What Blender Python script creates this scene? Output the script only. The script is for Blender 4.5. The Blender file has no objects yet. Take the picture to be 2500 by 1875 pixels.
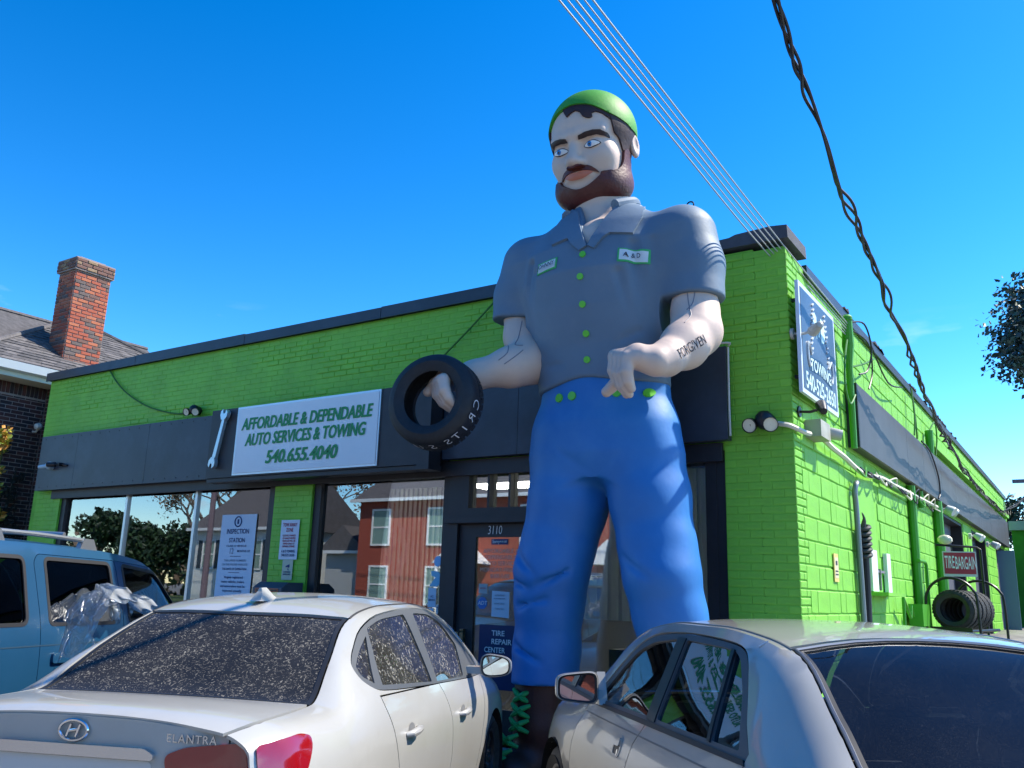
import bpy, bmesh, math, random
import numpy as np
from mathutils import Vector, Matrix, geometry
random.seed(7); np.random.seed(7)
S = bpy.context.scene
COL = S.collection
R = math.radians

# ------------------------------------------------------------------ camera, world, sun
cam_d = bpy.data.cameras.new("camera"); cam = bpy.data.objects.new("camera", cam_d); COL.objects.link(cam)
cam_d.sensor_width = 36.0; cam_d.lens = 30.69; cam_d.clip_start = 0.05; cam_d.clip_end = 3000
_pi, _ro, _ya = 0.23464, 0.03203, 0.58879
_fw = Vector((-math.sin(_ya)*math.cos(_pi), math.cos(_ya)*math.cos(_pi), math.sin(_pi)))
_r = Vector((math.cos(_ya), math.sin(_ya), 0)); _u = _r.cross(_fw)
_R = _r*math.cos(_ro) + _u*math.sin(_ro); _U = -_r*math.sin(_ro) + _u*math.cos(_ro)
CAM = Vector((2.035, -7.351, 1.52))
m = Matrix((( _R.x, _U.x, -_fw.x, CAM.x), (_R.y, _U.y, -_fw.y, CAM.y), (_R.z, _U.z, -_fw.z, CAM.z), (0, 0, 0, 1)))
cam.matrix_world = m
S.camera = cam

SUN = Vector((0.62, 0.56, 1.0)).normalized()
W = bpy.data.worlds.new("World"); S.world = W; W.use_nodes = True
nt = W.node_tree; nt.nodes.clear()
def N(t, kind, **kw):
    n = t.nodes.new(kind)
    for k, v in kw.items(): setattr(n, k, v)
    return n
sky = N(nt, 'ShaderNodeTexSky', sky_type='NISHITA', sun_disc=False)
sky.sun_elevation = math.asin(SUN.z); sky.sun_rotation = math.atan2(SUN.x, SUN.y)
sky.altitude = 300; sky.air_density = 1.0; sky.dust_density = 0.25; sky.ozone_density = 3.0
hsv = N(nt, 'ShaderNodeHueSaturation'); hsv.inputs['Saturation'].default_value = 1.22; hsv.inputs['Value'].default_value = 0.60; hsv.inputs['Hue'].default_value = 0.497
gam = N(nt, 'ShaderNodeGamma'); gam.inputs['Gamma'].default_value = 1.42
bg = N(nt, 'ShaderNodeBackground'); bg.inputs['Strength'].default_value = 0.15
# small white clouds low in the sky
tc = N(nt, 'ShaderNodeTexCoord')
nz = N(nt, 'ShaderNodeTexNoise'); nz.inputs['Scale'].default_value = 9; nz.inputs['Detail'].default_value = 7
mp = N(nt, 'ShaderNodeMapping'); mp.inputs['Scale'].default_value = (1, 1, 3.2)
sx = N(nt, 'ShaderNodeSeparateXYZ')
cr = N(nt, 'ShaderNodeValToRGB'); cr.color_ramp.elements[0].position = .62; cr.color_ramp.elements[1].position = .74
zr = N(nt, 'ShaderNodeMapRange'); zr.inputs[1].default_value = 0.30; zr.inputs[2].default_value = 0.10; zr.inputs[3].default_value = 0; zr.inputs[4].default_value = 0.85
mu = N(nt, 'ShaderNodeMath', operation='MULTIPLY')
mixc = N(nt, 'ShaderNodeMixRGB'); mixc.inputs[2].default_value = (6.2, 6.6, 7.2, 1)
L = nt.links.new
L(tc.outputs['Generated'], mp.inputs[0]); L(mp.outputs[0], nz.inputs['Vector']); L(nz.outputs[0], cr.inputs[0])
L(tc.outputs['Generated'], sx.inputs[0]); L(sx.outputs[2], zr.inputs[0]); L(zr.outputs[0], mu.inputs[0]); L(cr.outputs[0], mu.inputs[1])
L(sky.outputs[0], gam.inputs[0]); L(gam.outputs[0], hsv.inputs['Color']); L(hsv.outputs[0], mixc.inputs[1]); L(mu.outputs[0], mixc.inputs[0]); L(mixc.outputs[0], bg.inputs[0])
out = N(nt, 'ShaderNodeOutputWorld'); L(bg.outputs[0], out.inputs[0])

sd = bpy.data.lights.new("sun", 'SUN'); sd.energy = 5.0; sd.angle = R(0.53); sd.color = (1.0, 0.93, 0.80)
so = bpy.data.objects.new("sun", sd); COL.objects.link(so); so.rotation_euler = SUN.to_track_quat('Z', 'Y').to_euler()
S.view_settings.view_transform = 'Standard'; S.view_settings.look = 'None'
S.view_settings.exposure = 0.82; S.view_settings.gamma = 1.0; S.view_settings.use_curve_mapping = False
S.render.engine = 'CYCLES'
S.cycles.max_bounces = 8; S.cycles.transparent_max_bounces = 24; S.cycles.caustics_reflective = False; S.cycles.caustics_refractive = False

# ------------------------------------------------------------------ materials
MATS = {}
def mat(name, col=(.5, .5, .5), rough=.6, metal=0., var=0., vscale=6., bump=0., bscale=60., coat=0., spec=.5, dirt=None, dscale=3., damt=.5, aniso=None, emit=0):
    if name in MATS: return MATS[name]
    M = bpy.data.materials.new(name); M.use_nodes = True; MATS[name] = M
    t = M.node_tree; P = t.nodes['Principled BSDF']; l = t.links.new
    P.inputs['Roughness'].default_value = rough; P.inputs['Metallic'].default_value = metal
    P.inputs['Coat Weight'].default_value = coat; P.inputs['Coat Roughness'].default_value = .04
    P.inputs['Specular IOR Level'].default_value = spec
    c = (*col, 1); P.inputs['Base Color'].default_value = c
    co = N(t, 'ShaderNodeTexCoord'); src = None
    if var or dirt:
        g = N(t, 'ShaderNodeRGB'); g.outputs[0].default_value = c; src = g.outputs[0]
    if var:
        n = N(t, 'ShaderNodeTexNoise'); n.inputs['Scale'].default_value = vscale; n.inputs['Detail'].default_value = 6
        if aniso:
            mpn = N(t, 'ShaderNodeMapping'); mpn.inputs['Scale'].default_value = aniso
            l(co.outputs['Object'], mpn.inputs[0]); l(mpn.outputs[0], n.inputs['Vector'])
        else: l(co.outputs['Object'], n.inputs['Vector'])
        r = N(t, 'ShaderNodeMapRange'); r.inputs[1].default_value = .3; r.inputs[2].default_value = .7
        r.inputs[3].default_value = 1-var; r.inputs[4].default_value = 1+var
        l(n.outputs[0], r.inputs[0])
        x = N(t, 'ShaderNodeVectorMath', operation='SCALE'); l(src, x.inputs[0]); l(r.outputs[0], x.inputs['Scale']); src = x.outputs[0]
    if dirt:
        n = N(t, 'ShaderNodeTexNoise'); n.inputs['Scale'].default_value = dscale; n.inputs['Detail'].default_value = 8; n.inputs['Roughness'].default_value = .7
        l(co.outputs['Object'], n.inputs['Vector'])
        r = N(t, 'ShaderNodeMapRange'); r.inputs[1].default_value = .5; r.inputs[2].default_value = .75; r.inputs[3].default_value = 0; r.inputs[4].default_value = damt
        l(n.outputs[0], r.inputs[0])
        x = N(t, 'ShaderNodeMixRGB'); x.inputs[2].default_value = (*dirt, 1); l(r.outputs[0], x.inputs[0]); l(src, x.inputs[1]); src = x.outputs[0]
    if src: l(src, P.inputs['Base Color'])
    if bump:
        n = N(t, 'ShaderNodeTexNoise'); n.inputs['Scale'].default_value = bscale; n.inputs['Detail'].default_value = 4
        l(co.outputs['Object'], n.inputs['Vector'])
        b = N(t, 'ShaderNodeBump'); b.inputs['Strength'].default_value = bump; b.inputs['Distance'].default_value = .01
        l(n.outputs[0], b.inputs['Height']); l(b.outputs[0], P.inputs['Normal'])
    if emit:
        P.inputs['Emission Color'].default_value = c; P.inputs['Emission Strength'].default_value = emit
    return M
def glass(name, tint=(.5, .55, .55), refl=.25, rough=.01, dirt=0, dcol=(.35, .33, .28), dscale=70, gcol=(.95, .97, 1)):
    """pane: see-through tint mixed with a mirror-like sheen, more of it at grazing angles"""
    if name in MATS: return MATS[name]
    M = bpy.data.materials.new(name); M.use_nodes = True; MATS[name] = M
    t = M.node_tree; t.nodes.clear(); l = t.links.new
    o = N(t, 'ShaderNodeOutputMaterial'); tr = N(t, 'ShaderNodeBsdfTransparent'); tr.inputs[0].default_value = (*tint, 1)
    gl = N(t, 'ShaderNodeBsdfGlossy'); gl.inputs['Roughness'].default_value = rough; gl.inputs[0].default_value = (*gcol, 1)
    fr = N(t, 'ShaderNodeFresnel'); fr.inputs[0].default_value = 1.5
    r = N(t, 'ShaderNodeMapRange'); r.inputs[3].default_value = refl; r.inputs[4].default_value = 1
    mx = N(t, 'ShaderNodeMixShader'); l(fr.outputs[0], r.inputs[0]); l(r.outputs[0], mx.inputs[0]); l(tr.outputs[0], mx.inputs[1]); l(gl.outputs[0], mx.inputs[2])
    last = mx.outputs[0]
    if dirt:
        co = N(t, 'ShaderNodeTexCoord')
        n = N(t, 'ShaderNodeTexNoise'); n.inputs['Scale'].default_value = dscale; n.inputs['Detail'].default_value = 3; n.inputs['Distortion'].default_value = 2.2
        n2 = N(t, 'ShaderNodeTexNoise'); n2.inputs['Scale'].default_value = 4; n2.inputs['Detail'].default_value = 3
        l(co.outputs['Object'], n.inputs['Vector']); l(co.outputs['Object'], n2.inputs['Vector'])
        a = N(t, 'ShaderNodeMapRange'); a.inputs[1].default_value = .56; a.inputs[2].default_value = .68; a.inputs[3].default_value = .10; a.inputs[4].default_value = 1
        l(n.outputs[0], a.inputs[0])
        b2 = N(t, 'ShaderNodeMapRange'); b2.inputs[1].default_value = .3; b2.inputs[2].default_value = .7; b2.inputs[3].default_value = .5*dirt; b2.inputs[4].default_value = dirt
        l(n2.outputs[0], b2.inputs[0])
        mm = N(t, 'ShaderNodeMath', operation='MULTIPLY'); l(a.outputs[0], mm.inputs[0]); l(b2.outputs[0], mm.inputs[1])
        d = N(t, 'ShaderNodeBsdfDiffuse'); d.inputs[0].default_value = (*dcol, 1)
        m2 = N(t, 'ShaderNodeMixShader'); l(mm.outputs[0], m2.inputs[0]); l(last, m2.inputs[1]); l(d.outputs[0], m2.inputs[2]); last = m2.outputs[0]
    l(last, o.inputs[0]); return M

# ------------------------------------------------------------------ object helpers
def link(name, me, parent=None):
    o = bpy.data.objects.new(name, me); COL.objects.link(o)
    if parent is not None: o.parent = parent
    return o
def mk(name, v, f, m, parent=None, smooth=False, ang=None, mi=None):
    me = bpy.data.meshes.new(name); me.from_pydata([tuple(p) for p in v], [], [tuple(int(i) for i in q) for q in f])
    for x in (m if isinstance(m, (list, tuple)) else [m]): me.materials.append(x)
    if mi is not None: me.polygons.foreach_set('material_index', list(mi))
    if smooth:
        me.polygons.foreach_set('use_smooth', [True]*len(me.polygons))
        if ang: me.set_sharp_from_angle(angle=R(ang))
    me.update(); return link(name, me, parent)
def tag(o, label=None, cat=None, group=None, kind=None):
    if label: o['label'] = label
    if cat: o['category'] = cat
    if group: o['group'] = group
    if kind: o['kind'] = kind
    return o
def empty(name, loc=(0, 0, 0), rz=0, label=None, cat=None, group=None, kind=None, scale=1):
    o = bpy.data.objects.new(name, None); COL.objects.link(o); o.location = loc; o.rotation_euler = (0, 0, rz); o.scale = (scale,)*3
    o.empty_display_size = .1
    return tag(o, label, cat, group, kind)
class MB:
    def __init__(s): s.v = []; s.f = []; s.m = []
    def add(s, v, f, m=0):
        b = len(s.v); s.v += [tuple(p) for p in v]; s.f += [tuple(i+b for i in q) for q in f]; s.m += [m]*len(f); return s
    def box(s, a, b, m=0, bev=0):
        x0, y0, z0 = (min(a[i], b[i]) for i in range(3)); x1, y1, z1 = (max(a[i], b[i]) for i in range(3))
        v = [(x0, y0, z0), (x1, y0, z0), (x1, y1, z0), (x0, y1, z0), (x0, y0, z1), (x1, y0, z1), (x1, y1, z1), (x0, y1, z1)]
        return s.add(v, [(0, 3, 2, 1), (4, 5, 6, 7), (0, 1, 5, 4), (1, 2, 6, 5), (2, 3, 7, 6), (3, 0, 4, 7)], m)
    def prism(s, poly, axis, a, b, m=0):
        """polygon (u,v) extruded along axis 0/1/2 from a to b"""
        def P(u, v, w): return {0: (w, u, v), 1: (u, w, v), 2: (u, v, w)}[axis]
        n = len(poly); v = [P(u, w, a) for u, w in poly]+[P(u, w, b) for u, w in poly]
        f = [(i, (i+1) % n, n+(i+1) % n, n+i) for i in range(n)]+[tuple(range(n))[::-1], tuple(range(n, 2*n))]
        return s.add(v, f, m)
    def tube(s, pts, r, n=8, m=0, cap=True, closed=False):
        pts = [Vector(p) for p in pts]; k = len(pts); rr = r if isinstance(r, (list, tuple)) else [r]*k
        v = []; ref = None
        for i, p in enumerate(pts):
            a = pts[i-1] if (i > 0 or closed) else p; b = pts[(i+1) % k] if (i < k-1 or closed) else p
            d = (b-a).normalized() if (b-a).length > 1e-9 else Vector((0, 0, 1))
            if ref is None: ref = d.orthogonal().normalized()
            ref = (ref-d*ref.dot(d)); ref = ref.normalized() if ref.length > 1e-6 else d.orthogonal().normalized()
            e = d.cross(ref)
            for j in range(n):
                t = 2*math.pi*j/n; v.append(p+(ref*math.cos(t)+e*math.sin(t))*rr[i])
        f = []
        for i in range(k if closed else k-1):
            i2 = (i+1) % k
            for j in range(n): f.append((i*n+j, i*n+(j+1) % n, i2*n+(j+1) % n, i2*n+j))
        if cap and not closed: f += [tuple(range(n))[::-1], tuple(range((k-1)*n, k*n))]
        return s.add(v, f, m)
    def cyl(s, a, b, r, n=12, m=0, r2=None): return s.tube([a, b], [r, r if r2 is None else r2], n, m)
    def lathe(s, prof, c, axis, n=32, m=0, closed=False):
        """profile (r, h) spun about an axis through c"""
        ax = Vector(axis).normalized(); e1 = ax.orthogonal().normalized(); e2 = ax.cross(e1); c = Vector(c); k = len(prof); v = []
        for j in range(n):
            t = 2*math.pi*j/n; d = e1*math.cos(t)+e2*math.sin(t)
            for r, h in prof: v.append(c+d*r+ax*h)
        f = []
        for j in range(n):
            j2 = (j+1) % n
            for i in range(k if closed else k-1):
                i2 = (i+1) % k; f.append((j*k+i, j2*k+i, j2*k+i2, j*k+i2))
        return s.add(v, f, m)
    def ball(s, c, r, n=10, m=0):
        rx, ry, rz = r if isinstance(r, (list, tuple)) else (r, r, r); v = []; f = []; k = n//2+1
        for i in range(k):
            a = math.pi*i/(k-1)
            for j in range(n):
                b = 2*math.pi*j/n; v.append((c[0]+rx*math.sin(a)*math.cos(b), c[1]+ry*math.sin(a)*math.sin(b), c[2]+rz*math.cos(a)))
        for i in range(k-1):
            for j in range(n): f.append((i*n+j, (i+1)*n+j, (i+1)*n+(j+1) % n, i*n+(j+1) % n))
        return s.add(v, f, m)
    def build(s, name, mats, parent=None, smooth=False, ang=35):
        return mk(name, s.v, s.f, mats, parent, smooth, ang if smooth else None, s.m)
def weld(o, d=1e-5):
    bm = bmesh.new(); bm.from_mesh(o.data); bmesh.ops.remove_doubles(bm, verts=bm.verts, dist=d); bmesh.ops.recalc_face_normals(bm, faces=bm.faces); bm.to_mesh(o.data); bm.free(); return o
def spline(pts, n=8):
    P = [Vector(p) for p in pts]; out = []
    for i in range(len(P)-1):
        a, b, c, d = P[max(i-1, 0)], P[i], P[i+1], P[min(i+2, len(P)-1)]
        for k in range(n):
            t = k/n; out.append(.5*((2*b)+(c-a)*t+(2*a-5*b+4*c-d)*t*t+(3*b-a-3*c+d)*t**3))
    out.append(P[-1]); return out
def textmesh(s, size=1., bold=0., xs=1., shear=0., ext=0., align='CENTER', spacing=1., fat=0.):
    """flat lettering as (verts, faces) in its own x-y plane"""
    cu = bpy.data.curves.new("t", 'FONT'); cu.body = s; cu.size = size; cu.offset = bold*size; cu.shear = shear; cu.extrude = ext
    cu.align_x = align; cu.align_y = 'CENTER'; cu.space_character = spacing; cu.resolution_u = 3
    o = bpy.data.objects.new("t", cu); COL.objects.link(o); dg = bpy.context.evaluated_depsgraph_get()
    me = bpy.data.meshes.new_from_object(o.evaluated_get(dg))
    v = [(p.co.x*xs, p.co.y, p.co.z) for p in me.vertices]; f = [tuple(p.vertices) for p in me.polygons]
    bpy.data.objects.remove(o); bpy.data.curves.remove(cu); bpy.data.meshes.remove(me)
    if fat:
        n = len(v); V, F = [], []
        for k, d in enumerate((-1, -.5, 0, .5, 1)):
            V += [(p[0]+d*fat*size, p[1]+(.25*fat*size if k % 2 else -.15*fat*size), p[2]+k*.0004) for p in v]; F += [tuple(i+k*n for i in q) for q in f]
        v, f = V, F
    return v, f
def put(vf, o, ex, ey):
    """place flat lettering: origin o, right vector ex, up vector ey"""
    o, ex, ey = Vector(o), Vector(ex).normalized(), Vector(ey).normalized(); n = ex.cross(ey)
    return [o+ex*p[0]+ey*p[1]+n*p[2] for p in vf[0]], vf[1]
def text(name, s, o, ex, ey, m, parent=None, **kw):
    v, f = put(textmesh(s, **kw), o, ex, ey); return mk(name, v, f, m, parent)
XA, YA, ZA = Vector((1, 0, 0)), Vector((0, 1, 0)), Vector((0, 0, 1))
# ------------------------------------------------------------------ distance fields and their meshes (for the moulded statue)
def V3(P, c): return P[0]-c[0], P[1]-c[1], P[2]-c[2]
def ell(P, c, r):
    x, y, z = V3(P, c); k0 = np.sqrt((x/r[0])**2+(y/r[1])**2+(z/r[2])**2); k1 = np.sqrt((x/r[0]**2)**2+(y/r[1]**2)**2+(z/r[2]**2)**2)
    return k0*(k0-1)/np.maximum(k1, 1e-9)
def cap(P, a, b, ra, rb=None):
    rb = ra if rb is None else rb; ba = [b[i]-a[i] for i in range(3)]; q = V3(P, a); d = sum(t*t for t in ba)
    h = np.clip((q[0]*ba[0]+q[1]*ba[1]+q[2]*ba[2])/max(d, 1e-9), 0, 1)
    return np.sqrt(sum((q[i]-h*ba[i])**2 for i in range(3)))-(ra+(rb-ra)*h)
def smin(a, b, k):
    h = np.clip(.5+.5*(b-a)/k, 0, 1); return b+(a-b)*h-k*h*(1-h)
def smax(a, b, k): return -smin(-a, -b, k)
def chain(P, pts, k=.05):
    f = None
    for (a, ra), (b, rb) in zip(pts[:-1], pts[1:]):
        g = cap(P, a, b, ra, rb); f = g if f is None else smin(f, g, k)
    return f
def column(P, tab, yc=0.):
    """tab rows: z, x centre, half width, half depth, y centre"""
    t = np.array(tab); z = P[2]
    xc = np.interp(z, t[:, 0], t[:, 1]); a = np.interp(z, t[:, 0], t[:, 2]); b = np.interp(z, t[:, 0], t[:, 3]); yc = np.interp(z, t[:, 0], t[:, 4])
    q = np.sqrt(((P[0]-xc)/a)**2+((P[1]-yc)/b)**2)
    f = (q-1)*np.minimum(a, b)
    return np.maximum(f, np.maximum(t[0, 0]-z, z-t[-1, 0]))
def nets(fn, lo, hi, h, proj=2):
    ax = [np.arange(lo[i], hi[i]+h, h, dtype=np.float32) for i in range(3)]
    P = np.meshgrid(*ax, indexing='ij'); F = fn(P).astype(np.float32); s = F < 0
    n = [len(a) for a in ax]
    cs = np.zeros((n[0]-1, n[1]-1, n[2]-1, 3), np.float32); cn = np.zeros(cs.shape[:3], np.float32)
    sl = lambda o, d: tuple(slice(o[i], n[i]-1+o[i]) for i in range(3))
    for d in range(3):
        e = [(0, 0), (0, 1), (1, 0), (1, 1)]
        for p, q in e:
            o = [0, 0, 0]; o[(d+1) % 3] = p; o[(d+2) % 3] = q; o2 = list(o); o2[d] += 1
            A = F[sl(o, 0)]; B = F[sl(o2, 0)]; c = (A < 0) != (B < 0); t = np.where(c, A/(A-B+1e-12), 0)
            pos = np.zeros_like(cs); pos[..., 0] = o[0]; pos[..., 1] = o[1]; pos[..., 2] = o[2]; pos[..., d] += t
            cs += pos*c[..., None]; cn += c
    act = cn > 0; idx = -np.ones(act.shape, np.int64); idx[act] = np.arange(act.sum())
    ijk = np.argwhere(act); v = (ijk+cs[act]/cn[act][:, None])*h+np.array(lo)
    fs = []
    for d in range(3):
        a, b = (d+1) % 3, (d+2) % 3
        A = [slice(None)]*3; B = [slice(None)]*3; A[d] = slice(0, n[d]-1); B[d] = slice(1, n[d])
        c = s[tuple(A)] != s[tuple(B)]
        w = np.argwhere(c); ok = (w[:, a] > 0) & (w[:, a] < n[a]-1) & (w[:, b] > 0) & (w[:, b] < n[b]-1); w = w[ok]
        ins = s[tuple(w.T)]
        def ix(da, db):
            q = w.copy(); q[:, a] += da; q[:, b] += db; return idx[tuple(q.T)]
        quad = np.stack([ix(-1, -1), ix(0, -1), ix(0, 0), ix(-1, 0)], 1)
        quad[~ins] = quad[~ins][:, ::-1]; fs.append(quad)
    f = np.concatenate(fs)
    for _ in range(proj):
        Q = [v[:, i] for i in range(3)]; f0 = fn(Q); e = h*.2; g = []
        for i in range(3):
            Q2 = list(Q); Q2[i] = Q[i]+e; g.append((fn(Q2)-f0)/e)
        g = np.stack(g, 1); st = -f0[:, None]*g/np.maximum((g*g).sum(1), .2)[:, None]
        v = v+np.clip(st, -h*.6, h*.6)
    return v, f
def march(fn, o, d, tmax=3., n=80):
    """first hit of rays o+t*d with the surface"""
    o = np.array(o, float); d = np.array(d, float); t = np.zeros(len(o))
    for _ in range(n):
        p = o+d*t[:, None]; t = t+np.clip(fn([p[:, 0], p[:, 1], p[:, 2]])*.8, -.05, .2)
    return o+d*t[:, None]
def pip(poly, pts):
    poly = np.array(poly); x, y = pts[:, 0], pts[:, 1]; c = np.zeros(len(pts), bool); j = len(poly)-1
    for i in range(len(poly)):
        xi, yi = poly[i]; xj, yj = poly[j]
        if yi != yj:
            k = ((yi > y) != (yj > y)) & (x < (xj-xi)*(y-yi)/(yj-yi)+xi); c ^= k
        j = i
    return c
def dens(poly, r):
    out = []
    for i in range(len(poly)):
        a = np.array(poly[i], float); b = np.array(poly[(i+1) % len(poly)], float); k = max(1, int(math.ceil(np.hypot(*(b-a))/r)))
        out += [tuple(a+(b-a)*t/k) for t in range(k)]
    return out
def smoothpoly(poly, n=4):
    """closed Catmull-Rom through the corners"""
    P = [np.array(p, float) for p in poly]; k = len(P); out = []
    for i in range(k):
        a, b, c, d = P[i-1], P[i], P[(i+1) % k], P[(i+2) % k]
        for q in range(n):
            t = q/n; out.append(tuple(.5*((2*b)+(c-a)*t+(2*a-5*b+4*c-d)*t*t+(3*b-a-3*c+d)*t**3)))
    return out
def tri2d(poly, holes=(), r=.04, rb=None):
    """flat triangulation of a polygon with holes: points, triangles, boundary edges (oriented as in the triangles)"""
    rb = rb or r; loops = [dens(poly, rb)]+[dens(h, rb) for h in holes]; pts = []; ed = []
    for lp in loops:
        b = len(pts); pts += lp; ed += [(b+i, b+(i+1) % len(lp)) for i in range(len(lp))]
    A = np.array(pts); lo, hi = A.min(0), A.max(0)
    gx = np.arange(lo[0]+r*.5, hi[0], r); gy = np.arange(lo[1]+r*.5, hi[1], r*.87)
    G = np.array([(x+(j % 2)*r*.5, y) for j, y in enumerate(gy) for x in gx]).reshape(-1, 2)
    if len(G):
        k = pip(poly, G)
        for h in holes: k &= ~pip(h, G)
        G = G[k]
        if len(G):
            dmin = np.full(len(G), 9.)
            for c in range(0, len(A), 200): dmin = np.minimum(dmin, np.sqrt(((G[:, None]-A[None, c:c+200])**2).sum(2)).min(1))
            G = G[dmin > r*.45]
    allp = [Vector(p) for p in pts]+[Vector(p) for p in G]
    v, e, f, *_ = geometry.delaunay_2d_cdt(allp, ed, [], 0, 1e-6)
    v = np.array([(p.x, p.y) for p in v]); f = np.array([q for q in f if len(q) == 3])
    c = v[f].mean(1); k = pip(poly, c)
    for h in holes: k &= ~pip(h, c)
    f = f[k]
    a = v[f]; ar = (a[:, 1, 0]-a[:, 0, 0])*(a[:, 2, 1]-a[:, 0, 1])-(a[:, 2, 0]-a[:, 0, 0])*(a[:, 1, 1]-a[:, 0, 1])
    f = f[np.abs(ar) > 1e-10]; ar = ar[np.abs(ar) > 1e-10]; f[ar < 0] = f[ar < 0][:, ::-1]
    cnt = {}
    for q in f:
        for i in range(3): cnt[(q[i], q[(i+1) % 3])] = 1
    bd = [(a, b) for (a, b) in cnt if (b, a) not in cnt]
    return v, f, bd
def skin(V, f, bd, off=0., fl=.0, flip=False):
    """lift a patch by off along its normals and turn its rim inwards by fl"""
    V = np.array(V, float); f = np.array(f)
    if flip: f = f[:, ::-1]; bd = [(b, a) for a, b in bd]
    nn = np.zeros_like(V); a, b, c = V[f[:, 0]], V[f[:, 1]], V[f[:, 2]]; fn = np.cross(b-a, c-a)
    for i in range(3): np.add.at(nn, f[:, i], fn)
    nn /= np.maximum(np.linalg.norm(nn, axis=1), 1e-12)[:, None]
    V = V+nn*off; F = [tuple(q) for q in f]; VV = list(map(tuple, V))
    if fl:
        mp = {}
        for a, b in bd:
            for q in (a, b):
                if q not in mp: mp[q] = len(VV); VV.append(tuple(V[q]-nn[q]*fl))
            F.append((b, a, mp[a], mp[b]))
    return VV, F
# ------------------------------------------------------------------ the big statue (own coordinates; origin between the feet)
SC = (-1.3, -1.15, .1034); SK = 1.0726
def T2L(v): return np.array(v)-np.array(SC)
XC = -1.22
HY = R(1); HP = R(15); HC = (-1.31, -1.13, 5.37)            # head turned slightly and bowed
hE = np.array((math.cos(HY), -math.sin(HY), 0)); _f0 = np.array((-math.sin(HY), -math.cos(HY), 0))
hF = _f0*math.cos(HP)-np.array((0, 0, 1))*math.sin(HP); hU = _f0*math.sin(HP)+np.array((0, 0, 1))*math.cos(HP)
def hl(P):
    x, y, z = V3(P, HC); return [x*hE[0]+y*hE[1], x*hF[0]+y*hF[1]+z*hF[2], x*hU[0]+y*hU[1]+z*hU[2]]      # (side, forward, up)
def head_sdf(P, ears=True, neck=True):
    Q = hl(P); a = [np.abs(Q[0]), Q[1], Q[2]]
    f = ell(Q, (0, .025, .105), (.360, .385, .365))
    f = smin(f, ell(Q, (0, .10, -.24), (.30, .30, .30)), .12)
    f = smin(f, ell(Q, (0, .20, -.43), (.19, .16, .11)), .10)            # chin
    f = smin(f, ell(a, (.20, .12, -.40), (.11, .19, .11)), .10)          # jaw corner
    f = smin(f, ell(a, (.18, .26, -.15), (.12, .10, .12)), .08)          # cheek
    f = smin(f, cap(a, (.03, .385, .035), (.22, .31, .045), .045, .04), .06)    # brow ridge
    f = smax(f, -ell(a, (.150, .42, -.06), (.085, .07, .050)), .06)      # socket
    f = smin(f, cap(Q, (0, .37, -.02), (0, .465, -.185), .036, .052), .045)  # nose
    f = smin(f, ell(a, (.045, .42, -.20), (.042, .06, .036)), .03)
    f = smin(f, ell(a, (.150, .318, -.06), (.085, .06, .050)), .015)     # eyeball
    f = smin(f, ell(Q, (0, .355, -.315), (.13, .05, .032)), .03)         # lips
    f = smin(f, ell(Q, (0, .350, -.280), (.12, .05, .028)), .03)
    # ear
    e = ell(a, (.345, -.06, -.06), (.036, .062, .105)); e = smax(e, -ell(a, (.375, -.05, -.05), (.024, .038, .068)), .02)
    if ears: f = smin(f, e, .03)
    if not neck: return f
    n = cap(P, (-1.235, -1.10, 4.55), (-1.29, -1.06, 5.1), .235, .22)
    f = smin(f, n, .09)
    return smin(f, ell(P, (-1.165, -1.2, 4.31), (.28, .345, .30)), .06)
def torso_core(P):
    f = column(P, [(3.02, XC+.02, .575, .36, -1.15), (3.2, XC+.01, .575, .37, -1.15), (3.45, XC, .60, .39, -1.16), (3.75, XC, .655, .43, -1.18), (4.05, XC-.01, .72, .455, -1.19),
                   (4.3, XC-.02, .76, .42, -1.17), (4.48, XC-.02, .70, .35, -1.14), (4.62, XC-.02, .50, .28, -1.12), (4.74, XC-.02, .30, .22, -1.11), (4.86, XC-.03, .2, .17, -1.10)])
    return f
SHL = [((-1.93, -1.14, 4.36), .27), ((-2.03, -1.16, 4.08), .235), ((-2.045, -1.2, 3.72), .225)]
SHR = [((-.50, -1.14, 4.34), .275), ((-.405, -1.16, 4.08), .235), ((-.385, -1.2, 3.66), .235)]
def folds(P, f):
    g = []
    for a, b, r in (((-1.72, -1.50, 4.22), (-1.80, -1.52, 3.62), .035), ((-1.66, -1.55, 4.12), (-1.72, -1.56, 3.72), .022), ((-1.80, -1.50, 4.30), (-1.87, -1.47, 3.9), .025),
                    ((-.76, -1.52, 4.22), (-.70, -1.50, 3.60), .038), ((-.68, -1.52, 4.10), (-.69, -1.46, 3.66), .028), ((-.86, -1.58, 3.98), (-.78, -1.53, 3.60), .024), ((-.62, -1.47, 4.25), (-.60, -1.44, 3.9), .022),
                    ((-1.68, -1.45, 3.34), (-1.40, -1.54, 3.30), .018), ((-1.70, -1.44, 3.46), (-1.52, -1.53, 3.36), .016), ((-.72, -1.42, 3.40), (-.98, -1.54, 3.30), .018), ((-.74, -1.44, 3.52), (-.9, -1.52, 3.44), .014)):
        f = smax(f, -cap(P, a, b, r, r*.4), .05)
    return f
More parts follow.
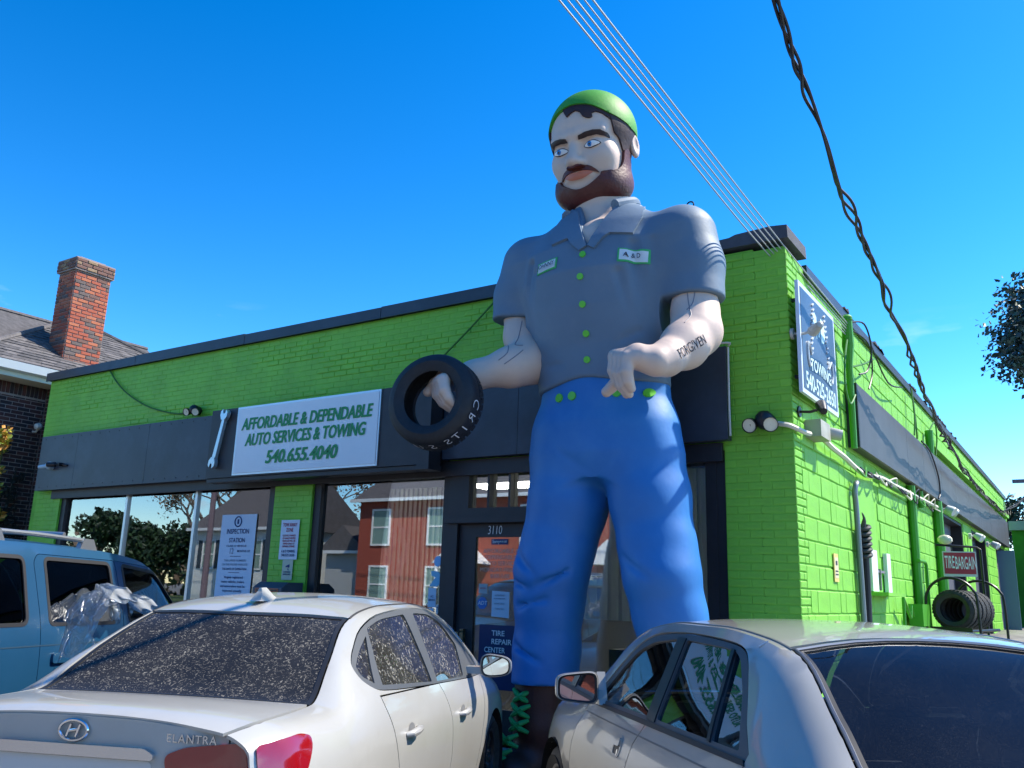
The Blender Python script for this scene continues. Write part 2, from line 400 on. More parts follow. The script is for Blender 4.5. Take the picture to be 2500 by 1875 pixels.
def shirt_sdf(P):
    f = torso_core(P)
    f = smin(f, chain(P, SHL, .06), .13); f = smin(f, chain(P, SHR, .06), .13)
    f = folds(P, f)
    f = smax(f, -cap(P, (-1.215, -1.70, 3.1), (-1.215, -1.70, 4.3), .035), .02) if False else f
    f = smax(f, -cap(P, (-1.13, -1.60, 3.05), (-1.13, -1.66, 4.15), .008, .008), .012)         # front placket edge
    hem = (P[2]-(3.135+.05*np.exp(-((P[0]+1.2)/.25)**2)*(P[1] < -1.15)))
    f = smax(f, -hem, .02)
    sl = np.where(P[0] < XC, P[2]-(3.845+.10*(-P[0]-2.05)), P[2]-3.785)
    outer = np.where(P[0] < XC, P[0] < -1.835, P[0] > -.595)
    f = np.where(outer, smax(f, -sl, .02), f)
    # open collar: V cut at the front
    q = np.abs(P[0]+1.16-.02)-(P[2]-4.25)*.42
    v = np.maximum(np.maximum(q, 4.22-P[2]), P[1]+1.05)
    f = smax(f, -np.maximum(v, -.2), .015)
    return np.maximum(f, P[2]-4.80)
def legs_sdf(P):
    l = chain(P, [((-1.50, -1.15, 2.75), .32), ((-1.52, -1.15, 2.25), .325), ((-1.60, -1.17, 1.88), .295), ((-1.645, -1.19, 1.70), .295), ((-1.675, -1.16, 1.45), .275), ((-1.71, -1.13, 1.10), .26), ((-1.73, -1.12, .60), .28)], .06)
    r = chain(P, [((-.90, -1.15, 2.75), .32), ((-.80, -1.15, 2.25), .31), ((-.725, -1.18, 1.88), .285), ((-.68, -1.20, 1.68), .285), ((-.64, -1.16, 1.42), .265), ((-.585, -1.13, 1.10), .26), ((-.54, -1.12, .60), .28)], .06)
    f = smin(l, r, .10)
    p = column(P, [(2.40, -1.19, .50, .30, -1.14), (2.6, -1.2, .62, .36, -1.14), (2.85, -1.2, .605, .375, -1.14), (3.05, -1.2, .565, .36, -1.14), (3.24, -1.2, .55, .35, -1.14)])
    f = smin(f, p, .10)
    for a, b, r_ in (((-1.16, -1.53, 3.2), (-1.15, -1.52, 2.45), .012), ((-1.15, -1.49, 2.42), (-1.40, -1.51, 2.60), .014), ((-1.14, -1.47, 2.36), (-1.50, -1.50, 2.44), .013), ((-1.12, -1.48, 2.40), (-.90, -1.52, 2.56), .015),
                     ((-1.12, -1.47, 2.36), (-.82, -1.50, 2.42), .012), ((-1.85, -1.42, 1.84), (-1.62, -1.52, 1.66), .022), ((-1.90, -1.36, 1.62), (-1.66, -1.50, 1.55), .022), ((-1.62, -1.50, 1.56), (-1.40, -1.36, 1.70), .022),
                     ((-1.8, -1.42, 1.42), (-1.55, -1.43, 1.48), .022), ((-.90, -1.44, 1.80), (-.66, -1.52, 1.66), .018), ((-.72, -1.52, 2.86), (-.95, -1.54, 2.90), .012),
                     ((-1.86, -1.36, 1.12), (-1.6, -1.40, 1.0), .02), ((-.76, -1.36, 1.2), (-.5, -1.38, 1.1), .02)):
        f = smax(f, -cap(P, a, b, r_*.75, r_*.3), .055 if r_ > .013 else .02)
    f = f+.006*np.sin(P[0]*9+P[2]*5)*np.sin(P[2]*7+P[1]*6)
    hem = np.where(P[0] < XC, P[2]-(.83+.03*(P[0]+1.7)), P[2]-.80)
    f = smax(f, -hem, .02)
    return np.maximum(f, P[2]-3.22)
def boot_sdf(P, cx, tw):
    f = chain(P, [((cx, -1.10, .95), .215), ((cx, -1.12, .5), .20), ((cx, -1.12, .24), .19)], .05)
    f = smin(f, ell(P, (cx+tw*.2, -1.26, .22), (.165, .28, .13)), .10)
    f = smin(f, ell(P, (cx, -1.02, .2), (.155, .2, .12)), .08)
    return np.maximum(f, .104-P[2])
# arms: sections then the hand
ARL = [((-2.03, -1.18, 4.0), .15), ((-1.95, -1.24, 3.68), .155), ((-1.80, -1.33, 3.42), .175), ((-1.90, -1.47, 3.36), .165), ((-2.13, -1.68, 3.265), .115), ((-2.22, -1.77, 3.225), .095)]
ARR = [((-.39, -1.2, 4.0), .16), ((-.38, -1.21, 3.68), .175), ((-.345, -1.28, 3.50), .185), ((-.375, -1.45, 3.35), .17), ((-.425, -1.68, 3.20), .12), ((-.455, -1.79, 3.155), .098)]
def hand_sdf(P, wrist, palm, kn, fdir, side, up, thumb):
    """wrist, palm centre, knuckle line centre; side = from first finger to last; fingers droop along fdir then curl"""
    w, pc, k = map(np.array, (wrist, palm, kn)); s = np.array(side, float); fd = np.array(fdir, float); u = np.array(up, float)
    f = cap(P, w, pc, .098, .10)
    for q in (-1.5, -.5, .5, 1.5): f = smin(f, cap(P, pc+s*q*.05, k+s*q*.078, .070, .052), .035)
    g = None
    for q, t in ((-1.5, .90), (-.5, 1.0), (.5, .97), (1.5, .80)):
        a = k+s*q*.078; b = a+fd*.125*t+u*.010; c = b+(fd*.085-u*.030-s*q*.012)*t; d = c+(fd*.055-u*.045-s*q*.014)*t
        h = smin(smin(cap(P, a, b, .052, .046), cap(P, b, c, .046, .040), .01), cap(P, c, d, .040, .031), .01)
        g = h if g is None else smin(g, h, .006)
    f = smin(f, g, .018)
    t0 = pc-s*.085; th = [np.array(x) for x in thumb]
    return smin(f, smin(cap(P, t0, th[0], .062, .050), cap(P, th[0], th[1], .050, .040), .015), .03)
HANDL = dict(wrist=(-2.22, -1.77, 3.225), palm=(-2.25, -1.87, 3.21), kn=(-2.255, -1.98, 3.155), fdir=(.42, -.15, -.90), side=(.80, -.60, -.10), up=(-.5, -.85, .1), thumb=((-2.38, -1.86, 3.19), (-2.42, -1.92, 3.10)))
HANDR = dict(wrist=(-.455, -1.79, 3.155), palm=(-.575, -1.83, 3.195), kn=(-.695, -1.845, 3.20), fdir=(.02, -.12, -.99), side=(.72, -.55, -.30), up=(-.55, -.8, .2), thumb=((-.79, -1.72, 3.06), (-.87, -1.74, 2.985)))
def arm_sdf(P, ch, H):
    f = chain(P, ch, .07)
    f = smin(f, hand_sdf(P, **H), .05)
    return f
def armL(P): return smax(arm_sdf(P, ARL, HANDL), P[2]-3.95, .01)
def armR(P): return smax(arm_sdf(P, ARR, HANDR), P[2]-3.89, .01)
ST = empty('mechanic_statue', (2.03+(SC[0]-2.03)*SK, -7.35+(SC[1]+7.35)*SK, 0), 0, 'giant bearded mechanic statue in green cap, grey shirt and blue trousers', 'statue', scale=SK)
M_skin = mat('statue_skin', (.60, .46, .385), .55, var=.06, vscale=3, bump=.12, bscale=25, dirt=(.44, .36, .33), dscale=2.2, damt=.45)
M_shirt = mat('statue_shirt', (.115, .175, .245), .6, var=.10, vscale=2.2, bump=.15, bscale=22, dirt=(.16, .21, .27), dscale=3, damt=.5)
M_jean = mat('statue_trousers', (.016, .160, .47), .55, var=.10, vscale=2, bump=.14, bscale=16, dirt=(.05, .22, .50), dscale=2.0, damt=.6)
M_boot = mat('statue_boot', (.065, .018, .014), .5, var=.2, bump=.2)
M_hair = mat('statue_hair', (.035, .010, .009), .6, var=.2, bump=.35, bscale=40)
M_beard = mat('statue_beard', (.085, .016, .012), .5, var=.2, vscale=9, bump=.5, bscale=45)
M_brow = mat('statue_brow', (.02, .006, .006), .5)
M_cap = mat('statue_cap', (.045, .27, .015), .6, var=.1, bump=.15, bscale=30)
M_lime = mat('lime_button', (.13, .55, .04), .35)
M_lip = mat('statue_lips', (.50, .15, .09), .4)
M_white = mat('white_gloss', (.78, .79, .80), .35)
M_iris = mat('iris_blue', (.03, .22, .55), .25)
M_black = mat('black_paint', (.008, .008, .010), .4)
M_rubber = mat('tyre_rubber', (.012, .013, .017), .62, var=.25, vscale=20, bump=.3, bscale=120)
def sdfobj(name, fn, lo, hi, h, m, parent=ST, ang=50):
    v, f = nets(fn, lo, hi, h); return mk(name, T2L(v), f, m, parent, True, ang)
sdfobj('head', head_sdf, (-1.85, -1.80, 4.05), (-.80, -.60, 5.98), .0135, M_skin)
sdfobj('shirt', shirt_sdf, (-2.40, -1.78, 3.05), (-.05, -.62, 4.86), .019, M_shirt)
sdfobj('trousers', legs_sdf, (-2.15, -1.65, .70), (-.15, -.70, 3.26), .021, M_jean)
sdfobj('arm', armL, (-2.62, -2.30, 2.80), (-1.50, -.90, 4.02), .0135, M_skin)
sdfobj('arm', armR, (-.98, -2.15, 2.80), (-.08, -.95, 3.98), .0135, M_skin)
boots = [sdfobj('boot', lambda P: boot_sdf(P, -1.765, -.3), (-2.15, -1.75, .08), (-1.45, -.75, .93), .02, M_boot),
         sdfobj('boot', lambda P: boot_sdf(P, -.55, .1), (-.9, -1.55, .08), (-.2, -.75, .93), .02, M_boot)]
# ---- patches on the head
def hw(q):                                                       # head coordinates -> statue coordinates
    q = np.array(q); return np.array(HC)+q[:, :1]*hE+q[:, 1:2]*hF+q[:, 2:3]*hU
def front_patch(name, poly, off, fl, m, r=.012, parent=ST, fn=head_sdf):
    v, f, bd = tri2d(poly, (), r); o = hw(np.stack([v[:, 0], np.full(len(v), .75), v[:, 1]], 1))
    p = march(fn, o, np.tile(-hF, (len(o), 1)), n=90)
    VV, F = skin(p, f, bd, off, fl, flip=False)
    return mk(name, T2L(VV), F, m, parent, True, 40)
def sph_patch(name, te, off, fl, m, d0, r, fn, smooth=3):
    """patch given by (azimuth, elevation) corners about the head centre, unrolled round the direction d0"""
    d0 = np.array(d0, float)/np.linalg.norm(d0); e1 = np.array((1., 0, 0)); e1 -= d0*e1.dot(d0); e1 /= np.linalg.norm(e1); e2 = np.cross(d0, e1)
    pl = []
    for t, e in te:
        d = np.array((math.sin(R(t))*math.cos(R(e)), math.cos(R(t))*math.cos(R(e)), math.sin(R(e)))); a = math.acos(np.clip(d.dot(d0), -1, 1)); b = math.atan2(d.dot(e2), d.dot(e1)); pl.append((a*math.cos(b), a*math.sin(b)))
    if smooth: pl = smoothpoly(pl, smooth)
    v, f, bd = tri2d(pl, (), r); a = np.hypot(v[:, 0], v[:, 1]); b = np.arctan2(v[:, 1], v[:, 0])
    D = np.cos(a)[:, None]*d0+np.sin(a)[:, None]*(np.cos(b)[:, None]*e1+np.sin(b)[:, None]*e2)
    o = hw(D*1.1); dw = -(D[:, :1]*hE+D[:, 1:2]*hF+D[:, 2:3]*hU)
    p = march(fn, o, dw, n=110)
    q = p[f[0]]; fl_ = np.cross(q[1]-q[0], q[2]-q[0]).dot(dw[f[0][0]]) > 0
    VV, F = skin(p, f, bd, off, fl, fl_)
    return mk(name, T2L(VV), F, m, ST, True, 45)
noear = lambda P: head_sdf(P, False, False)
mir = lambda L: L+[(-t, e) for t, e in L[::-1] if abs(t) > 1e-6 and abs(abs(t)-180) > 1e-6]
sph_patch('cap', mir([(0, 40), (14, 38.5), (28, 35), (36, 31), (48, 25), (61, 20), (74, 15), (90, 9), (120, 0), (150, -6), (180, -8)]), .026, .045, M_cap, (0, -.25, 1), .05, noear)
sph_patch('beard', mir([(0, -47.5), (14, -46), (24, -43), (28.5, -41), (30, -38.5), (39, -38.5), (48, -39.5), (59, -37), (66, -30), (69, -20), (78, -18), (87, -24), (94, -36), (97, -50), (90, -62), (62, -69), (30, -71), (0, -71.5)]), .028, .04, M_beard, (0, .62, -.80), .035, noear)
sph_patch('hair', mir([(180, 4), (120, 10), (90, 18), (75, 22), (60, 25), (49, 24), (50, 17), (51, 11), (53, 3), (60, -3), (64, -11), (68, -20), (78, -22), (90, -28), (104, -38), (130, -43), (155, -45), (180, -46)]), .018, .03, M_hair, (0, -1, 0), .045, noear)
front_patch('fringe', [(-.09, .290), (-.02, .315), (.09, .305), (.17, .28), (.225, .25), (.29, .20), (.297, .12), (.272, .15), (.245, .18), (.205, .202), (.175, .193), (.18, .16), (.16, .150), (.136, .158), (.106, .178), (.08, .222), (.04, .242), (.003, .228), (-.036, .203), (-.08, .268)], .014, .02, M_hair)
brow = [(.052, -.010), (.06, .020), (.12, .040), (.18, .046), (.235, .040), (.265, .015), (.272, -.03), (.245, -.010), (.20, .008), (.13, .006)]
for s in (1, -1): front_patch('eyebrow', [(s*a, b) for a, b in brow], .010, .014, M_brow)
front_patch('moustache', smoothpoly([(0, -.236), (.05, -.226), (.10, -.236), (.150, -.268), (.178, -.310), (.150, -.297), (.10, -.280), (0, -.270), (-.10, -.280), (-.150, -.297), (-.178, -.310), (-.150, -.268), (-.10, -.236), (-.05, -.226)], 3), .014, .02, M_beard)
front_patch('lips', smoothpoly([(-.135, -.296), (-.06, -.274), (0, -.280), (.06, -.274), (.135, -.296), (.07, -.330), (0, -.337), (-.07, -.330)], 3), .006, .012, M_lip)
for s in (1, -1):
    al = [(s*.15-.068, -.066), (s*.15-.035, -.046), (s*.15+.01, -.040), (s*.15+.045, -.050), (s*.15+.070, -.070), (s*.15+.02, -.084), (s*.15-.03, -.084)]
    front_patch('eyelid_line', smoothpoly([(s*.15+(x-s*.15)*1.12, -.064+(y+.064)*1.34) for x, y in al], 3), .003, .003, M_brow)
    e = front_patch('eye', smoothpoly(al, 3), .005, .004, M_white)
    ci = lambda r, dx=0: [(s*.15-.012+dx+r*math.cos(t*math.pi/8), -.062+r*math.sin(t*math.pi/8)) for t in range(16)]
    front_patch('iris', ci(.0205), .0075, .002, M_iris, .008, e); front_patch('pupil', ci(.0085), .0095, .002, M_black, .006, e)
# ---- patches on the body, seen from the front
def body_patch(name, poly, off, fl, m, fn, r=.03, parent=ST, dirv=(0, 1, 0), y0=-2.2, ex=(1, 0, 0), o0=None):
    v, f, bd = tri2d(poly, (), r)
    if o0 is None: o = np.stack([v[:, 0], np.full(len(v), y0), v[:, 1]], 1)
    else:
        ex = np.array(ex, float)/np.linalg.norm(ex); dv = np.array(dirv, float)/np.linalg.norm(dirv); ey = np.cross(ex, dv)*-1.; o = np.array(o0)+v[:, :1]*ex+v[:, 1:2]*ey-dv*.3; dirv = dv
    dv = np.array(dirv, float); dv /= np.linalg.norm(dv)
    p = march(fn, o, np.tile(dv, (len(o), 1)), n=110); q = p[f[0]]
    VV, F = skin(p, f, bd, off, fl, np.cross(q[1]-q[0], q[2]-q[0]).dot(dv) > 0)
    return mk(name, T2L(VV), F, m, parent, True, 40)
def body_text(name, s, o, ex, ey, fn, m, parent, off=.006, **kw):
    v, f = put(textmesh(s, **kw), o, ex, ey); v = np.array([tuple(p) for p in v]); ex = Vector(ex).normalized(); ey = Vector(ey).normalized(); n = np.array(ex.cross(ey))
    p = march(fn, v+n*.3, np.tile(-n, (len(v), 1)), n=110)+n*off
    return mk(name, T2L(p), f, m, parent)
tb = lambda P: np.minimum(torso_core(P), smin(chain(P, SHL, .06), chain(P, SHR, .06), .1))
body_patch('collar', [(-1.335, 4.66), (-1.26, 4.50), (-1.20, 4.38), (-1.125, 4.235), (-1.185, 4.20), (-1.275, 4.285), (-1.32, 4.345), (-1.47, 4.315), (-1.53, 4.50), (-1.50, 4.66), (-1.44, 4.74)], .022, .03, M_shirt, tb)
body_patch('collar', [(-.985, 4.66), (-1.03, 4.52), (-1.07, 4.38), (-1.115, 4.235), (-1.06, 4.20), (-1.00, 4.285), (-.95, 4.325), (-.77, 4.30), (-.74, 4.48), (-.80, 4.64), (-.88, 4.74)], .022, .03, M_shirt, tb)
b = MB(); b.tube([tuple(T2L(p)) for p in spline([(-1.45, -1.36, 4.66), (-1.53, -1.18, 4.74), (-1.46, -.98, 4.80), (-1.24, -.90, 4.82), (-1.02, -.98, 4.80), (-.93, -1.18, 4.74), (-1.0, -1.36, 4.66)], 4)], .052, 10); b.build('collar_stand', M_shirt, ST, True)
for x, z in ((-1.155, 4.165), (-1.165, 3.975), (-1.155, 3.75), (-1.145, 3.52), (-1.15, 3.315)):
    body_patch('button', [(x+.027*math.cos(t*math.pi/7), z+.027*math.sin(t*math.pi/7)) for t in range(14)], .012, .014, M_lime, shirt_sdf, .02)
for x in (-1.43, -1.30, -.93, -.72):
    body_patch('waist_button', [(x+.036*math.cos(t*math.pi/7), 3.045+.036*math.sin(t*math.pi/7)) for t in range(14)], .014, .016, M_lime, legs_sdf, .02)
M_badge = mat('badge_cloth', (.62, .68, .70), .6); M_badgeg = mat('badge_edge', (.05, .42, .12), .6); M_ink = mat('dark_ink', (.01, .014, .03), .6)
for (x0, x1, z0, z1, s, sh) in ((-1.600, -1.395, 4.085, 4.185, 'JOHNNY', .008), (-.870, -.648, 4.055, 4.172, 'A & D', -.012)):
    rr = lambda d: [(x0+d, z0+d-sh), (x1-d, z0+d+sh), (x1-d, z1-d+sh), (x0+d, z1-d-sh)]
    bd_ = body_patch('name_badge', rr(0), .008, .012, M_badgeg, shirt_sdf, r=.012); body_patch('badge_panel', rr(.013), .0115, .004, M_badge, shirt_sdf, r=.012, parent=bd_)
    body_text('badge_text', s, ((x0+x1)/2, -1.6, (z0+z1)/2), (x1-x0, 0, 2*sh), (0, 0, 1), shirt_sdf, M_ink, bd_, off=.032, size=.055, bold=.012, xs=.8)
# ---- tattoo and painted veins on the forearms
fa, fb = np.array(ARR[3][0])+np.array((.02, 0, 0)), np.array(ARR[4][0]); exv = fa-fb; exv /= np.linalg.norm(exv)
vw = np.array((.63, -.75, -.2)); vw /= np.linalg.norm(vw); nrm = vw-exv*vw.dot(exv); nrm /= np.linalg.norm(nrm); eyv = np.cross(nrm, exv)
body_text('tattoo', 'FORGIVEN', fb*.50+fa*.50+nrm*.2-eyv*.012, exv, eyv, armR, M_ink, ST, off=.004, size=.105, bold=.004, xs=.62)
M_vein = mat('vein_line', (.22, .20, .22), .6)
def vein(pts, fn, r=.0045):
    P = np.array([tuple(p) for p in spline(pts, 6)]); d = -np.array(vw); q = march(fn, P-d*.4, np.tile(d, (len(P), 1)), n=110); q = q[np.linalg.norm(q-P, axis=1) < .5]; b = MB(); b.tube([tuple(p) for p in T2L(q)], r, 5); b.build('painted_vein', M_vein, ST, True)
vein([(-.40, -1.35, 3.80), (-.38, -1.38, 3.66), (-.36, -1.42, 3.58), (-.42, -1.45, 3.52)], armR); vein([(-.33, -1.35, 3.80), (-.35, -1.37, 3.70), (-.39, -1.4, 3.64)], armR)
vein([(-1.85, -1.4, 3.78), (-1.88, -1.42, 3.62), (-1.90, -1.45, 3.55), (-1.80, -1.47, 3.53)], armL); vein([(-1.93, -1.5, 3.55), (-1.95, -1.5, 3.47), (-2.0, -1.55, 3.40)], armL); vein([(-1.78, -1.5, 3.48), (-1.86, -1.52, 3.42), (-1.93, -1.56, 3.36)], armL)
# ---- laces
for k in range(5):
    z = .74-k*.105; bx = -1.765-.055-(.02*k if k > 2 else 0); y = -1.315-(.03*(k-2) if k > 2 else 0)-.02*k
    for s in (1, -1):
        b = MB(); c = T2L((bx, y, z)); b.tube([(c[0]-.085, c[1]+.028, c[2]-.045*s), (c[0]-.03, c[1]-.012, c[2]-.018*s), (c[0]+.03, c[1]-.012, c[2]+.018*s), (c[0]+.085, c[1]+.028, c[2]+.045*s)], [.014, .022, .022, .014], 8); b.build('lace', mat('lace_green', (.02, .38, .10), .5), boots[0], True)
# ---- lifting ring on the shoulder
b = MB(); c = T2L((-.44, -1.12, 4.60)); b.tube([(c[0]+.03*math.cos(t*math.pi/6), c[1], c[2]+.03+.03*math.sin(t*math.pi/6)) for t in range(12)], .007, 6, closed=True); b.build('lifting_ring', mat('dark_steel', (.04, .04, .045), .4, .8), ST, True)
b = MB(); b.box((-.75, -.25, 0), (-.15, .42, .0005)); 
# ---- the tyre on the hand
TY = empty('hand_tyre', tuple(np.array(ST.location)+SK*T2L((-2.275, -2.0, 2.99))), 0, 'black tyre with white lettering hung on the statue\'s hand', 'tyre')
def tyre_prof(Ro, Ri, w):
    h = w/2; return [(Ri, -h*.78), (Ri+.03, -h*.92), (Ri+(Ro-Ri)*.5, -h*1.04), (Ro-.055, -h*.95), (Ro-.018, -h*.80), (Ro-.004, -h*.6), (Ro, -h*.2), (Ro, h*.2), (Ro-.004, h*.6), (Ro-.018, h*.80), (Ro-.055, h*.95), (Ri+(Ro-Ri)*.5, h*1.04), (Ri+.03, h*.92), (Ri, h*.78), (Ri+.012, h*.6), (Ri+.06, h*.72), (Ro-.06, h*.7), (Ro-.035, 0), (Ro-.06, -h*.7), (Ri+.06, -h*.72), (Ri+.012, -h*.6)]
def tread(b, c, ax, Ro, w, n=44, rows=(-.55, -.18, .18, .55), m=0):
    ax = Vector(ax).normalized(); e1 = ax.orthogonal().normalized(); e2 = ax.cross(e1); c = Vector(c)
    for k in range(n):
        for j, rw in enumerate(rows):
            t0 = 2*math.pi*(k+.5*(j % 2))/n; t1 = t0+2*math.pi*.78/n; h0 = (rw-.15)*w/2; h1 = (rw+.15)*w/2
            v = [c+(e1*math.cos(t)+e2*math.sin(t))*r+ax*h for r in (Ro-.006, Ro+.003) for t, h in ((t0, h0), (t1, h0), (t1, h1), (t0, h1))]
            b.add(v, [(4, 5, 6, 7), (0, 1, 5, 4), (1, 2, 6, 5), (2, 3, 7, 6), (3, 0, 4, 7)], m)
TAX = Vector((.20, -.97, .10)).normalized(); b = MB(); b.lathe(tyre_prof(.410, .245, .27), (0, 0, 0), TAX, 64, closed=True)
weld(b.build('tyre_body', M_rubber, TY, True)); b = MB(); tread(b, (0, 0, 0), TAX, .410, .27, 40, (-.6, -.3)); b.build('tread_blocks', M_rubber, TY)
M_chalk = mat('chalk_white', (.72, .72, .74), .7)
e1 = TAX.cross(ZA).normalized()*-1; e2 = TAX.cross(e1).normalized()*-1
if e2.z < 0: e2 = -e2
if e1.dot(Vector((1, .3, 0))) < 0: e1 = -e1
for s, a in (('C', -8), ('R', -24), ('I', -39), ('T', -52), ('S', -64), ('S', -84), ('U', -102)):
    rd = e1*math.cos(R(a))+e2*math.sin(R(a)); tg = TAX.cross(rd).normalized()
    v, f = textmesh(s, size=.15, bold=-.010, xs=.85)
    VV = [(rd*.4165+(TAX*.035)+Vector(tg)*p[0]*-1+TAX*(p[1]*1.0)) for p in v]
    mk('tyre_letter', VV, f, M_chalk, TY)
# ------------------------------------------------------------------ cars: a body surface from cross-sections, cut into panels
def pchip(xk, yk, x):
    xk = np.array(xk, float); yk = np.array(yk, float); h = np.diff(xk); d = np.diff(yk)/h; m = np.zeros(len(xk))
    for i in range(1, len(xk)-1):
        if d[i-1]*d[i] > 0: w1, w2 = 2*h[i]+h[i-1], h[i]+2*h[i-1]; m[i] = (w1+w2)/(w1/d[i-1]+w2/d[i])
    m[0], m[-1] = d[0], d[-1]
    i = np.clip(np.searchsorted(xk, x)-1, 0, len(h)-1); t = (x-xk[i])/h[i]
    return (1+2*t)*(1-t)**2*yk[i]+t*(1-t)**2*h[i]*m[i]+t*t*(3-2*t)*yk[i+1]+t*t*(t-1)*h[i]*m[i+1]
M_trim = mat('black_trim', (.012, .012, .014), .5)
M_chrome = mat('chrome', (.7, .7, .72), .15, 1.)
class Body:
    def __init__(s, center, rows, dx=.015, sharp=()):
        """center: (x, z) of the crown line; rows: seam, rail, mid window, belt, shoulder, lower, sill, each [(x, y, z)...]"""
        x0, x1 = center[0][0], center[-1][0]; s.x = np.arange(x0, x1+1e-6, dx); s.dx = dx
        zc = pchip(*zip(*center), s.x); Rr = [(pchip([p[0] for p in r], [p[1] for p in r], s.x), pchip([p[0] for p in r], [p[2] for p in r], s.x)) for r in rows]
        ys, zs = Rr[0]; C = [(0*s.x, zc)]+[(ys*t, zc-(zc-zs)*k) for t, k in ((.3, .05), (.6, .27), (.85, .66))]+Rr
        Y = np.stack([c[0] for c in C], 1); Z = np.stack([c[1] for c in C], 1); n = Y.shape[1]; oy = []; oz = []; s.seam = None
        for i in range(n-1):
            a, b, c, d = (max(i-1, 0), i, i+1, min(i+2, n-1))
            if i == 4: s.seam = len(oy)
            for k in range(10):
                t = k/10
                f = lambda Q: .5*(2*Q[:, b]+(Q[:, c]-Q[:, a])*t+(2*Q[:, a]-5*Q[:, b]+4*Q[:, c]-Q[:, d])*t*t+(3*Q[:, b]-Q[:, a]-3*Q[:, c]+Q[:, d])*t**3)
                if i == 0 and k == 0: oy.append(Y[:, 0]); oz.append(Z[:, 0])
                else: oy.append(f(Y)); oz.append(f(Z))
        oy.append(Y[:, -1]); oz.append(Z[:, -1])
        s.Y = np.stack(oy, 1); s.Z = np.minimum.accumulate(np.stack(oz, 1)-np.arange(len(oz))*1e-6, 1)
        s.ysm, s.zsm = ys, zs
    def side(s, q):
        """(x, z) -> points of the flank (y > 0)"""
        out = np.zeros((len(q), 3)); 
        for k, (x, z) in enumerate(q):
            u = np.clip((x-s.x[0])/s.dx, 0, len(s.x)-1.001); i = int(u); t = u-i; r = []
            for j in (i, i+1): r.append(np.interp(-z, -s.Z[j], s.Y[j]))
            out[k] = (x, r[0]*(1-t)+r[1]*t, z)
        return out
    def top(s, q):
        """(x, y) -> points of the upper surface"""
        out = np.zeros((len(q), 3))
        for k, (x, y) in enumerate(q):
            u = np.clip((x-s.x[0])/s.dx, 0, len(s.x)-1.001); i = int(u); t = u-i; r = []
            for j in (i, i+1):
                m_ = s.seam+16; yy = np.maximum.accumulate(s.Y[j][:m_]+np.arange(m_)*1e-7); r.append(np.interp(abs(y), yy, s.Z[j][:m_]))
            out[k] = (x, y, r[0]*(1-t)+r[1]*t)
        return out
    def sec(s, x):
        u = np.clip((x-s.x[0])/s.dx, 0, len(s.x)-1.001); i = int(u); t = u-i
        y = s.Y[i]*(1-t)+s.Y[i+1]*t; z = s.Z[i]*(1-t)+s.Z[i+1]*t; y = y[s.seam:]; z = z[s.seam:]
        return y, z, np.concatenate([[0], np.cumsum(np.hypot(np.diff(y), np.diff(z)))])
    def to_s(s, q):
        """(x, z) -> (x, distance down the section from the seam)"""
        out = []
        for x, z in q:
            y_, z_, l = s.sec(x); out.append((x, float(np.interp(-z, -z_, l))))
        return out
    def side_s(s, q):
        out = np.zeros((len(q), 3))
        for k, (x, d) in enumerate(q):
            y_, z_, l = s.sec(x); out[k] = (x, np.interp(d, l, y_), np.interp(d, l, z_))
        return out
    def seam_y(s, x): return float(np.interp(x, s.x, s.ysm))
    def seam_z(s, x): return float(np.interp(x, s.x, s.zsm))
def inset(poly, d):
    """shrink a polygon by d"""
    P = np.array(poly, float); n = len(P); a = sum(P[i][0]*P[(i+1) % n][1]-P[(i+1) % n][0]*P[i][1] for i in range(n)); sg = 1 if a > 0 else -1; out = []
    for i in range(n):
        e1 = P[i]-P[i-1]; e2 = P[(i+1) % n]-P[i]; e1 = e1/max(np.hypot(*e1), 1e-9); e2 = e2/max(np.hypot(*e2), 1e-9)
        n1 = np.array((-e1[1], e1[0]))*sg; n2 = np.array((-e2[1], e2[0]))*sg; b = n1+n2; b = b/max(np.hypot(*b), 1e-6)
        out.append(tuple(P[i]+b*d/max(b.dot(n1), .35)))
    return out
def rnd(poly, r, n=5):
    """round the corners; r is one radius or one per corner"""
    out = []; k = len(poly); r = r if isinstance(r, (list, tuple)) else [r]*k
    for i in range(k):
        p = np.array(poly[i], float); a = np.array(poly[i-1], float)-p; b = np.array(poly[(i+1) % k], float)-p; la, lb = np.hypot(*a), np.hypot(*b); q = min(r[i], la*.48, lb*.48)
        if q < 1e-4: out.append(tuple(p)); continue
        A = p+a/la*q; B = p+b/lb*q
        for j in range(n+1):
            t = j/n; out.append(tuple(A*(1-t)**2+2*p*t*(1-t)+B*t*t))
    return out
def panel(B, name, poly, m, parent, dom='side', sg=1, holes=(), off=0., fl=.012, r=.05, gap=.0038, ang=28):
    """one body panel: flank (x, z) or upper (x, y) outline laid onto the body surface"""
    if dom == 'side':
        poly = B.to_s(dens(poly, .03)); holes = [B.to_s(dens(h, .03)) for h in holes]
    pl = inset(poly, gap) if gap else list(poly)
    v, f, bd = tri2d(pl, holes, r, min(r, .03))
    P = B.side_s(v) if dom == 'side' else B.top(v)
    if dom == 'side':
        P[:, 1] *= sg; VV, F = skin(P, f, bd, off, fl, flip=(sg < 0))
    else: VV, F = skin(P, f, bd, off, fl)
    return mk(name, VV, F, m, parent, True, ang)
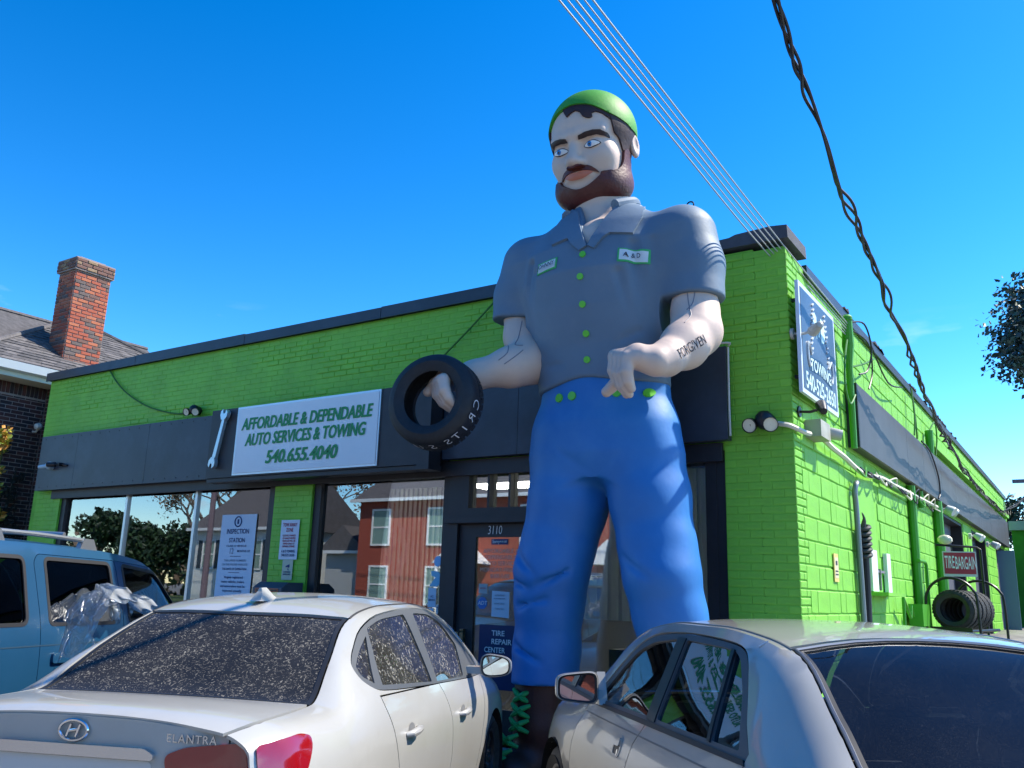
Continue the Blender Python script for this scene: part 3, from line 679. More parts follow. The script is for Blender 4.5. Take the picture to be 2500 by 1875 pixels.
def wheel(parent, x, y, r, w, sg, mr, spokes=7, steel=False):
    ti = MB(); c = (x, y, r); ax = (0, sg, 0)
    ti.lathe(tyre_prof(r, r*.66, w), c, ax, 40, closed=True); o = weld(ti.build('tyre', M_rubber, parent, True))
    b = MB(); R0 = r*.665
    b.lathe([(R0, -w*.4), (R0*.93, -w*.35), (R0*.9, w*.2), (R0*.93, w*.36), (R0, w*.40), (R0+.008, w*.38)], c, ax, 36)
    b.lathe([(R0*.90, -.02), (.02, -.03)], c, ax, 24)
    b.lathe([(.075, w*.18), (.07, w*.30), (.03, w*.33), (.001, w*.33)], c, ax, 20)
    for k in range(spokes):
        t = 2*math.pi*k/spokes; d = Vector((math.cos(t), 0, math.sin(t))); e = Vector((-math.sin(t), 0, math.cos(t))); cc = Vector(c); a = Vector(ax)
        q = [cc+d*.05+e*.035, cc+d*R0*.93+e*.05, cc+d*R0*.93-e*.05, cc+d*.05-e*.035]
        b.add([p+a*(w*.24) for p in q]+[p+a*(w*.10) for p in q], [(0, 1, 2, 3), (0, 4, 5, 1), (1, 5, 6, 2), (2, 6, 7, 3), (3, 7, 4, 0)])
    rim = b.build('rim', mr, o, True)
    for k in range(5):
        t = 2*math.pi*k/5; b = MB(); b.cyl((x+.052*math.cos(t), y+sg*w*.31, r+.052*math.sin(t)), (x+.052*math.cos(t), y+sg*w*.35, r+.052*math.sin(t)), .010, 6); b.build('wheel_nut', M_chrome, o)
    return o
def seat(parent, x, y, h, m, w=.5):
    b = MB(); q = [(x-.05, h), (x+.42, h+.05), (x+.46, h+.16), (x+.05, h+.14), (x-.10, h+.66), (x-.20, h+.66), (x-.14, h+.1)]
    b.prism(q, 1, y-w/2, y+w/2)
    o = b.build('seat', m, parent)
    bm = bmesh.new(); bm.from_mesh(o.data); bmesh.ops.bevel(bm, geom=bm.edges[:]+bm.verts[:], offset=.035, segments=3, affect='EDGES', clamp_overlap=True); bm.to_mesh(o.data); bm.free()
    b = MB(); b.ball((x-.17, y, h+.79), (.05, .13, .09), 12); b.tube([(x-.16, y-.05, h+.6), (x-.165, y-.05, h+.78)], .008, 6); b.tube([(x-.16, y+.05, h+.6), (x-.165, y+.05, h+.78)], .008, 6)
    b.build('headrest', m, o, True)
def mirror(parent, c, sg, w, h, m, mg, out, sail, round_=.9):
    """door mirror: shell opening towards the rear, glass, foot"""
    cx, cy, cz = c; b = MB(); n = 24; rings = []
    for dx, k in ((0, .93), (.004, 1.0), (.03, 1.0), (.07, .93), (.11, .72), (.135, .40), (.142, .05)):
        ring = []
        for j in range(n):
            t = 2*math.pi*j/n; ct, s_ = math.cos(t), math.sin(t); e = .62 if round_ > .5 else .42
            yy = math.copysign(abs(ct)**e, ct)*w/2*k; zz = math.copysign(abs(s_)**e, s_)*h/2*k*(1-.16*(yy*sg*1)/(w/2))
            ring.append((cx+dx+.10*(yy*sg)/(w/2)*0, cy+yy, cz+zz+(k-1)*.01))
        rings.append(ring)
    v = [p for r_ in rings for p in r_]; f = [(i*n+j, i*n+(j+1) % n, (i+1)*n+(j+1) % n, (i+1)*n+j) for i in range(len(rings)-1) for j in range(n)]
    b.add(v, f); b.prism([(cx+.02, cz-h*.40), (cx+.12, cz-h*.40), (cx+.15, cz-h*.1), (cx+.03, cz-h*.1)], 1, cy-sg*w*.42, sail[1])
    o = weld(b.build('door_mirror', m, parent, True))
    g = [(cx+.006, cy+(p[1]-cy)*.88, cz+(p[2]-cz)*.86) for p in rings[0]]; b = MB(); b.add(g, [tuple(range(n)) if sg < 0 else tuple(range(n))]); b.build('mirror_glass', mg, o)
    bz = MB(); q = [(cx+.002, cy+(p[1]-cy)*1.06, cz+(p[2]-cz)*1.06) for p in rings[0]]; q2 = [(cx+.008, cy+(p[1]-cy)*.86, cz+(p[2]-cz)*.84) for p in rings[0]]
    bz.add(q+q2, [(j, (j+1) % n, n+(j+1) % n, n+j) for j in range(n)]); bz.build('mirror_rim', mat('black_trim', (.012, .012, .014), .5), o)
    return o
def arch(cx, r, z0, n=14, cz=None, up=False):
    cz = r if cz is None else cz
    a0 = math.asin(max(-1, min(1, (z0-cz)/r))); return [(cx+r*math.cos(a0+(math.pi-2*a0)*k/n), cz+r*math.sin(a0+(math.pi-2*a0)*k/n)) for k in range(n+1)]
M_mirror = mat('mirror_silver', (.75, .78, .8), .02, 1.)
M_redl = mat('lamp_red', (.26, .003, .004), .12, coat=1., spec=.8)
M_inner = mat('car_interior', (.03, .03, .033), .8)
M_seatg = mat('seat_grey', (.12, .115, .11), .8, bump=.2)
M_under = mat('underbody', (.006, .006, .007), .8)
def car_base(name, spec, label, cat='car'):
    h = R(spec['hd']); o = empty(name, (spec['X'], spec['Y'], spec.get('dz', 0)), h+math.pi/2, label, cat); return o
# ------------------------------------------------------------------ white saloon, seen from behind on its right
def white_saloon():
    M = mat('car_white', (.40, .39, .36), .32, var=.03, vscale=2, coat=.8, dirt=(.34, .32, .27), dscale=5, damt=.35, bump=.0)
    T = car_base('white_sedan', dict(X=-1.209, Y=-5.371, hd=23.2), 'dusty white sedan with red tail lamp and dirty rear window')
    Bd = Body([(.04, 1.028), (.10, 1.048), (.2, 1.055), (.45, 1.052), (.66, 1.035), (.74, 1.062), (1.0, 1.205), (1.30, 1.375), (1.42, 1.418), (1.7, 1.462), (2.1, 1.482), (2.5, 1.472), (2.8, 1.435), (3.02, 1.375), (3.4, 1.19), (3.78, 1.015), (3.86, .99), (4.2, .905), (4.42, .79), (4.56, .62), (4.6, .5)], [
        [(.04, .60, .985), (.2, .665, 1.015), (.45, .675, 1.02), (.66, .668, 1.025), (.95, .622, 1.18), (1.32, .555, 1.352), (1.5, .553, 1.395), (1.8, .562, 1.425), (2.3, .572, 1.432), (2.75, .588, 1.395), (3.02, .615, 1.318), (3.4, .675, 1.14), (3.78, .735, .962), (4.2, .715, .852), (4.45, .64, .72), (4.6, .5, .48)],
        [(.04, .655, .96), (.2, .745, .985), (.45, .765, .998), (.66, .765, 1.005), (.95, .705, 1.145), (1.32, .638, 1.305), (1.5, .630, 1.35), (1.8, .635, 1.385), (2.3, .648, 1.39), (2.75, .670, 1.345), (3.02, .70, 1.262), (3.4, .755, 1.085), (3.78, .79, .925), (4.2, .775, .82), (4.45, .69, .69), (4.6, .52, .46)],
        [(.04, .69, .93), (.2, .785, .955), (.45, .805, .965), (.66, .805, .985), (.95, .775, 1.07), (1.32, .737, 1.165), (1.8, .735, 1.205), (2.3, .742, 1.195), (2.75, .757, 1.16), (3.02, .772, 1.11), (3.4, .80, 1.0), (3.78, .815, .885), (4.2, .80, .79), (4.45, .705, .66), (4.6, .53, .44)],
        [(.04, .70, .88), (.2, .805, .91), (.66, .833, .95), (1.1, .835, 1.0), (1.8, .833, .99), (2.3, .836, .97), (2.75, .838, .955), (3.1, .838, .94), (3.78, .84, .85), (4.2, .82, .75), (4.45, .72, .62), (4.6, .54, .42)],
        [(.04, .72, .76), (.2, .835, .78), (.66, .872, .82), (1.3, .886, .81), (2.3, .888, .78), (3.1, .886, .76), (3.78, .878, .73), (4.2, .845, .66), (4.45, .735, .56), (4.6, .55, .40)],
        [(.04, .71, .5), (.2, .835, .5), (.66, .875, .5), (1.3, .876, .5), (2.3, .874, .5), (3.1, .874, .5), (3.78, .876, .5), (4.2, .85, .46), (4.45, .74, .44), (4.6, .55, .37)],
        [(.04, .66, .22), (.2, .79, .2), (.66, .82, .2), (1.3, .82, .2), (2.3, .82, .2), (3.1, .82, .2), (3.78, .82, .2), (4.2, .80, .2), (4.45, .69, .22), (4.6, .5, .24)]])
    sm = lambda x: Bd.seam_y(x)
    seam = lambda xs: [(x, Bd.seam_z(x)) for x in xs]
    # upper panels
    def band(xa, xb, n=14, k=1., ca=0., cb=0.):
        """outline from seam to seam between two cross lines bowed by ca, cb"""
        xs = np.linspace(xa, xb, n); L_ = [(x, sm(x)*k) for x in xs]; ar = lambda x, c: [(x+c*(1-(2*t-1)**2), sm(x)*k*(1-2*t)) for t in np.linspace(0, 1, 9)]
        return [(x, -y) for x, y in L_]+ar(xb, cb)[1:-1]+L_[::-1]+[(p[0], -p[1]) for p in ar(xa, ca)][1:-1] if False else [(x, -y) for x, y in L_]+[(p[0], -p[1]) for p in ar(xb, cb)][1:-1]+[(x, y) for x, y in L_[::-1]]+ar(xa, ca)[1:-1]
    panel(Bd, 'roof_panel', band(1.36, 2.98, 20, 1, -.05, .05), M, T, 'top', r=.07)
    panel(Bd, 'boot_lid', band(.045, .655, 14, .985, 0, -.02), M, T, 'top', r=.06)
    panel(Bd, 'bonnet', band(3.86, 4.54, 14, .97, 0, .02), M, T, 'top', r=.08)
    gd = glass('glass_dusty', (.03, .03, .032), .045, .06, dirt=.8, dcol=(.34, .31, .26), dscale=46, gcol=(.45, .47, .5))
    rg = panel(Bd, 'rear_window', band(.675, 1.335, 14, .965, 0, -.045), gd, T, 'top', off=-.006, fl=.004, r=.06)
    panel(Bd, 'rear_window_seal', band(.662, 1.352, 14, .995, 0, -.048), M_trim, T, 'top', holes=[inset(band(.675, 1.335, 14, .965, 0, -.045), .006)], off=-.002, fl=.01, r=.06)
    panel(Bd, 'windscreen', band(3.02, 3.80, 14, .97, .05, 0), glass('glass_clear', (.55, .62, .6), .05), T, 'top', off=-.004, fl=.004, r=.08)
    panel(Bd, 'scuttle', band(3.80, 3.86, 5, .97), M_trim, T, 'top', off=-.01, r=.06)
    hg = mat('defroster_line', (.12, .10, .08), .6)
    # flank outlines (x, z)
    DLO = [(1.02, 1.145), (1.05, 1.18), (1.15, 1.235), (1.34, 1.318), (1.6, 1.378), (1.95, 1.403), (2.25, 1.408), (2.52, 1.392), (2.72, 1.352), (2.9, 1.282), (3.12, 1.165), (3.32, 1.04), (3.40, .972), (3.36, .948), (3.0, .952), (2.2, .985), (1.6, 1.015), (1.22, 1.04), (1.10, 1.062), (1.035, 1.10)]
    DLO = smoothpoly(DLO, 3)
    RD = [(1.13, 1.02), (2.20, .985), (2.26, .93), (2.36, .76), (2.42, .55), (2.41, .27), (1.45, .27), (1.40, .45), (1.30, .68), (1.21, .86), (1.15, .97)]
    FD = [(2.20, .985), (3.0, .952), (3.34, .948), (3.33, .85), (3.30, .55), (3.28, .27), (2.41, .27), (2.42, .55), (2.36, .76), (2.26, .93)]
    FEN = [(3.34, .948)]+seam(np.linspace(3.40, 3.86, 6))+seam(np.linspace(3.95, 4.55, 8))+[(4.57, .40)]+[(4.15, .27)]+arch(3.75, .355, .27, 16, .315)+[(3.28, .27), (3.30, .55), (3.33, .85)]
    gaps = [p for p in DLO]
    qt = seam(np.linspace(.045, 3.38, 60))
    QTR = qt+[(3.40, .972)]+[(3.34, .948)]+[(3.0, .952), (2.20, .985), (1.13, 1.02), (1.15, .97), (1.21, .86), (1.30, .68), (1.40, .45), (1.45, .27)]+arch(1.05, .355, .27, 16, .315)[0:]+[(.25, .27), (.045, .40)]
    for sg in (1, -1):
        P1 = panel(Bd, 'body_side', QTR, M, T, 'side', sg, holes=[inset(DLO, -.004)], fl=.014, r=.06)
        lr = panel(Bd, 'rear_door', RD, M, T, 'side', sg, r=.06); lf = panel(Bd, 'front_door', FD, M, T, 'side', sg, r=.06)
        panel(Bd, 'front_wing', FEN, M, T, 'side', sg, r=.06)
        # glass and pillars
        qp = rnd([(1.06, 1.115), (1.15, 1.075), (1.345, 1.285), (1.17, 1.215), (1.055, 1.155)], [.03, .01, .01, .06, .02])
        rp = rnd([(1.235, 1.062), (2.085, 1.005), (2.02, 1.38), (1.62, 1.362), (1.40, 1.318)], [.01, .01, .02, .1, .02])
        fp = rnd([(2.20, .998), (2.86, .972), (2.935, 1.165), (2.70, 1.325), (2.50, 1.372), (2.25, 1.383), (2.19, 1.38)], [.01, .02, .03, .06, .06, .02, .02])
        gs = glass('glass_dusty_side', (.16, .17, .175), .16, .03, dirt=.62, dcol=(.45, .43, .38), dscale=30)
        panel(Bd, 'window_surround', inset(DLO, .002), mat('grey_trim', (.075, .08, .085), .45), T, 'side', sg, holes=[qp, rp, fp], off=-.004, fl=.012, r=.05, gap=0)
        for q in (qp, rp, fp): panel(Bd, 'side_window', q, gs, T, 'side', sg, off=-.013, fl=.0, r=.06, gap=-.003)
        # door handles: shade of the cup painted as a flat grey patch, bar in front
        for dr, hx, hz in ((lr, 1.40, .815), (lf, 2.55, .775)):
            y = Bd.side([(hx+.08, hz)])[0][1]
            b = MB(); pr_ = [(0, 0), (.03, .020), (.10, .026), (.17, .022), (.20, 0)]
            for (x0, w0), (x1, w1) in zip(pr_[:-1], pr_[1:]): pass
            b.tube([(hx, sg*(y-.004), hz-.004), (hx+.025, sg*(y+.022), hz), (hx+.10, sg*(y+.030), hz+.004), (hx+.17, sg*(y+.024), hz+.006), (hx+.20, sg*(y-.004), hz+.006)], [.012, .018, .020, .018, .012], 10)
            b.build('door_handle', M, dr, True)
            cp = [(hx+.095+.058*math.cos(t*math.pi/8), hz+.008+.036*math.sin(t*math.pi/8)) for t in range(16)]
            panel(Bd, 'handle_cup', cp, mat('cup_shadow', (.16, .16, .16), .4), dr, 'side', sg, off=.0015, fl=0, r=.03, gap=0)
        mirror(T, (2.98, sg*1.02, 1.035), sg, .215, .145, M, M_mirror, 0, (0, sg*.80))
        # wheels and wells
        for wx in (1.05, 3.75):
            wheel(T, wx, sg*.775, .315, .19, sg, mat('rim_dark', (.05, .05, .055), .45, .6), 7)
            b = MB(); b.lathe([(.355, .14), (.36, -.2), (.05, -.2)], (wx, sg*.74, .315), (0, sg, 0), 30); b.build('wheel_well', M_under, T)
        # tail lamp: flank and rear part
        lp = rnd([(.05, .945), (.20, .965), (.33, .955), (.30, .90), (.22, .80), (.05, .765)], .03)
    # rear face
    def fx(y, z): return .040+.13*(abs(y)/.74)**5-.055*(z < .64)*min(1, (.64-z)/.03)+.02*max(0, (z-.9))
    def rear(name, poly, m, off=0, fl=.01, r=.05, gap=.002, parent=T):
        v, f, bd = tri2d(inset(poly, gap) if gap else poly, (), r); P = np.array([(fx(y, z), -y, z) for y, z in v])
        q = P[f[0]]; flip = np.cross(q[1]-q[0], q[2]-q[0])[0] > 0
        VV, F = skin(P, f, bd, off, fl, flip); return mk(name, VV, F, m, parent, True, 30)
    lid = rear('boot_face', rnd([(-.60, .985), (-.30, 1.018), (0, 1.024), (.30, 1.018), (.60, .985), (.60, .66), (-.60, .66)], [.03, .1, .1, .1, .03, .05, .05]), M)
    rear('rear_quarter_face', [(.602, .985), (.66, .955), (.70, .90), (.715, .78), (.715, .645), (.602, .655)], M); rear('rear_quarter_face', [(-.602, .985), (-.66, .955), (-.70, .90), (-.715, .78), (-.715, .645), (-.602, .655)], M)
    rear('rear_bumper', rnd([(-.72, .64), (.72, .64), (.70, .25), (-.70, .25)], .06), M)
    for sg in (1, -1):
        # one lamp object per side: rear part joined with the part on the flank
        po = rnd([(sg*.375, .905), (sg*.45, .935), (sg*.62, .952), (sg*.70, .945), (sg*.715, .78), (sg*.60, .765), (sg*.45, .80), (sg*.385, .85)], .025)
        lamp = rear('tail_lamp', po, M_redl, off=.010, fl=.02, gap=0)
        sp = rnd([(.07, .945), (.16, .962), (.27, .968), (.335, .955), (.325, .915), (.26, .845), (.17, .79), (.07, .775)], .025)
        panel(Bd, 'lamp_side', sp, M_redl, lamp, 'side', -sg, off=.008, fl=.02, gap=0, r=.04)
        ri = rnd([(sg*.45, .835), (sg*.60, .825), (sg*.60, .785), (sg*.46, .805)], .012); rear('reverse_lens', ri, mat('lens_white', (.7, .7, .72), .15, coat=1), off=.013, fl=.004, gap=0, parent=lamp)
    # chrome strip, badge, script
    rear('boot_garnish', rnd([(-.30, .925), (.30, .925), (.34, .905), (.335, .885), (-.335, .885), (-.34, .905)], .012), M_chrome, off=.022, fl=.03, gap=0)
    rear('plate_recess', rnd([(-.33, .88), (.33, .88), (.30, .70), (-.30, .70)], .03), mat('car_white_shade', (.55, .54, .52), .4), off=.002, fl=.0, gap=0)
    bg_ = MB(); cx = fx(0, .97)-.012
    ring = [(cx, .058*math.cos(t*math.pi/16), .972+.036*math.sin(t*math.pi/16)) for t in range(32)]; bg_.tube(ring, .006, 6, closed=True)
    bg_.tube([(cx, .026, .950), (cx, .012, .994)], .006, 6); bg_.tube([(cx, -.012, .950), (cx, -.026, .994)], .006, 6); bg_.tube([(cx, .018, .969), (cx, -.018, .976)], .005, 6)
    bg_.build('boot_emblem', M_chrome, T, True)
    text('model_script', 'ELANTRA', (fx(-.46, .965)-.005, -.47, .962), (0, -1, 0), (0, 0, 1), M_chrome, T, size=.042, bold=.003, ext=.003, spacing=1.15)
    # roof antenna fin, roof ditch strips
    b = MB(); fz = float(Bd.top([(1.52, 0)])[0][2])-.004
    q = [(1.40, fz), (1.47, fz+.030), (1.535, fz+.072), (1.60, fz+.070), (1.605, fz+.05), (1.64, fz+.006), (1.66, fz)]
    b.v = []; n = len(q); b.add([(x+.0, .032*(1-(z-fz)/.085), z) for x, z in q]+[(x, -.032*(1-(z-fz)/.085), z) for x, z in q], [tuple(range(n))[::-1], tuple(range(n, 2*n))]+[(i, (i+1) % n, n+(i+1) % n, n+i) for i in range(n-1)])
    # the fin leans back: mirror it along the car so its tip is to the rear
    b.v = [(3.06-x, y, z) for x, y, z in b.v]; b.f = [t[::-1] for t in b.f]
    o = b.build('antenna_fin', M, T); 
    for sg in (1, -1):
        b = MB(); b.tube([(x, sg*(sm(x)+.001), Bd.seam_z(x)-.002) for x in np.linspace(1.36, 3.0, 30)], .007, 6); b.build('roof_strip', M_trim, T, True)
    # floor, seats, dashboard, parcel shelf with brake lamp
    b = MB(); b.box((.5, -.74, .20), (4.3, .74, .26)); b.box((.2, -.60, .26), (.9, .60, .90)); b.box((3.25, -.70, .5), (3.7, .70, .93)); b.prism([(.62, .93), (1.0, .93), (1.05, .90), (1.0, .55), (.62, .8)], 1, -.62, .62); b.build('cabin_floor', M_inner, T)
    for y in (-.37, .37): seat(T, 2.15, y, .42, M_seatg)
    seat(T, 1.62, .36, .30, M_seatg, .6); seat(T, 1.62, -.36, .30, M_seatg, .6)
    b = MB(); b.box((.76, -.12, .935), (.84, .12, .985)); b.build('brake_lamp', mat('lamp_dark_red', (.12, .01, .01), .3), T)
    b = MB(); b.tube([(3.05+.0, .37+.18*math.cos(t*math.pi/10), .86+.17*math.sin(t*math.pi/10)) for t in range(20)], .015, 8, closed=True); b.build('steering_wheel', M_trim, T, True)
    # front bumper and lamps
    b = MB(); b.prism([(-.60, 4.42), (-.40, 4.56), (0, 4.60), (.40, 4.56), (.60, 4.42), (.58, 4.36), (-.58, 4.36)], 2, .24, .60); b.v = [(y, x, z) for x, y, z in b.v]; b.f = [t[::-1] for t in b.f]; b.build('front_bumper', M, T)
    for sg in (1, -1):
        b = MB(); b.ball((4.40, sg*.56, .68), (.10, .11, .06), 12); b.build('headlamp', mat('lens_clear', (.6, .62, .65), .1, coat=1), T, True)
    b = MB(); b.box((.15, -.70, .18), (4.4, .70, .22)); b.build('underside', M_under, T)
    return T, Bd
white_car, Bd1 = white_saloon()
# ------------------------------------------------------------------ silver saloon, seen from behind on its left
def lower_rows(L, w=.876):
    return [[(.05, w-.155, .5), (.3, w-.03, .5), (.7, w, .5), (2.4, w, .5), (3.6, w, .5), (4.1, w-.025, .46), (L-.15, w-.12, .44), (L, w-.31, .37)],
            [(.05, w-.20, .22), (.3, w-.07, .2), (.7, w-.05, .2), (2.4, w-.05, .2), (3.6, w-.05, .2), (4.1, w-.07, .2), (L-.15, w-.17, .22), (L, w-.36, .24)]]
def cross_band(Bd, xa, xb, n=14, k=1., ca=0., cb=0.):
    sm = Bd.seam_y; xs = np.linspace(xa, xb, n); L_ = [(x, sm(x)*k) for x in xs]; ar = lambda x, c: [(x+c*(1-(2*t-1)**2), sm(x)*k*(1-2*t)) for t in np.linspace(0, 1, 9)]
    return [(x, -y) for x, y in L_]+[(p[0], -p[1]) for p in ar(xb, cb)][1:-1]+L_[::-1]+ar(xa, ca)[1:-1]
def simple_ends(T, M, x0, x1, zt, zf, w):
    b = MB(); b.prism([(-w, .24), (w, .24), (w, zt-.08), (w-.12, zt), (-w+.12, zt), (-w, zt-.08)], 0, x0+.0, x0+.06); b.build('rear_face', M, T)
    b = MB(); b.prism([(-w*.8, .24), (w*.8, .24), (w*.8, zf), (-w*.8, zf)], 0, x1-.10, x1-.02); b.build('front_bumper', M, T)
    for sg in (1, -1):
        b = MB(); b.box((x0-.02, sg*w*.62, zt-.28), (x0+.03, sg*w*1.0, zt-.10)); b.build('tail_lamp', M_redl, T)
        b = MB(); b.ball((x1-.12, sg*w*.62, zf-.02), (.10, .13, .07), 12); b.build('headlamp', mat('lens_clear', (.6, .62, .65), .1, coat=1), T, True)
def silver_saloon():
    M = mat('car_silver', (.40, .385, .345), .32, .2, var=.03, vscale=2, coat=.9, dirt=(.33, .31, .26), dscale=4, damt=.25)
    T = car_base('silver_sedan', dict(X=2.45, Y=-4.70, hd=43), 'silver sedan with dark rear window and chrome-lipped door handle')
    Bd = Body([(.05, .985), (.3, 1.01), (.58, 1.005), (.68, 1.02), (1.0, 1.18), (1.35, 1.345), (1.52, 1.395), (1.8, 1.428), (2.15, 1.443), (2.5, 1.436), (2.8, 1.405), (3.0, 1.355), (3.3, 1.175), (3.55, 1.005), (3.66, .965), (4.1, .915), (4.45, .80), (4.56, .66), (4.6, .5)], [
        [(.05, .66, .96), (.3, .70, .985), (.68, .685, .995), (1.0, .628, 1.155), (1.36, .562, 1.342), (1.6, .556, 1.382), (2.0, .56, 1.408), (2.4, .566, 1.408), (2.8, .586, 1.372), (3.0, .605, 1.32), (3.3, .66, 1.14), (3.6, .735, .955), (4.1, .73, .89), (4.45, .68, .775), (4.6, .52, .5)],
        [(.05, .72, .93), (.3, .765, .96), (.68, .768, .975), (1.0, .705, 1.115), (1.36, .628, 1.312), (1.6, .615, 1.355), (2.0, .615, 1.38), (2.4, .62, 1.378), (2.8, .645, 1.335), (3.0, .67, 1.272), (3.3, .725, 1.095), (3.6, .785, .93), (4.1, .78, .86), (4.45, .72, .74), (4.6, .54, .48)],
        [(.05, .745, .90), (.3, .80, .93), (.68, .802, .945), (1.0, .768, 1.03), (1.36, .728, 1.165), (1.6, .715, 1.19), (2.4, .72, 1.188), (2.8, .735, 1.16), (3.0, .75, 1.115), (3.3, .79, 1.0), (3.6, .81, .895), (4.1, .805, .82), (4.45, .735, .70), (4.6, .55, .46)],
        [(.05, .76, .85), (.3, .82, .88), (.68, .83, .91), (1.1, .826, .965), (1.6, .822, .978), (2.4, .824, .968), (3.0, .83, .95), (3.6, .836, .855), (4.1, .825, .775), (4.45, .75, .65), (4.6, .56, .44)],
        [(.05, .77, .74), (.3, .85, .76), (.68, .88, .78), (1.3, .89, .77), (2.4, .892, .75), (3.2, .89, .74), (3.6, .885, .70), (4.1, .86, .64), (4.45, .77, .55), (4.6, .57, .41)]]+lower_rows(4.6, .882))
    seam = lambda xs: [(x, Bd.seam_z(x)) for x in xs]; sm = Bd.seam_y
    panel(Bd, 'roof_panel', cross_band(Bd, 1.43, 2.97, 22, .995, .10, .06), M, T, 'top', r=.06)
    panel(Bd, 'boot_lid', cross_band(Bd, .06, .63, 12, .985, 0, -.05), M, T, 'top', r=.06)
    panel(Bd, 'bonnet', cross_band(Bd, 3.66, 4.55, 14, .97, 0, .02), M, T, 'top', r=.08)
    gl = cross_band(Bd, .70, 1.385, 14, .955, -.055, .105)
    panel(Bd, 'rear_window', gl, glass('glass_rear_dark', (.10, .12, .15), .03, .015, dirt=.06, dcol=(.5, .5, .5), dscale=260, gcol=(.30, .32, .36)), T, 'top', off=-.008, fl=.004, r=.05)
    panel(Bd, 'rear_window_seal', cross_band(Bd, .675, 1.405, 14, .993, -.058, .105), M_trim, T, 'top', holes=[inset(gl, .006)], off=-.003, fl=.01, r=.05)
    b = MB(); P = Bd.top([(p[0], p[1]) for p in inset(cross_band(Bd, .69, 1.395, 14, .985, -.055, .105), 0)])
    b.tube([tuple(p) for p in P], .007, 6, closed=True); b.build('rear_window_trim', mat('trim_pewter', (.22, .22, .23), .35, .7), T, True)
    panel(Bd, 'windscreen', cross_band(Bd, 3.0, 3.58, 12, .96, .06, 0), glass('glass_clear', (.55, .62, .6), .05), T, 'top', off=-.004, fl=.004, r=.08)
    panel(Bd, 'scuttle', cross_band(Bd, 3.58, 3.66, 5, .97), M_trim, T, 'top', off=-.01, r=.06)
    DLO = smoothpoly([(1.275, .998), (1.36, 1.10), (1.55, 1.275), (1.65, 1.335), (1.80, 1.356), (2.1, 1.366), (2.4, 1.362), (2.68, 1.335), (2.86, 1.262), (3.04, 1.13), (3.15, 1.02), (3.17, .972), (3.0, .968), (2.3, .985), (1.6, .995)], 3)
    RD = [(1.275, .992), (2.28, .982), (2.36, .88), (2.42, .62), (2.42, .27), (1.45, .27), (1.40, .45), (1.32, .64), (1.27, .82), (1.255, .92)]
    FD = [(2.28, .982), (3.15, .962), (3.26, .945), (3.36, .82), (3.44, .60), (3.42, .27), (2.42, .27), (2.42, .62), (2.36, .88)]
    FEN = [(3.26, .945)]+seam(np.linspace(3.34, 3.66, 5))+seam(np.linspace(3.75, 4.54, 9))+[(4.57, .42)]+[(4.25, .27)]+arch(3.86, .36, .27, 16, .315)+[(3.42, .27), (3.44, .60), (3.36, .82)]
    QTR = seam(np.linspace(.055, 3.33, 60))+[(3.26, .945), (3.15, .962), (2.28, .982), (1.275, .992), (1.255, .92), (1.27, .82), (1.32, .64), (1.40, .45), (1.45, .27)]+arch(1.05, .36, .27, 16, .315)+[(.25, .27), (.055, .40)]
    rp = rnd([(1.345, 1.022), (1.585, 1.018), (1.725, 1.328), (1.655, 1.305), (1.50, 1.19)], [.02, .01, .01, .03, .05]); rp2 = rnd([(1.61, 1.018), (2.185, 1.008), (2.245, 1.34), (1.85, 1.335), (1.75, 1.33)], [.01, .02, .02, .05, .01])
    fp = rnd([(2.315, 1.006), (3.05, .992), (3.07, 1.03), (2.96, 1.14), (2.80, 1.255), (2.64, 1.308), (2.36, 1.338)], [.02, .02, .02, .06, .06, .05, .02])
    gs = glass('glass_side', (.30, .36, .35), .22, .01)
    M_bp = mat('pillar_black', (.014, .015, .018), .3)
    for sg in (1, -1):
        panel(Bd, 'body_side', QTR, M, T, 'side', sg, holes=[inset(DLO, -.004)], fl=.014, r=.055)
        lr = panel(Bd, 'rear_door', RD, M, T, 'side', sg, r=.06); lf = panel(Bd, 'front_door', FD, M, T, 'side', sg, r=.06)
        panel(Bd, 'front_wing', FEN, M, T, 'side', sg, r=.06)
        panel(Bd, 'window_surround', inset(DLO, .003), mat('grey_trim', (.075, .08, .085), .45), T, 'side', sg, holes=[rp, rp2, fp], off=-.004, fl=.012, r=.05, gap=0)
        panel(Bd, 'centre_pillar', [(2.195, .995), (2.305, .995), (2.35, 1.345), (2.255, 1.345)], M_bp, T, 'side', sg, off=.002, fl=.01, r=.05, gap=0)
        panel(Bd, 'window_bar', [(1.585, 1.01), (1.612, 1.01), (1.752, 1.335), (1.722, 1.33)], M_bp, T, 'side', sg, off=.003, fl=.01, r=.05, gap=0)
        for q in (rp, rp2, fp): panel(Bd, 'side_window', q, gs, T, 'side', sg, off=-.014, fl=0, r=.06, gap=-.003)
        # belt moulding and crease
        panel(Bd, 'belt_moulding', [(1.26, .985), (3.16, .955), (3.16, .972), (2.3, .99), (1.28, 1.002)], M_trim, T, 'side', sg, off=.006, fl=.012, r=.05, gap=0)
        panel(Bd, 'body_crease', [(1.26, .930), (3.24, .905), (3.24, .911), (1.26, .937)], mat('crease_shadow', (.16, .165, .17), .4, .5), T, 'side', sg, off=.002, fl=.004, r=.05, gap=0)
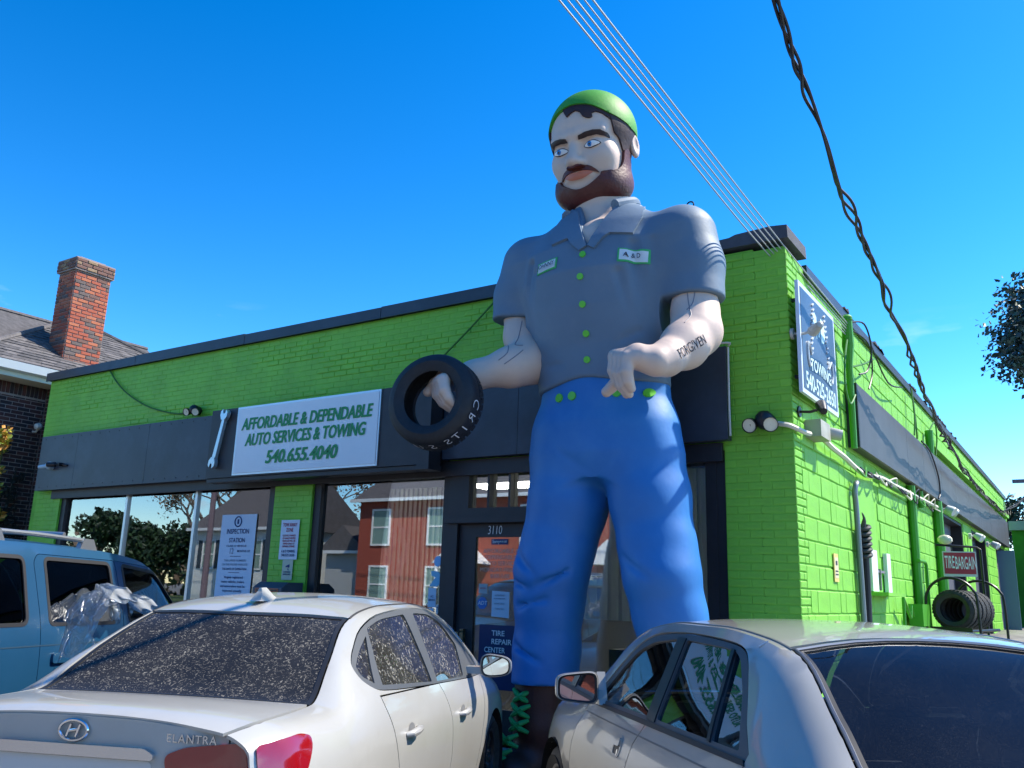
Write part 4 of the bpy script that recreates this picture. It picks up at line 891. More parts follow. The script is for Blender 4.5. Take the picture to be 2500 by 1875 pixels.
        # flap handles
        for dr, hx in ((lf, 2.50), (lr, 1.52)):
            ho = rnd([(hx, .795), (hx+.115, .79), (hx+.112, .885), (hx-.004, .89)], .032)
            panel(Bd, 'handle_frame', ho, M, dr, 'side', sg, holes=[inset(ho, .012)], off=.004, fl=.008, r=.03, gap=0)
            panel(Bd, 'handle_cup', inset(ho, .012), mat('cup_dark', (.03, .03, .032), .5), dr, 'side', sg, off=.001, fl=0, r=.03, gap=0)
            fl_ = rnd([(hx+.014, .842), (hx+.098, .838), (hx+.098, .875), (hx+.012, .878)], .012); h_ = panel(Bd, 'door_handle', fl_, M, dr, 'side', sg, off=.012, fl=.012, r=.03, gap=0)
            if dr is lf: kc = [(hx+.028+.010*math.cos(t*math.pi/6), .815+.015*math.sin(t*math.pi/6)) for t in range(12)]; panel(Bd, 'lock', kc, M_chrome, dr, 'side', sg, off=.006, fl=.006, r=.03, gap=0)
        mirror(T, (2.96, sg*.965, 1.055), sg, .225, .15, M, M_mirror, 0, (0, sg*.82), .3)
        b = MB(); b.prism([(2.97, .97), (3.16, .965), (3.12, 1.04), (3.03, 1.13)], 1, sg*.80, sg*.845); b.build('mirror_sail', M, T)
        for wx in (1.05, 3.86):
            wheel(T, wx, sg*.785, .315, .19, sg, mat('rim_grey', (.30, .29, .28), .4, .7), 9)
            b = MB(); b.lathe([(.36, .14), (.365, -.2), (.05, -.2)], (wx, sg*.75, .315), (0, sg, 0), 30); b.build('wheel_well', M_under, T)
        b = MB(); b.tube([(x, sg*(sm(x)+.002), Bd.seam_z(x)-.001) for x in np.linspace(1.40, 3.0, 30)], .006, 6); b.build('roof_strip', mat('trim_pewter', (.22, .22, .23), .35, .7), T, True)
        b = MB(); P = Bd.side([(1.56, 1.352), (1.545, 1.372)]); b.tube([tuple(P[0]*np.array((1, sg, 1))), tuple(P[1]*np.array((1, sg, 1)))], .005, 6); b.build('pillar_joint', mat('joint_pale', (.6, .6, .6), .5), T)
    simple_ends(T, M, .03, 4.6, .98, .62, .74)
    b = MB(); b.box((.5, -.74, .20), (4.2, .74, .26)); b.box((.2, -.60, .26), (.9, .60, .88)); b.prism([(.70, .90), (1.15, .90), (1.20, .86), (1.1, .55), (.62, .8)], 1, -.62, .62); b.box((3.1, -.70, .5), (3.55, .70, .92)); b.build('cabin_floor', M_inner, T)
    for y in (-.37, .37): seat(T, 2.25, y, .42, M_seatg)
    for y in (-.36, .36): seat(T, 1.66, y, .30, M_seatg, .6)
    b = MB(); b.tube([(2.95, .37+.18*math.cos(t*math.pi/10), .86+.16*math.sin(t*math.pi/10)) for t in range(20)], .015, 8, closed=True); b.tube([(2.95, .20, .86), (2.95, .54, .86)], .02, 6); b.build('steering_wheel', M_trim, T, True)
    b = MB(); b.box((3.0, -.12, 1.245), (3.03, .12, 1.30)); b.tube([(3.02, 0, 1.29), (3.1, 0, 1.33)], .01, 6); b.build('inside_mirror', M_trim, T)
    # papers on the front passenger side of the cabin, a drink tray at the back
    b = MB(); b.box((1.05, -.1, .905), (1.16, .25, .935)); b.build('parcel_tray', mat('tray_brown', (.25, .2, .15), .7), T)
    b = MB(); b.box((.15, -.70, .18), (4.4, .70, .22)); b.build('underside', M_under, T)
    return T, Bd
silver_car, Bd2 = silver_saloon()
# ------------------------------------------------------------------ box-shaped estate with roof rails, its shade painted in as blue
def shade_blue_wagon():
    M = mat('car_shade_blue', (.009, .058, .125), .35, .1, var=.03, coat=.35, vscale=2, dirt=(.02, .075, .14), dscale=4, damt=.2)  # white body in shade: the blue of the shade is put into the paint
    T = car_base('shade_blue_suv', dict(X=-3.84, Y=-5.98, hd=22), 'white boxy SUV with shade painted in as blue, roof rails, parked at far left', 'suv')
    Bd = Body([(.05, 1.70), (.2, 1.765), (.6, 1.785), (1.5, 1.785), (2.3, 1.765), (2.75, 1.725), (2.95, 1.66), (3.2, 1.46), (3.5, 1.22), (3.58, 1.18), (4.1, 1.13), (4.4, 1.03), (4.55, .80), (4.6, .6)], [
        [(.05, .62, 1.66), (.2, .655, 1.725), (.6, .665, 1.745), (1.5, .665, 1.745), (2.3, .665, 1.725), (2.75, .66, 1.685), (2.95, .665, 1.615), (3.2, .70, 1.41), (3.5, .755, 1.165), (4.1, .76, 1.09), (4.4, .74, 1.0), (4.6, .6, .6)],
        [(.05, .67, 1.62), (.2, .72, 1.685), (.6, .735, 1.705), (1.5, .74, 1.70), (2.3, .74, 1.68), (2.75, .737, 1.64), (2.95, .74, 1.575), (3.2, .765, 1.37), (3.5, .81, 1.14), (4.1, .81, 1.05), (4.4, .785, .97), (4.6, .62, .58)],
        [(.05, .74, 1.42), (.2, .81, 1.42), (.6, .835, 1.42), (1.5, .84, 1.42), (2.3, .84, 1.41), (2.75, .838, 1.39), (2.95, .84, 1.36), (3.2, .845, 1.26), (3.5, .86, 1.10), (4.1, .855, 1.0), (4.4, .81, .93), (4.6, .63, .56)],
        [(.05, .80, 1.16), (.2, .88, 1.16), (.6, .905, 1.16), (1.5, .91, 1.16), (2.3, .91, 1.16), (2.95, .91, 1.15), (3.2, .91, 1.12), (3.5, .91, 1.03), (4.1, .90, .93), (4.4, .84, .86), (4.6, .64, .54)],
        [(.05, .82, .8), (.2, .90, .8), (.6, .925, .8), (1.5, .93, .8), (3.5, .93, .8), (4.1, .92, .76), (4.4, .85, .7), (4.6, .65, .5)],
        [(.05, .81, .5), (.2, .885, .5), (.6, .91, .5), (1.5, .91, .5), (3.5, .91, .5), (4.1, .90, .5), (4.4, .84, .5), (4.6, .64, .45)],
        [(.05, .78, .3), (.2, .85, .3), (.6, .88, .3), (1.5, .88, .3), (3.5, .88, .3), (4.1, .87, .3), (4.4, .8, .3), (4.6, .6, .32)]])
    seam = lambda xs: [(x, Bd.seam_z(x)) for x in xs]; sm = Bd.seam_y
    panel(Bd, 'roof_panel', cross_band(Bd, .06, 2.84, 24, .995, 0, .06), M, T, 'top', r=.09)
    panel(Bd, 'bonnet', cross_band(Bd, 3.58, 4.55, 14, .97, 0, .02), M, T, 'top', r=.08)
    panel(Bd, 'windscreen', cross_band(Bd, 2.88, 3.52, 12, .96, .06, 0), glass('glass_clear', (.55, .62, .6), .05), T, 'top', off=-.004, fl=.004, r=.08)
    panel(Bd, 'scuttle', cross_band(Bd, 3.52, 3.58, 5, .97), M_trim, T, 'top', off=-.01, r=.06)
    qp = rnd([(.62, 1.235), (1.44, 1.235), (1.47, 1.645), (.66, 1.65)], .05); rp = rnd([(1.64, 1.23), (2.32, 1.225), (2.335, 1.635), (1.66, 1.645)], .045)
    fp = rnd([(2.475, 1.225), (3.28, 1.21), (3.20, 1.33), (3.00, 1.535), (2.94, 1.585), (2.485, 1.63)], [.04, .03, .05, .05, .05, .04])
    RD = rnd([(1.55, .35), (2.405, .35), (2.405, 1.66), (1.60, 1.672), (1.555, 1.62)], .03); FD = [(2.405, .35), (3.30, .35), (3.37, .9), (3.38, 1.15), (3.10, 1.45), (2.97, 1.585), (2.90, 1.625), (2.405, 1.66)]
    FEN = [(3.38, 1.13)]+seam(np.linspace(3.5, 4.55, 10))+[(4.57, .45), (4.3, .35)]+arch(3.80, .42, .35, 16, .37)[0:]+[(3.30, .35), (3.37, .9)]
    QTR = seam(np.linspace(.06, 3.45, 50))+[(3.38, 1.13), (3.37, .9), (3.30, .35)]+arch(1.02, .42, .35, 16, .37)+[(.2, .35), (.06, .45)]
    gs = glass('glass_tinted', (.030, .034, .042), .14, .01); gf = glass('glass_side', (.30, .36, .35), .22, .01)
    for sg in (1, -1):
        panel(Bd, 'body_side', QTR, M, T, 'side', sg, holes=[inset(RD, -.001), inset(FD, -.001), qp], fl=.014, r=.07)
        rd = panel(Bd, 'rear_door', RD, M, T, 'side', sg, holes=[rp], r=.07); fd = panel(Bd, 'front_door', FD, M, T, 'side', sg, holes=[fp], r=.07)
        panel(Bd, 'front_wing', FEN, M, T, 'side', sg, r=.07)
        for q, g_ in ((qp, gs), (rp, gs), (fp, gf)):
            panel(Bd, 'side_window', q, g_, T, 'side', sg, off=-.012, fl=0, r=.09, gap=-.004)
            panel(Bd, 'window_seal', inset(q, -.012), M_trim, T, 'side', sg, holes=[inset(q, .012)], off=.002, fl=.008, r=.07, gap=0)
        panel(Bd, 'body_groove', [(.1, 1.105), (3.3, 1.095), (3.3, 1.102), (.1, 1.112)], mat('groove_dark', (.02, .05, .08), .5), T, 'side', sg, off=.002, fl=.003, r=.07, gap=0)
        for dr, hx in ((rd, 1.66), (fd, 2.50)):
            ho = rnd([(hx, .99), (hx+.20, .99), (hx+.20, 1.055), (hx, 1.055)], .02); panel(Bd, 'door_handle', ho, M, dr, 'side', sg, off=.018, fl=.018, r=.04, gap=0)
        b = MB(); zr = lambda x: Bd.seam_z(x)+.06
        b.tube([(x, sg*.655, Bd.top([(x, .63)])[0][2]+.050) for x in np.linspace(.45, 2.2, 14)], .016, 8); b.build('roof_rail', mat('rail_grey', (.40, .41, .42), .35, .8), T, True)
        for x in (.5, 1.3, 2.2):
            b = MB(); z = Bd.top([(x, .63)])[0][2]; b.prism([(x-.09, z-.015), (x+.10, z-.015), (x+.05, z+.065), (x-.05, z+.065)], 1, sg*.635, sg*.675); b.build('rail_foot', mat('rail_grey', (.40, .41, .42), .35, .8), T)
        mirror(T, (3.0, sg*1.09, 1.26), sg, .22, .19, M_trim, M_mirror, 0, (0, sg*.90), .3)
        for wx in (1.02, 3.80):
            wheel(T, wx, sg*.80, .37, .22, sg, mat('rim_grey', (.30, .29, .28), .4, .7), 5)
            b = MB(); b.lathe([(.42, .14), (.425, -.2), (.05, -.2)], (wx, sg*.77, .37), (0, sg, 0), 30); b.build('wheel_well', M_under, T)
    for x in (.9, 1.95):
        b = MB(); z = Bd.top([(x, 0)])[0][2]; b.tube([(x, -.66, z+.04), (x, 0, z+.055), (x, .66, z+.04)], .016, 8); b.build('roof_crossbar', mat('rail_grey', (.40, .41, .42), .35, .8), T, True)
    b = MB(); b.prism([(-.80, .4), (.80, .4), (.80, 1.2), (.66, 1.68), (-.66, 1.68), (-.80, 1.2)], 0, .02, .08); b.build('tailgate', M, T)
    b = MB(); b.prism([(-.66, 1.22), (.66, 1.22), (.58, 1.58), (-.58, 1.58)], 0, .005, .018); b.build('tailgate_window', gs, T)
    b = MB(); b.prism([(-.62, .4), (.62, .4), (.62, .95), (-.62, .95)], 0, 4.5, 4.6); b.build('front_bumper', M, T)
    b = MB(); b.box((.1, -.80, .35), (4.3, .80, .42)); b.box((3.2, -.72, .6), (3.55, .72, 1.12)); b.build('cabin_floor', M_inner, T)
    for y in (-.40, .40): seat(T, 2.35, y, .68, M_seatg); seat(T, 1.45, y, .68, M_seatg, .6)
    b = MB(); b.box((2.98, -.13, 1.52), (3.01, .13, 1.585)); b.build('inside_mirror', M_trim, T)
    return T, Bd
shade_blue_car, Bd3 = shade_blue_wagon()
# ------------------------------------------------------------------ ground, street
M_asph = mat('asphalt', (.20, .195, .185), .9, var=.25, vscale=3, bump=.5, bscale=180, dirt=(.12, .115, .11), dscale=.6, damt=.6)
def sheet(name, pts, z, m, kind='structure', sub=0):
    return tag(mk(name, [(x, y, z if not callable(z) else z(x, y)) for x, y in pts], [tuple(range(len(pts)))], m), kind=kind)
# one sheet out to the horizon, rising gently beside the shop
def gz(x, y):
    t = min(max((y-.5)/16, 0), 1)*min(max((x+1.2)/1.0, 0), 1); return 1.03*t*t*(3-2*t)*1.0
gx = [-900, -300, -120, -60, -30, -14, -6, -2.5, -1.2, -.7, -.2, .5, 1.5, 3, 6, 10, 14, 30, 60, 120, 300, 900]; gy = [-900, -300, -120, -60, -30, -21, -11, -4, -1, .5, 2, 4, 6, 8, 10, 12, 14, 16.5, 20, 26, 40, 80, 200, 900]
v = [(x, y, gz(x, y)) for y in gy for x in gx]; n = len(gx); f = [(j*n+i, j*n+i+1, (j+1)*n+i+1, (j+1)*n+i) for j in range(len(gy)-1) for i in range(n-1)]
tag(mk('ground', v, f, M_asph, smooth=True), kind='structure')
M_conc = mat('concrete', (.36, .35, .33), .9, var=.15, vscale=4, bump=.3, bscale=90, dirt=(.24, .23, .21), dscale=2)
b = MB(); b.box((-40, -1.05, -.1), (-1.25, -.02, .10)); tag(b.build('pavement', M_conc), kind='structure')
b = MB(); b.box((-120, -22.6, -.1), (60, -20.4, .13)); tag(b.build('far_pavement', M_conc), kind='structure')
tag(mk('road', [(-200, -20.3, .006), (120, -20.3, .006), (120, -10.2, .006), (-200, -10.2, .006)], [(0, 1, 2, 3)], mat('road_asphalt', (.13, .13, .13), .85, var=.2, bump=.4, bscale=150)), kind='structure')
b = MB()
for k in range(2): b.add([(-200, -15.35+k*.22, .010), (120, -15.35+k*.22, .010), (120, -15.25+k*.22, .010), (-200, -15.25+k*.22, .010)], [(0, 1, 2, 3)])
tag(b.build('road_markings', mat('road_yellow', (.55, .38, .05), .7)), kind='structure')
tag(mk('verge', [(-200, -60, .004), (120, -60, .004), (120, -22.6, .004), (-200, -22.6, .004)], [(0, 1, 2, 3)], mat('lawn', (.07, .11, .03), .9, var=.3, vscale=1.5, bump=.5)), kind='structure')

# ------------------------------------------------------------------ the green shop
M_green = mat('green_paint', (.20, .54, .045), .55, var=.10, vscale=2.5, bump=.35, bscale=70, dirt=(.11, .36, .04), dscale=1.3, damt=.55)
M_green2 = M_green
M_joint = mat('green_joint', (.17, .48, .042), .75, var=.2, vscale=5, bump=.3)
M_joint2 = M_joint
M_char = mat('charcoal_metal', (.028, .036, .052), .45, var=.25, vscale=2, bump=.1, bscale=20, dirt=(.05, .07, .10), dscale=2.5, damt=.6)
M_charw = mat('charcoal_wood', (.018, .018, .022), .5, var=.2, bump=.15)
M_sidepanel = mat('grey_fascia', (.060, .062, .070), .5, var=.12, vscale=3, aniso=(1, 1, .15), bump=.1, dirt=(.09, .09, .095), dscale=2, damt=.5)
M_alu = mat('aluminium', (.62, .64, .66), .35, .7)
M_dark = mat('dark_interior', (.035, .036, .038), .85, var=.2)
SHOP = empty('auto_shop', (0, 0, 0), 0, 'lime green painted brick auto repair shop with black fascia band', 'building')
b = MB(); W0 = -11.87; G = .010       # front wall, set back from the brick faces by G
for x0, x1 in ((W0, -11.10), (-6.33, -5.68), (-.61, -.30)): b.box((x0, G, 0), (x1, .30, 2.80))
b.box((W0, G, 2.80), (-.30, .30, 4.62)); b.box((-11.10, .02, 0), (-6.33, .28, .55)); b.box((-5.68, .02, 0), (-3.62, .28, .50)); b.box((-2.48, .02, 0), (-.61, .28, .50))
b.build('front_wall', M_joint, SHOP)
b = MB()
b.box((-.29, G, 0), (-G, 8.0, 4.58)); b.box((-.29, 8.0, 3.02), (-G, 21.0, 4.58)); 
for y0, y1 in ((10.9, 12.25), (14.8, 17.0), (20.7, 21.0)): b.box((-.29, y0, 0), (-G, y1, 3.02))
b.box((W0, .31, 0), (W0+.3, 21, 4.5)); b.box((W0+.3, 20.7, 0), (-.3, 21, 4.5)); b.build('side_wall', M_joint2, SHOP)
b = MB(); b.box((W0+.3, .31, 4.20), (-.30, 20.7, 4.34)); b.build('flat_roof', mat('roof_felt', (.05, .05, .05), .9), SHOP)
b = MB(); b.box((W0+.3, .31, .0), (-.3, 20.7, .12)); b.build('shop_floor', M_dark, SHOP)
b = MB(); b.box((W0+.3, 6.6, .12), (-.3, 6.75, 4.2)); b.build('partition_wall', mat('dim_wall', (.16, .165, .17), .9), SHOP)
b = MB(); b.box((W0+.3, .32, 3.0), (-.3, 6.6, 3.06)); b.build('suspended_ceiling', mat('dim_ceiling', (.12, .12, .12), .9), SHOP)
b = MB(); b.box((-1.3, 7.9, .9), (-1.2, 20.7, 3.1)); b.build('bay_back', M_dark, SHOP)

# ---- bricks and blocks, the 300 that show largest as parts and the rest joined
def unit_brick(seed, bev=.10, hb=.16, dep=1.):
    """face of a brick, unit size, arrises worn; looks along -y; x,z in 0..1; y from 0 (back) to -1 (face)"""
    rn = random.Random(seed); j = lambda a: (rn.random()-.5)*a
    o = [(0, 0), (1, 0), (1, 1), (0, 1)]; i_ = [(bev*.28+j(.015), hb+j(.06)), (1-bev*.28+j(.015), hb+j(.06)), (1-bev*.28+j(.015), 1-hb+j(.06)), (bev*.28+j(.015), 1-hb+j(.06))]
    v = [(x, 0, z) for x, z in o]+[(x*.985+.0075, -.55+j(.2), z*.96+.02) for x, z in o]+[(x, -1+j(.15), z) for x, z in i_]
    f = [(0, 1, 5, 4), (1, 2, 6, 5), (2, 3, 7, 6), (3, 0, 4, 7), (4, 5, 9, 8), (5, 6, 10, 9), (6, 7, 11, 10), (7, 4, 8, 11), (8, 9, 10, 11)]
    return v, f
def brick_field(name, parent, cells, M4, mats, seed, limit=300, vis=None, smooth=False, **kw):
    """cells: (x, z, length, height, depth, material index) on the plane carried by M4; nearest ones become parts"""
    rn = random.Random(seed); ms = []
    for mi_ in range(len(mats)):
        for k in range(5):
            v, f = unit_brick(seed*31+k, **kw); me = bpy.data.meshes.new(name); me.from_pydata(v, [], f); me.materials.append(mats[mi_])
            ms.append((me, v, f))
    def key(c):
        p = M4 @ Vector((c[0]+c[2]/2, 0, c[1]+c[3]/2)); return ((p-CAM).length/math.sqrt(c[2]*c[3]), p)
    vis_ = [c for c in cells if vis is None or vis(c)]; vis_.sort(key=lambda c: key(c)[0]); near = vis_[:limit]; ids = set(map(id, near)); rest = [c for c in cells if id(c) not in ids]
    for c in near:
        me = ms[c[5]*5+rn.randrange(5)][0]; o = link(name, me, parent)
        o.matrix_local = M4 @ Matrix.Translation((c[0], 0, c[1])) @ Matrix.Diagonal((c[2], c[4], c[3], 1))
    if rest:
        b = MB()
        for c in rest:
            k = c[5]*5+rn.randrange(5); _, v, f = ms[k]
            b.add([M4 @ Vector((c[0]+p[0]*c[2], p[1]*c[4], c[1]+p[2]*c[3])) for p in v], f, c[5])
        tag(b.build(name, mats, parent), kind='stuff')
def courses(x0, x1, z0, z1, h=.0677, L=.2032, jt=.009, dep=(.002, .007), mi_=lambda r: 0, phase=0, rn=random.Random(3), skip=0):
    out = []; k0 = int(math.floor(z0/h+.5)); k = k0
    while k*h < z1-.02:
        x = x0-((k+phase) % 2)*L/2; z = k*h
        while x < x1-.01:
            a, c = max(x, x0), min(x+L, x1)
            if c-a > .03 and rn.random() >= skip: out.append((a+jt/2, z+jt/2, c-a-jt, min(h, z1-z)-jt, rn.uniform(*dep), mi_(rn)))
            x += L
        k += 1
    return out
I4 = Matrix.Translation((0, G, 0))
cells = courses(W0, -.004, 3.66, 4.62, dep=(.0012, .0045), jt=.007)+courses(-.61, -.004, 0, 3.66, dep=(.0025, .005), jt=.006)+courses(-6.33, -5.68, .55, 2.80, dep=(.002, .0045), jt=.006)+courses(W0+.10, -11.10, .55, 2.80, dep=(.002, .0045), jt=.006)
_rn = random.Random(77); _sp = [(_rn.uniform(W0, 0), _rn.uniform(3.7, 4.6), _rn.uniform(.2, .7)) for _ in range(26)]       # places where the paint has not filled the joints
cells = [(c[0], c[1], c[2], c[3], c[4]+(.0055 if any(abs(c[0]-x) < r and abs(c[1]-z) < r*.22 for x, z, r in _sp) else 0), c[5]) for c in cells]
brick_field('brick', SHOP, cells, I4, [M_green], 5, 300, vis=lambda c: c[1] > 1.30 and not (-2.3 < c[0] < -.62 and c[1] > 3.6), bev=.12, hb=.16)
S4 = Matrix.Translation((-G, 0, 0)) @ Matrix.Rotation(math.pi/2, 4, 'Z')            # local x -> +y, face (-y) -> +x
cells = []
for k in range(23):                                        # brick quoins at the corner: 3 courses to a block
    w = .30 if k % 2 else .20
    for j in range(3):
        zz = k*.2032+j*.0677
        if (j+k) % 2: cells.append((.004, zz+.004, w*.62-.008, .059, .011, 0)); cells.append((.004+w*.62, zz+.004, w*.38-.008, .059, .011, 0))
        else: cells.append((.004, zz+.004, w-.008, .059, .012, 0))
cells = [c for c in cells if c[1] < 4.5]
brick_field('brick', SHOP, cells, S4, [M_green2], 9, 150, vis=lambda c: c[1] > 1.30, bev=.2, hb=.14)
cells = []; rn = random.Random(4)
for k in range(23):
    z = k*.2032; y = .30 if k % 2 else .20; first = True
    while y < 20.95:
        w = (.20+rn.choice((0, .08))) if first and k % 3 == 0 else (.4064 if rn.random() < .8 else .2032); first = False
        a, c = y, min(y+w, 20.98); y += w
        if (2.25 < a < 3.05 and 1.98 < z < 2.9) or (2.86 < c and a < 3.30 and 1.60 < z+.1 < 2.06): continue
        if z < 2.95 and any(c > p and a < q for p, q in ((8.0, 10.9), (12.25, 14.8), (17.0, 20.7))): continue
        cells.append((a+.004, z+.004, c-a-.008, min(.2032, 4.58-z)-.008, rn.uniform(.0095, .0125), 0))
cells = [c for c in cells if c[3] > .03]
brick_field('block', SHOP, cells, S4, [M_green2], 12, 300, vis=lambda c: c[1] > 1.25, bev=.10, hb=.05)
b = MB(); b.box((-G+.001, 2.25, 2.03), (.006, 3.06, 2.90)); b.build('render_patch', M_green2, SHOP)

# ---- coping
x = W0-.06; rn = random.Random(8)
while x < -.66:
    w = min(2.4, -.64-x); b = MB(); b.prism([(-.055, 4.615), (-.055, 4.752+rn.uniform(-.006, .006)), (.34, 4.775), (.34, 4.60), (.302, 4.60), (.302, 4.63), (-.04, 4.63), (-.04, 4.615)], 0, x+.004, x+w-.004); b.build('coping', M_char, SHOP); x += w
b = MB(); b.prism([(-.62, 4.655), (.035, 4.655), (.030, 4.775), (-.12, 4.79), (-.44, 4.775), (-.50, 4.755), (-.62, 4.75)], 1, -.045, .56); b.build('corner_coping', mat('coping_stone', (.055, .06, .078), .8, var=.2, bump=.5, bscale=30), SHOP)
b = MB(); b.box((-.31, .56, 4.565), (.03, 21.02, 4.60)); b.box((.012, .56, 4.49), (.032, 21.02, 4.565)); b.build('parapet_flashing', M_char, SHOP)
for k in range(11):
    b = MB(); y = rn.uniform(.7, 12); l_ = rn.uniform(.1, .6); b.prism([(y, 4.595), (y+l_, 4.595), (y+l_*.8, 4.61+rn.uniform(0, .03)), (y+l_*.4, 4.605), (y+l_*.1, 4.615+rn.uniform(0, .03))], 0, .0, .045); b.build('loose_felt', mat('felt_black', (.02, .02, .025), .8), SHOP)
# ---- fascia boards
for x0, x1 in ((-11.62, -10.62), (-10.615, -8.86), (-8.855, -7.26)):
    b = MB(); b.box((x0, -.125, 2.825), (x1, -.03, 3.668)); b.build('fascia_panel', M_char, SHOP)
for x0, x1 in ((-3.65, -2.71), (-2.705, -1.62), (-1.615, -.53)):
    b = MB(); b.box((x0, -.125, 2.868), (x1, -.03, 3.705)); b.build('fascia_panel', M_char, SHOP)
b = MB(); b.box((-11.3, -.03, 2.70), (-.62, .012, 2.86)); b.box((-7.26, -.03, 2.86), (-3.65, .008, 3.66)); b.build('fascia_frame', M_charw, SHOP)
b = MB()
for x in np.arange(-11.5, -7.4, .24):
    for z in (2.875, 3.62): b.ball((x, -.127, z), (.011, .005, .011), 6)
tag(b.build('fascia_screws', M_charw, SHOP), kind='stuff')
b = MB(); b.tube(spline([(-.51, -.10, 3.715), (-.55, -.13, 3.735), (-1.2, -.13, 3.745)], 5), .010, 6); b.tube(spline([(-.515, -.10, 3.70), (-.515, -.11, 3.2), (-.515, -.10, 2.9)], 4), .010, 6); b.build('fascia_cable', mat('cable_pale', (.55, .55, .5), .6), SHOP, True)
# ---- shop windows
M_glass = glass('shop_glass', (.93, .95, .96), .20)
def window(x0, x1, z0, z1, y=.09, mull=(), fw=.09):
    b = MB(); b.box((x0, y-.05, z0), (x0+fw, y+.06, z1)); b.box((x1-fw, y-.05, z0), (x1, y+.06, z1)); b.box((x0+fw, y-.05, z1-.07), (x1-fw, y+.06, z1)); b.box((x0+fw, y-.05, z0), (x1-fw, y+.06, z0+.10))
    W_ = b.build('window_frame', M_charw, SHOP); xs = [x0+fw]+list(mull)+[x1-fw]
    for a, c in zip(xs[:-1], xs[1:]): b = MB(); b.box((a, y, z0+.10), (c, y+.008, z1-.07)); b.build('pane', M_glass, W_)
    for mx in mull: b = MB(); b.box((mx-.024, y-.03, z0+.10), (mx+.024, y+.04, z1-.07)); b.build('mullion', M_alu, W_)
    return W_
window(-11.10, -6.335, .55, 2.80, mull=(-9.46, -7.905), fw=.12)
window(-5.675, -3.62, .50, 2.78, fw=.11)
window(-2.48, -.615, .50, 2.80, mull=(), fw=.10)
b = MB(); b.box((-.80, .03, .55), (-.70, .16, 2.75)); b.build('window_post', M_charw, SHOP)
# ---- door with transom
DO = empty('shop_door', (0, 0, 0)); DO.parent = SHOP
b = MB()
for x0, x1, z0, z1 in ((-3.62, -3.50, .1, 2.80), (-2.60, -2.48, .1, 2.80), (-3.50, -2.60, 2.72, 2.80), (-3.50, -2.60, 2.20, 2.36), (-3.125-.012, -3.125+.012, 2.36, 2.72), (-2.865-.012, -2.865+.012, 2.36, 2.72), (-3.50, -3.375, 2.36, 2.72), (-2.625, -2.60, 2.36, 2.72)): b.box((x0, .0, z0), (x1, .14, z1))
b.box((-3.66, -.05, 2.205), (-2.46, -.002, 2.262)); b.build('door_frame', M_charw, DO)
for x0, x1 in ((-3.375, -3.137), (-3.113, -2.877), (-2.853, -2.625)): b = MB(); b.box((x0, .07, 2.36), (x1, .078, 2.72)); b.build('pane', M_glass, DO)
b = MB()
for x0, x1, z0, z1 in ((-3.495, -3.285, .12, 2.195), (-2.69, -2.605, .12, 2.195), (-3.285, -2.69, 2.065, 2.195), (-3.285, -2.69, .12, .42)): b.box((x0, .04, z0), (x1, .09, z1))
b.build('door_leaf', M_charw, DO)
b = MB(); b.box((-3.285, .06, .42), (-2.69, .068, 2.065)); b.build('pane', M_glass, DO)
b = MB(); b.box((-3.41, -.005, .95), (-3.37, .04, 1.15)); b.tube([(-3.39, -.01, 1.13), (-3.39, -.07, 1.12), (-3.39, -.07, .97), (-3.39, -.01, .96)], .010, 8); b.build('door_handle', mat('brass_worn', (.25, .2, .12), .4, .8), DO)
text('door_number', '3110', (-3.05, .034, 2.13), XA, ZA, M_white, DO, size=.125, xs=.72, shear=.1, bold=-.006)
# ------------------------------------------------------------------ signs, posters, blinds, lamps on the front
SG = empty('shop_sign', (0, 0, 0), 0, 'illuminated white sign board lettered in green in a dark cabinet', 'sign')
b = MB(); b.box((-7.25, -.33, 2.795), (-3.665, -.13, 3.665)); b.build('sign_cabinet', mat('cabinet_charcoal', (.022, .022, .027), .5, var=.2, bump=.1), SG)
b = MB(); b.box((-6.735, -.345, 2.81), (-4.37, -.331, 3.66)); b.build('sign_rim', M_alu, SG)
b = MB(); b.box((-6.71, -.352, 2.835), (-4.392, -.3455, 3.635)); b.build('sign_face', mat('sign_white', (.78, .79, .80), .25, var=.05, vscale=1.2), SG)
M_sgreen = mat('sign_green', (.006, .26, .065), .5)
for s, cx, z, w, h in (('AFFORDABLE & DEPENDABLE', -5.545, 3.425, 2.17, .150), ('AUTO SERVICES & TOWING', -5.545, 3.225, 1.99, .150), ('540.655.4040', -5.548, 2.995, 1.19, .158)):
    v, f = textmesh(s, size=1, bold=.012, shear=.17, fat=.042); xs_ = [p[0] for p in v]; ys_ = [p[1] for p in v if True]; k = w/(max(xs_)-min(xs_)); hh = h/.73
    v = [((p[0]-(max(xs_)+min(xs_))/2)*k, p[1]*hh, p[2]) for p in v]; vv, ff = put((v, f), (cx, -.356, z), XA, ZA); mk('sign_letters', vv, ff, M_sgreen, SG)
b = MB(); b.box((-3.82, -.34, 2.74), (-3.655, -.12, 2.795)); b.box((-7.25, -.31, 2.745), (-3.82, -.14, 2.79)); b.build('sign_bottom_rail', M_charw, SG)
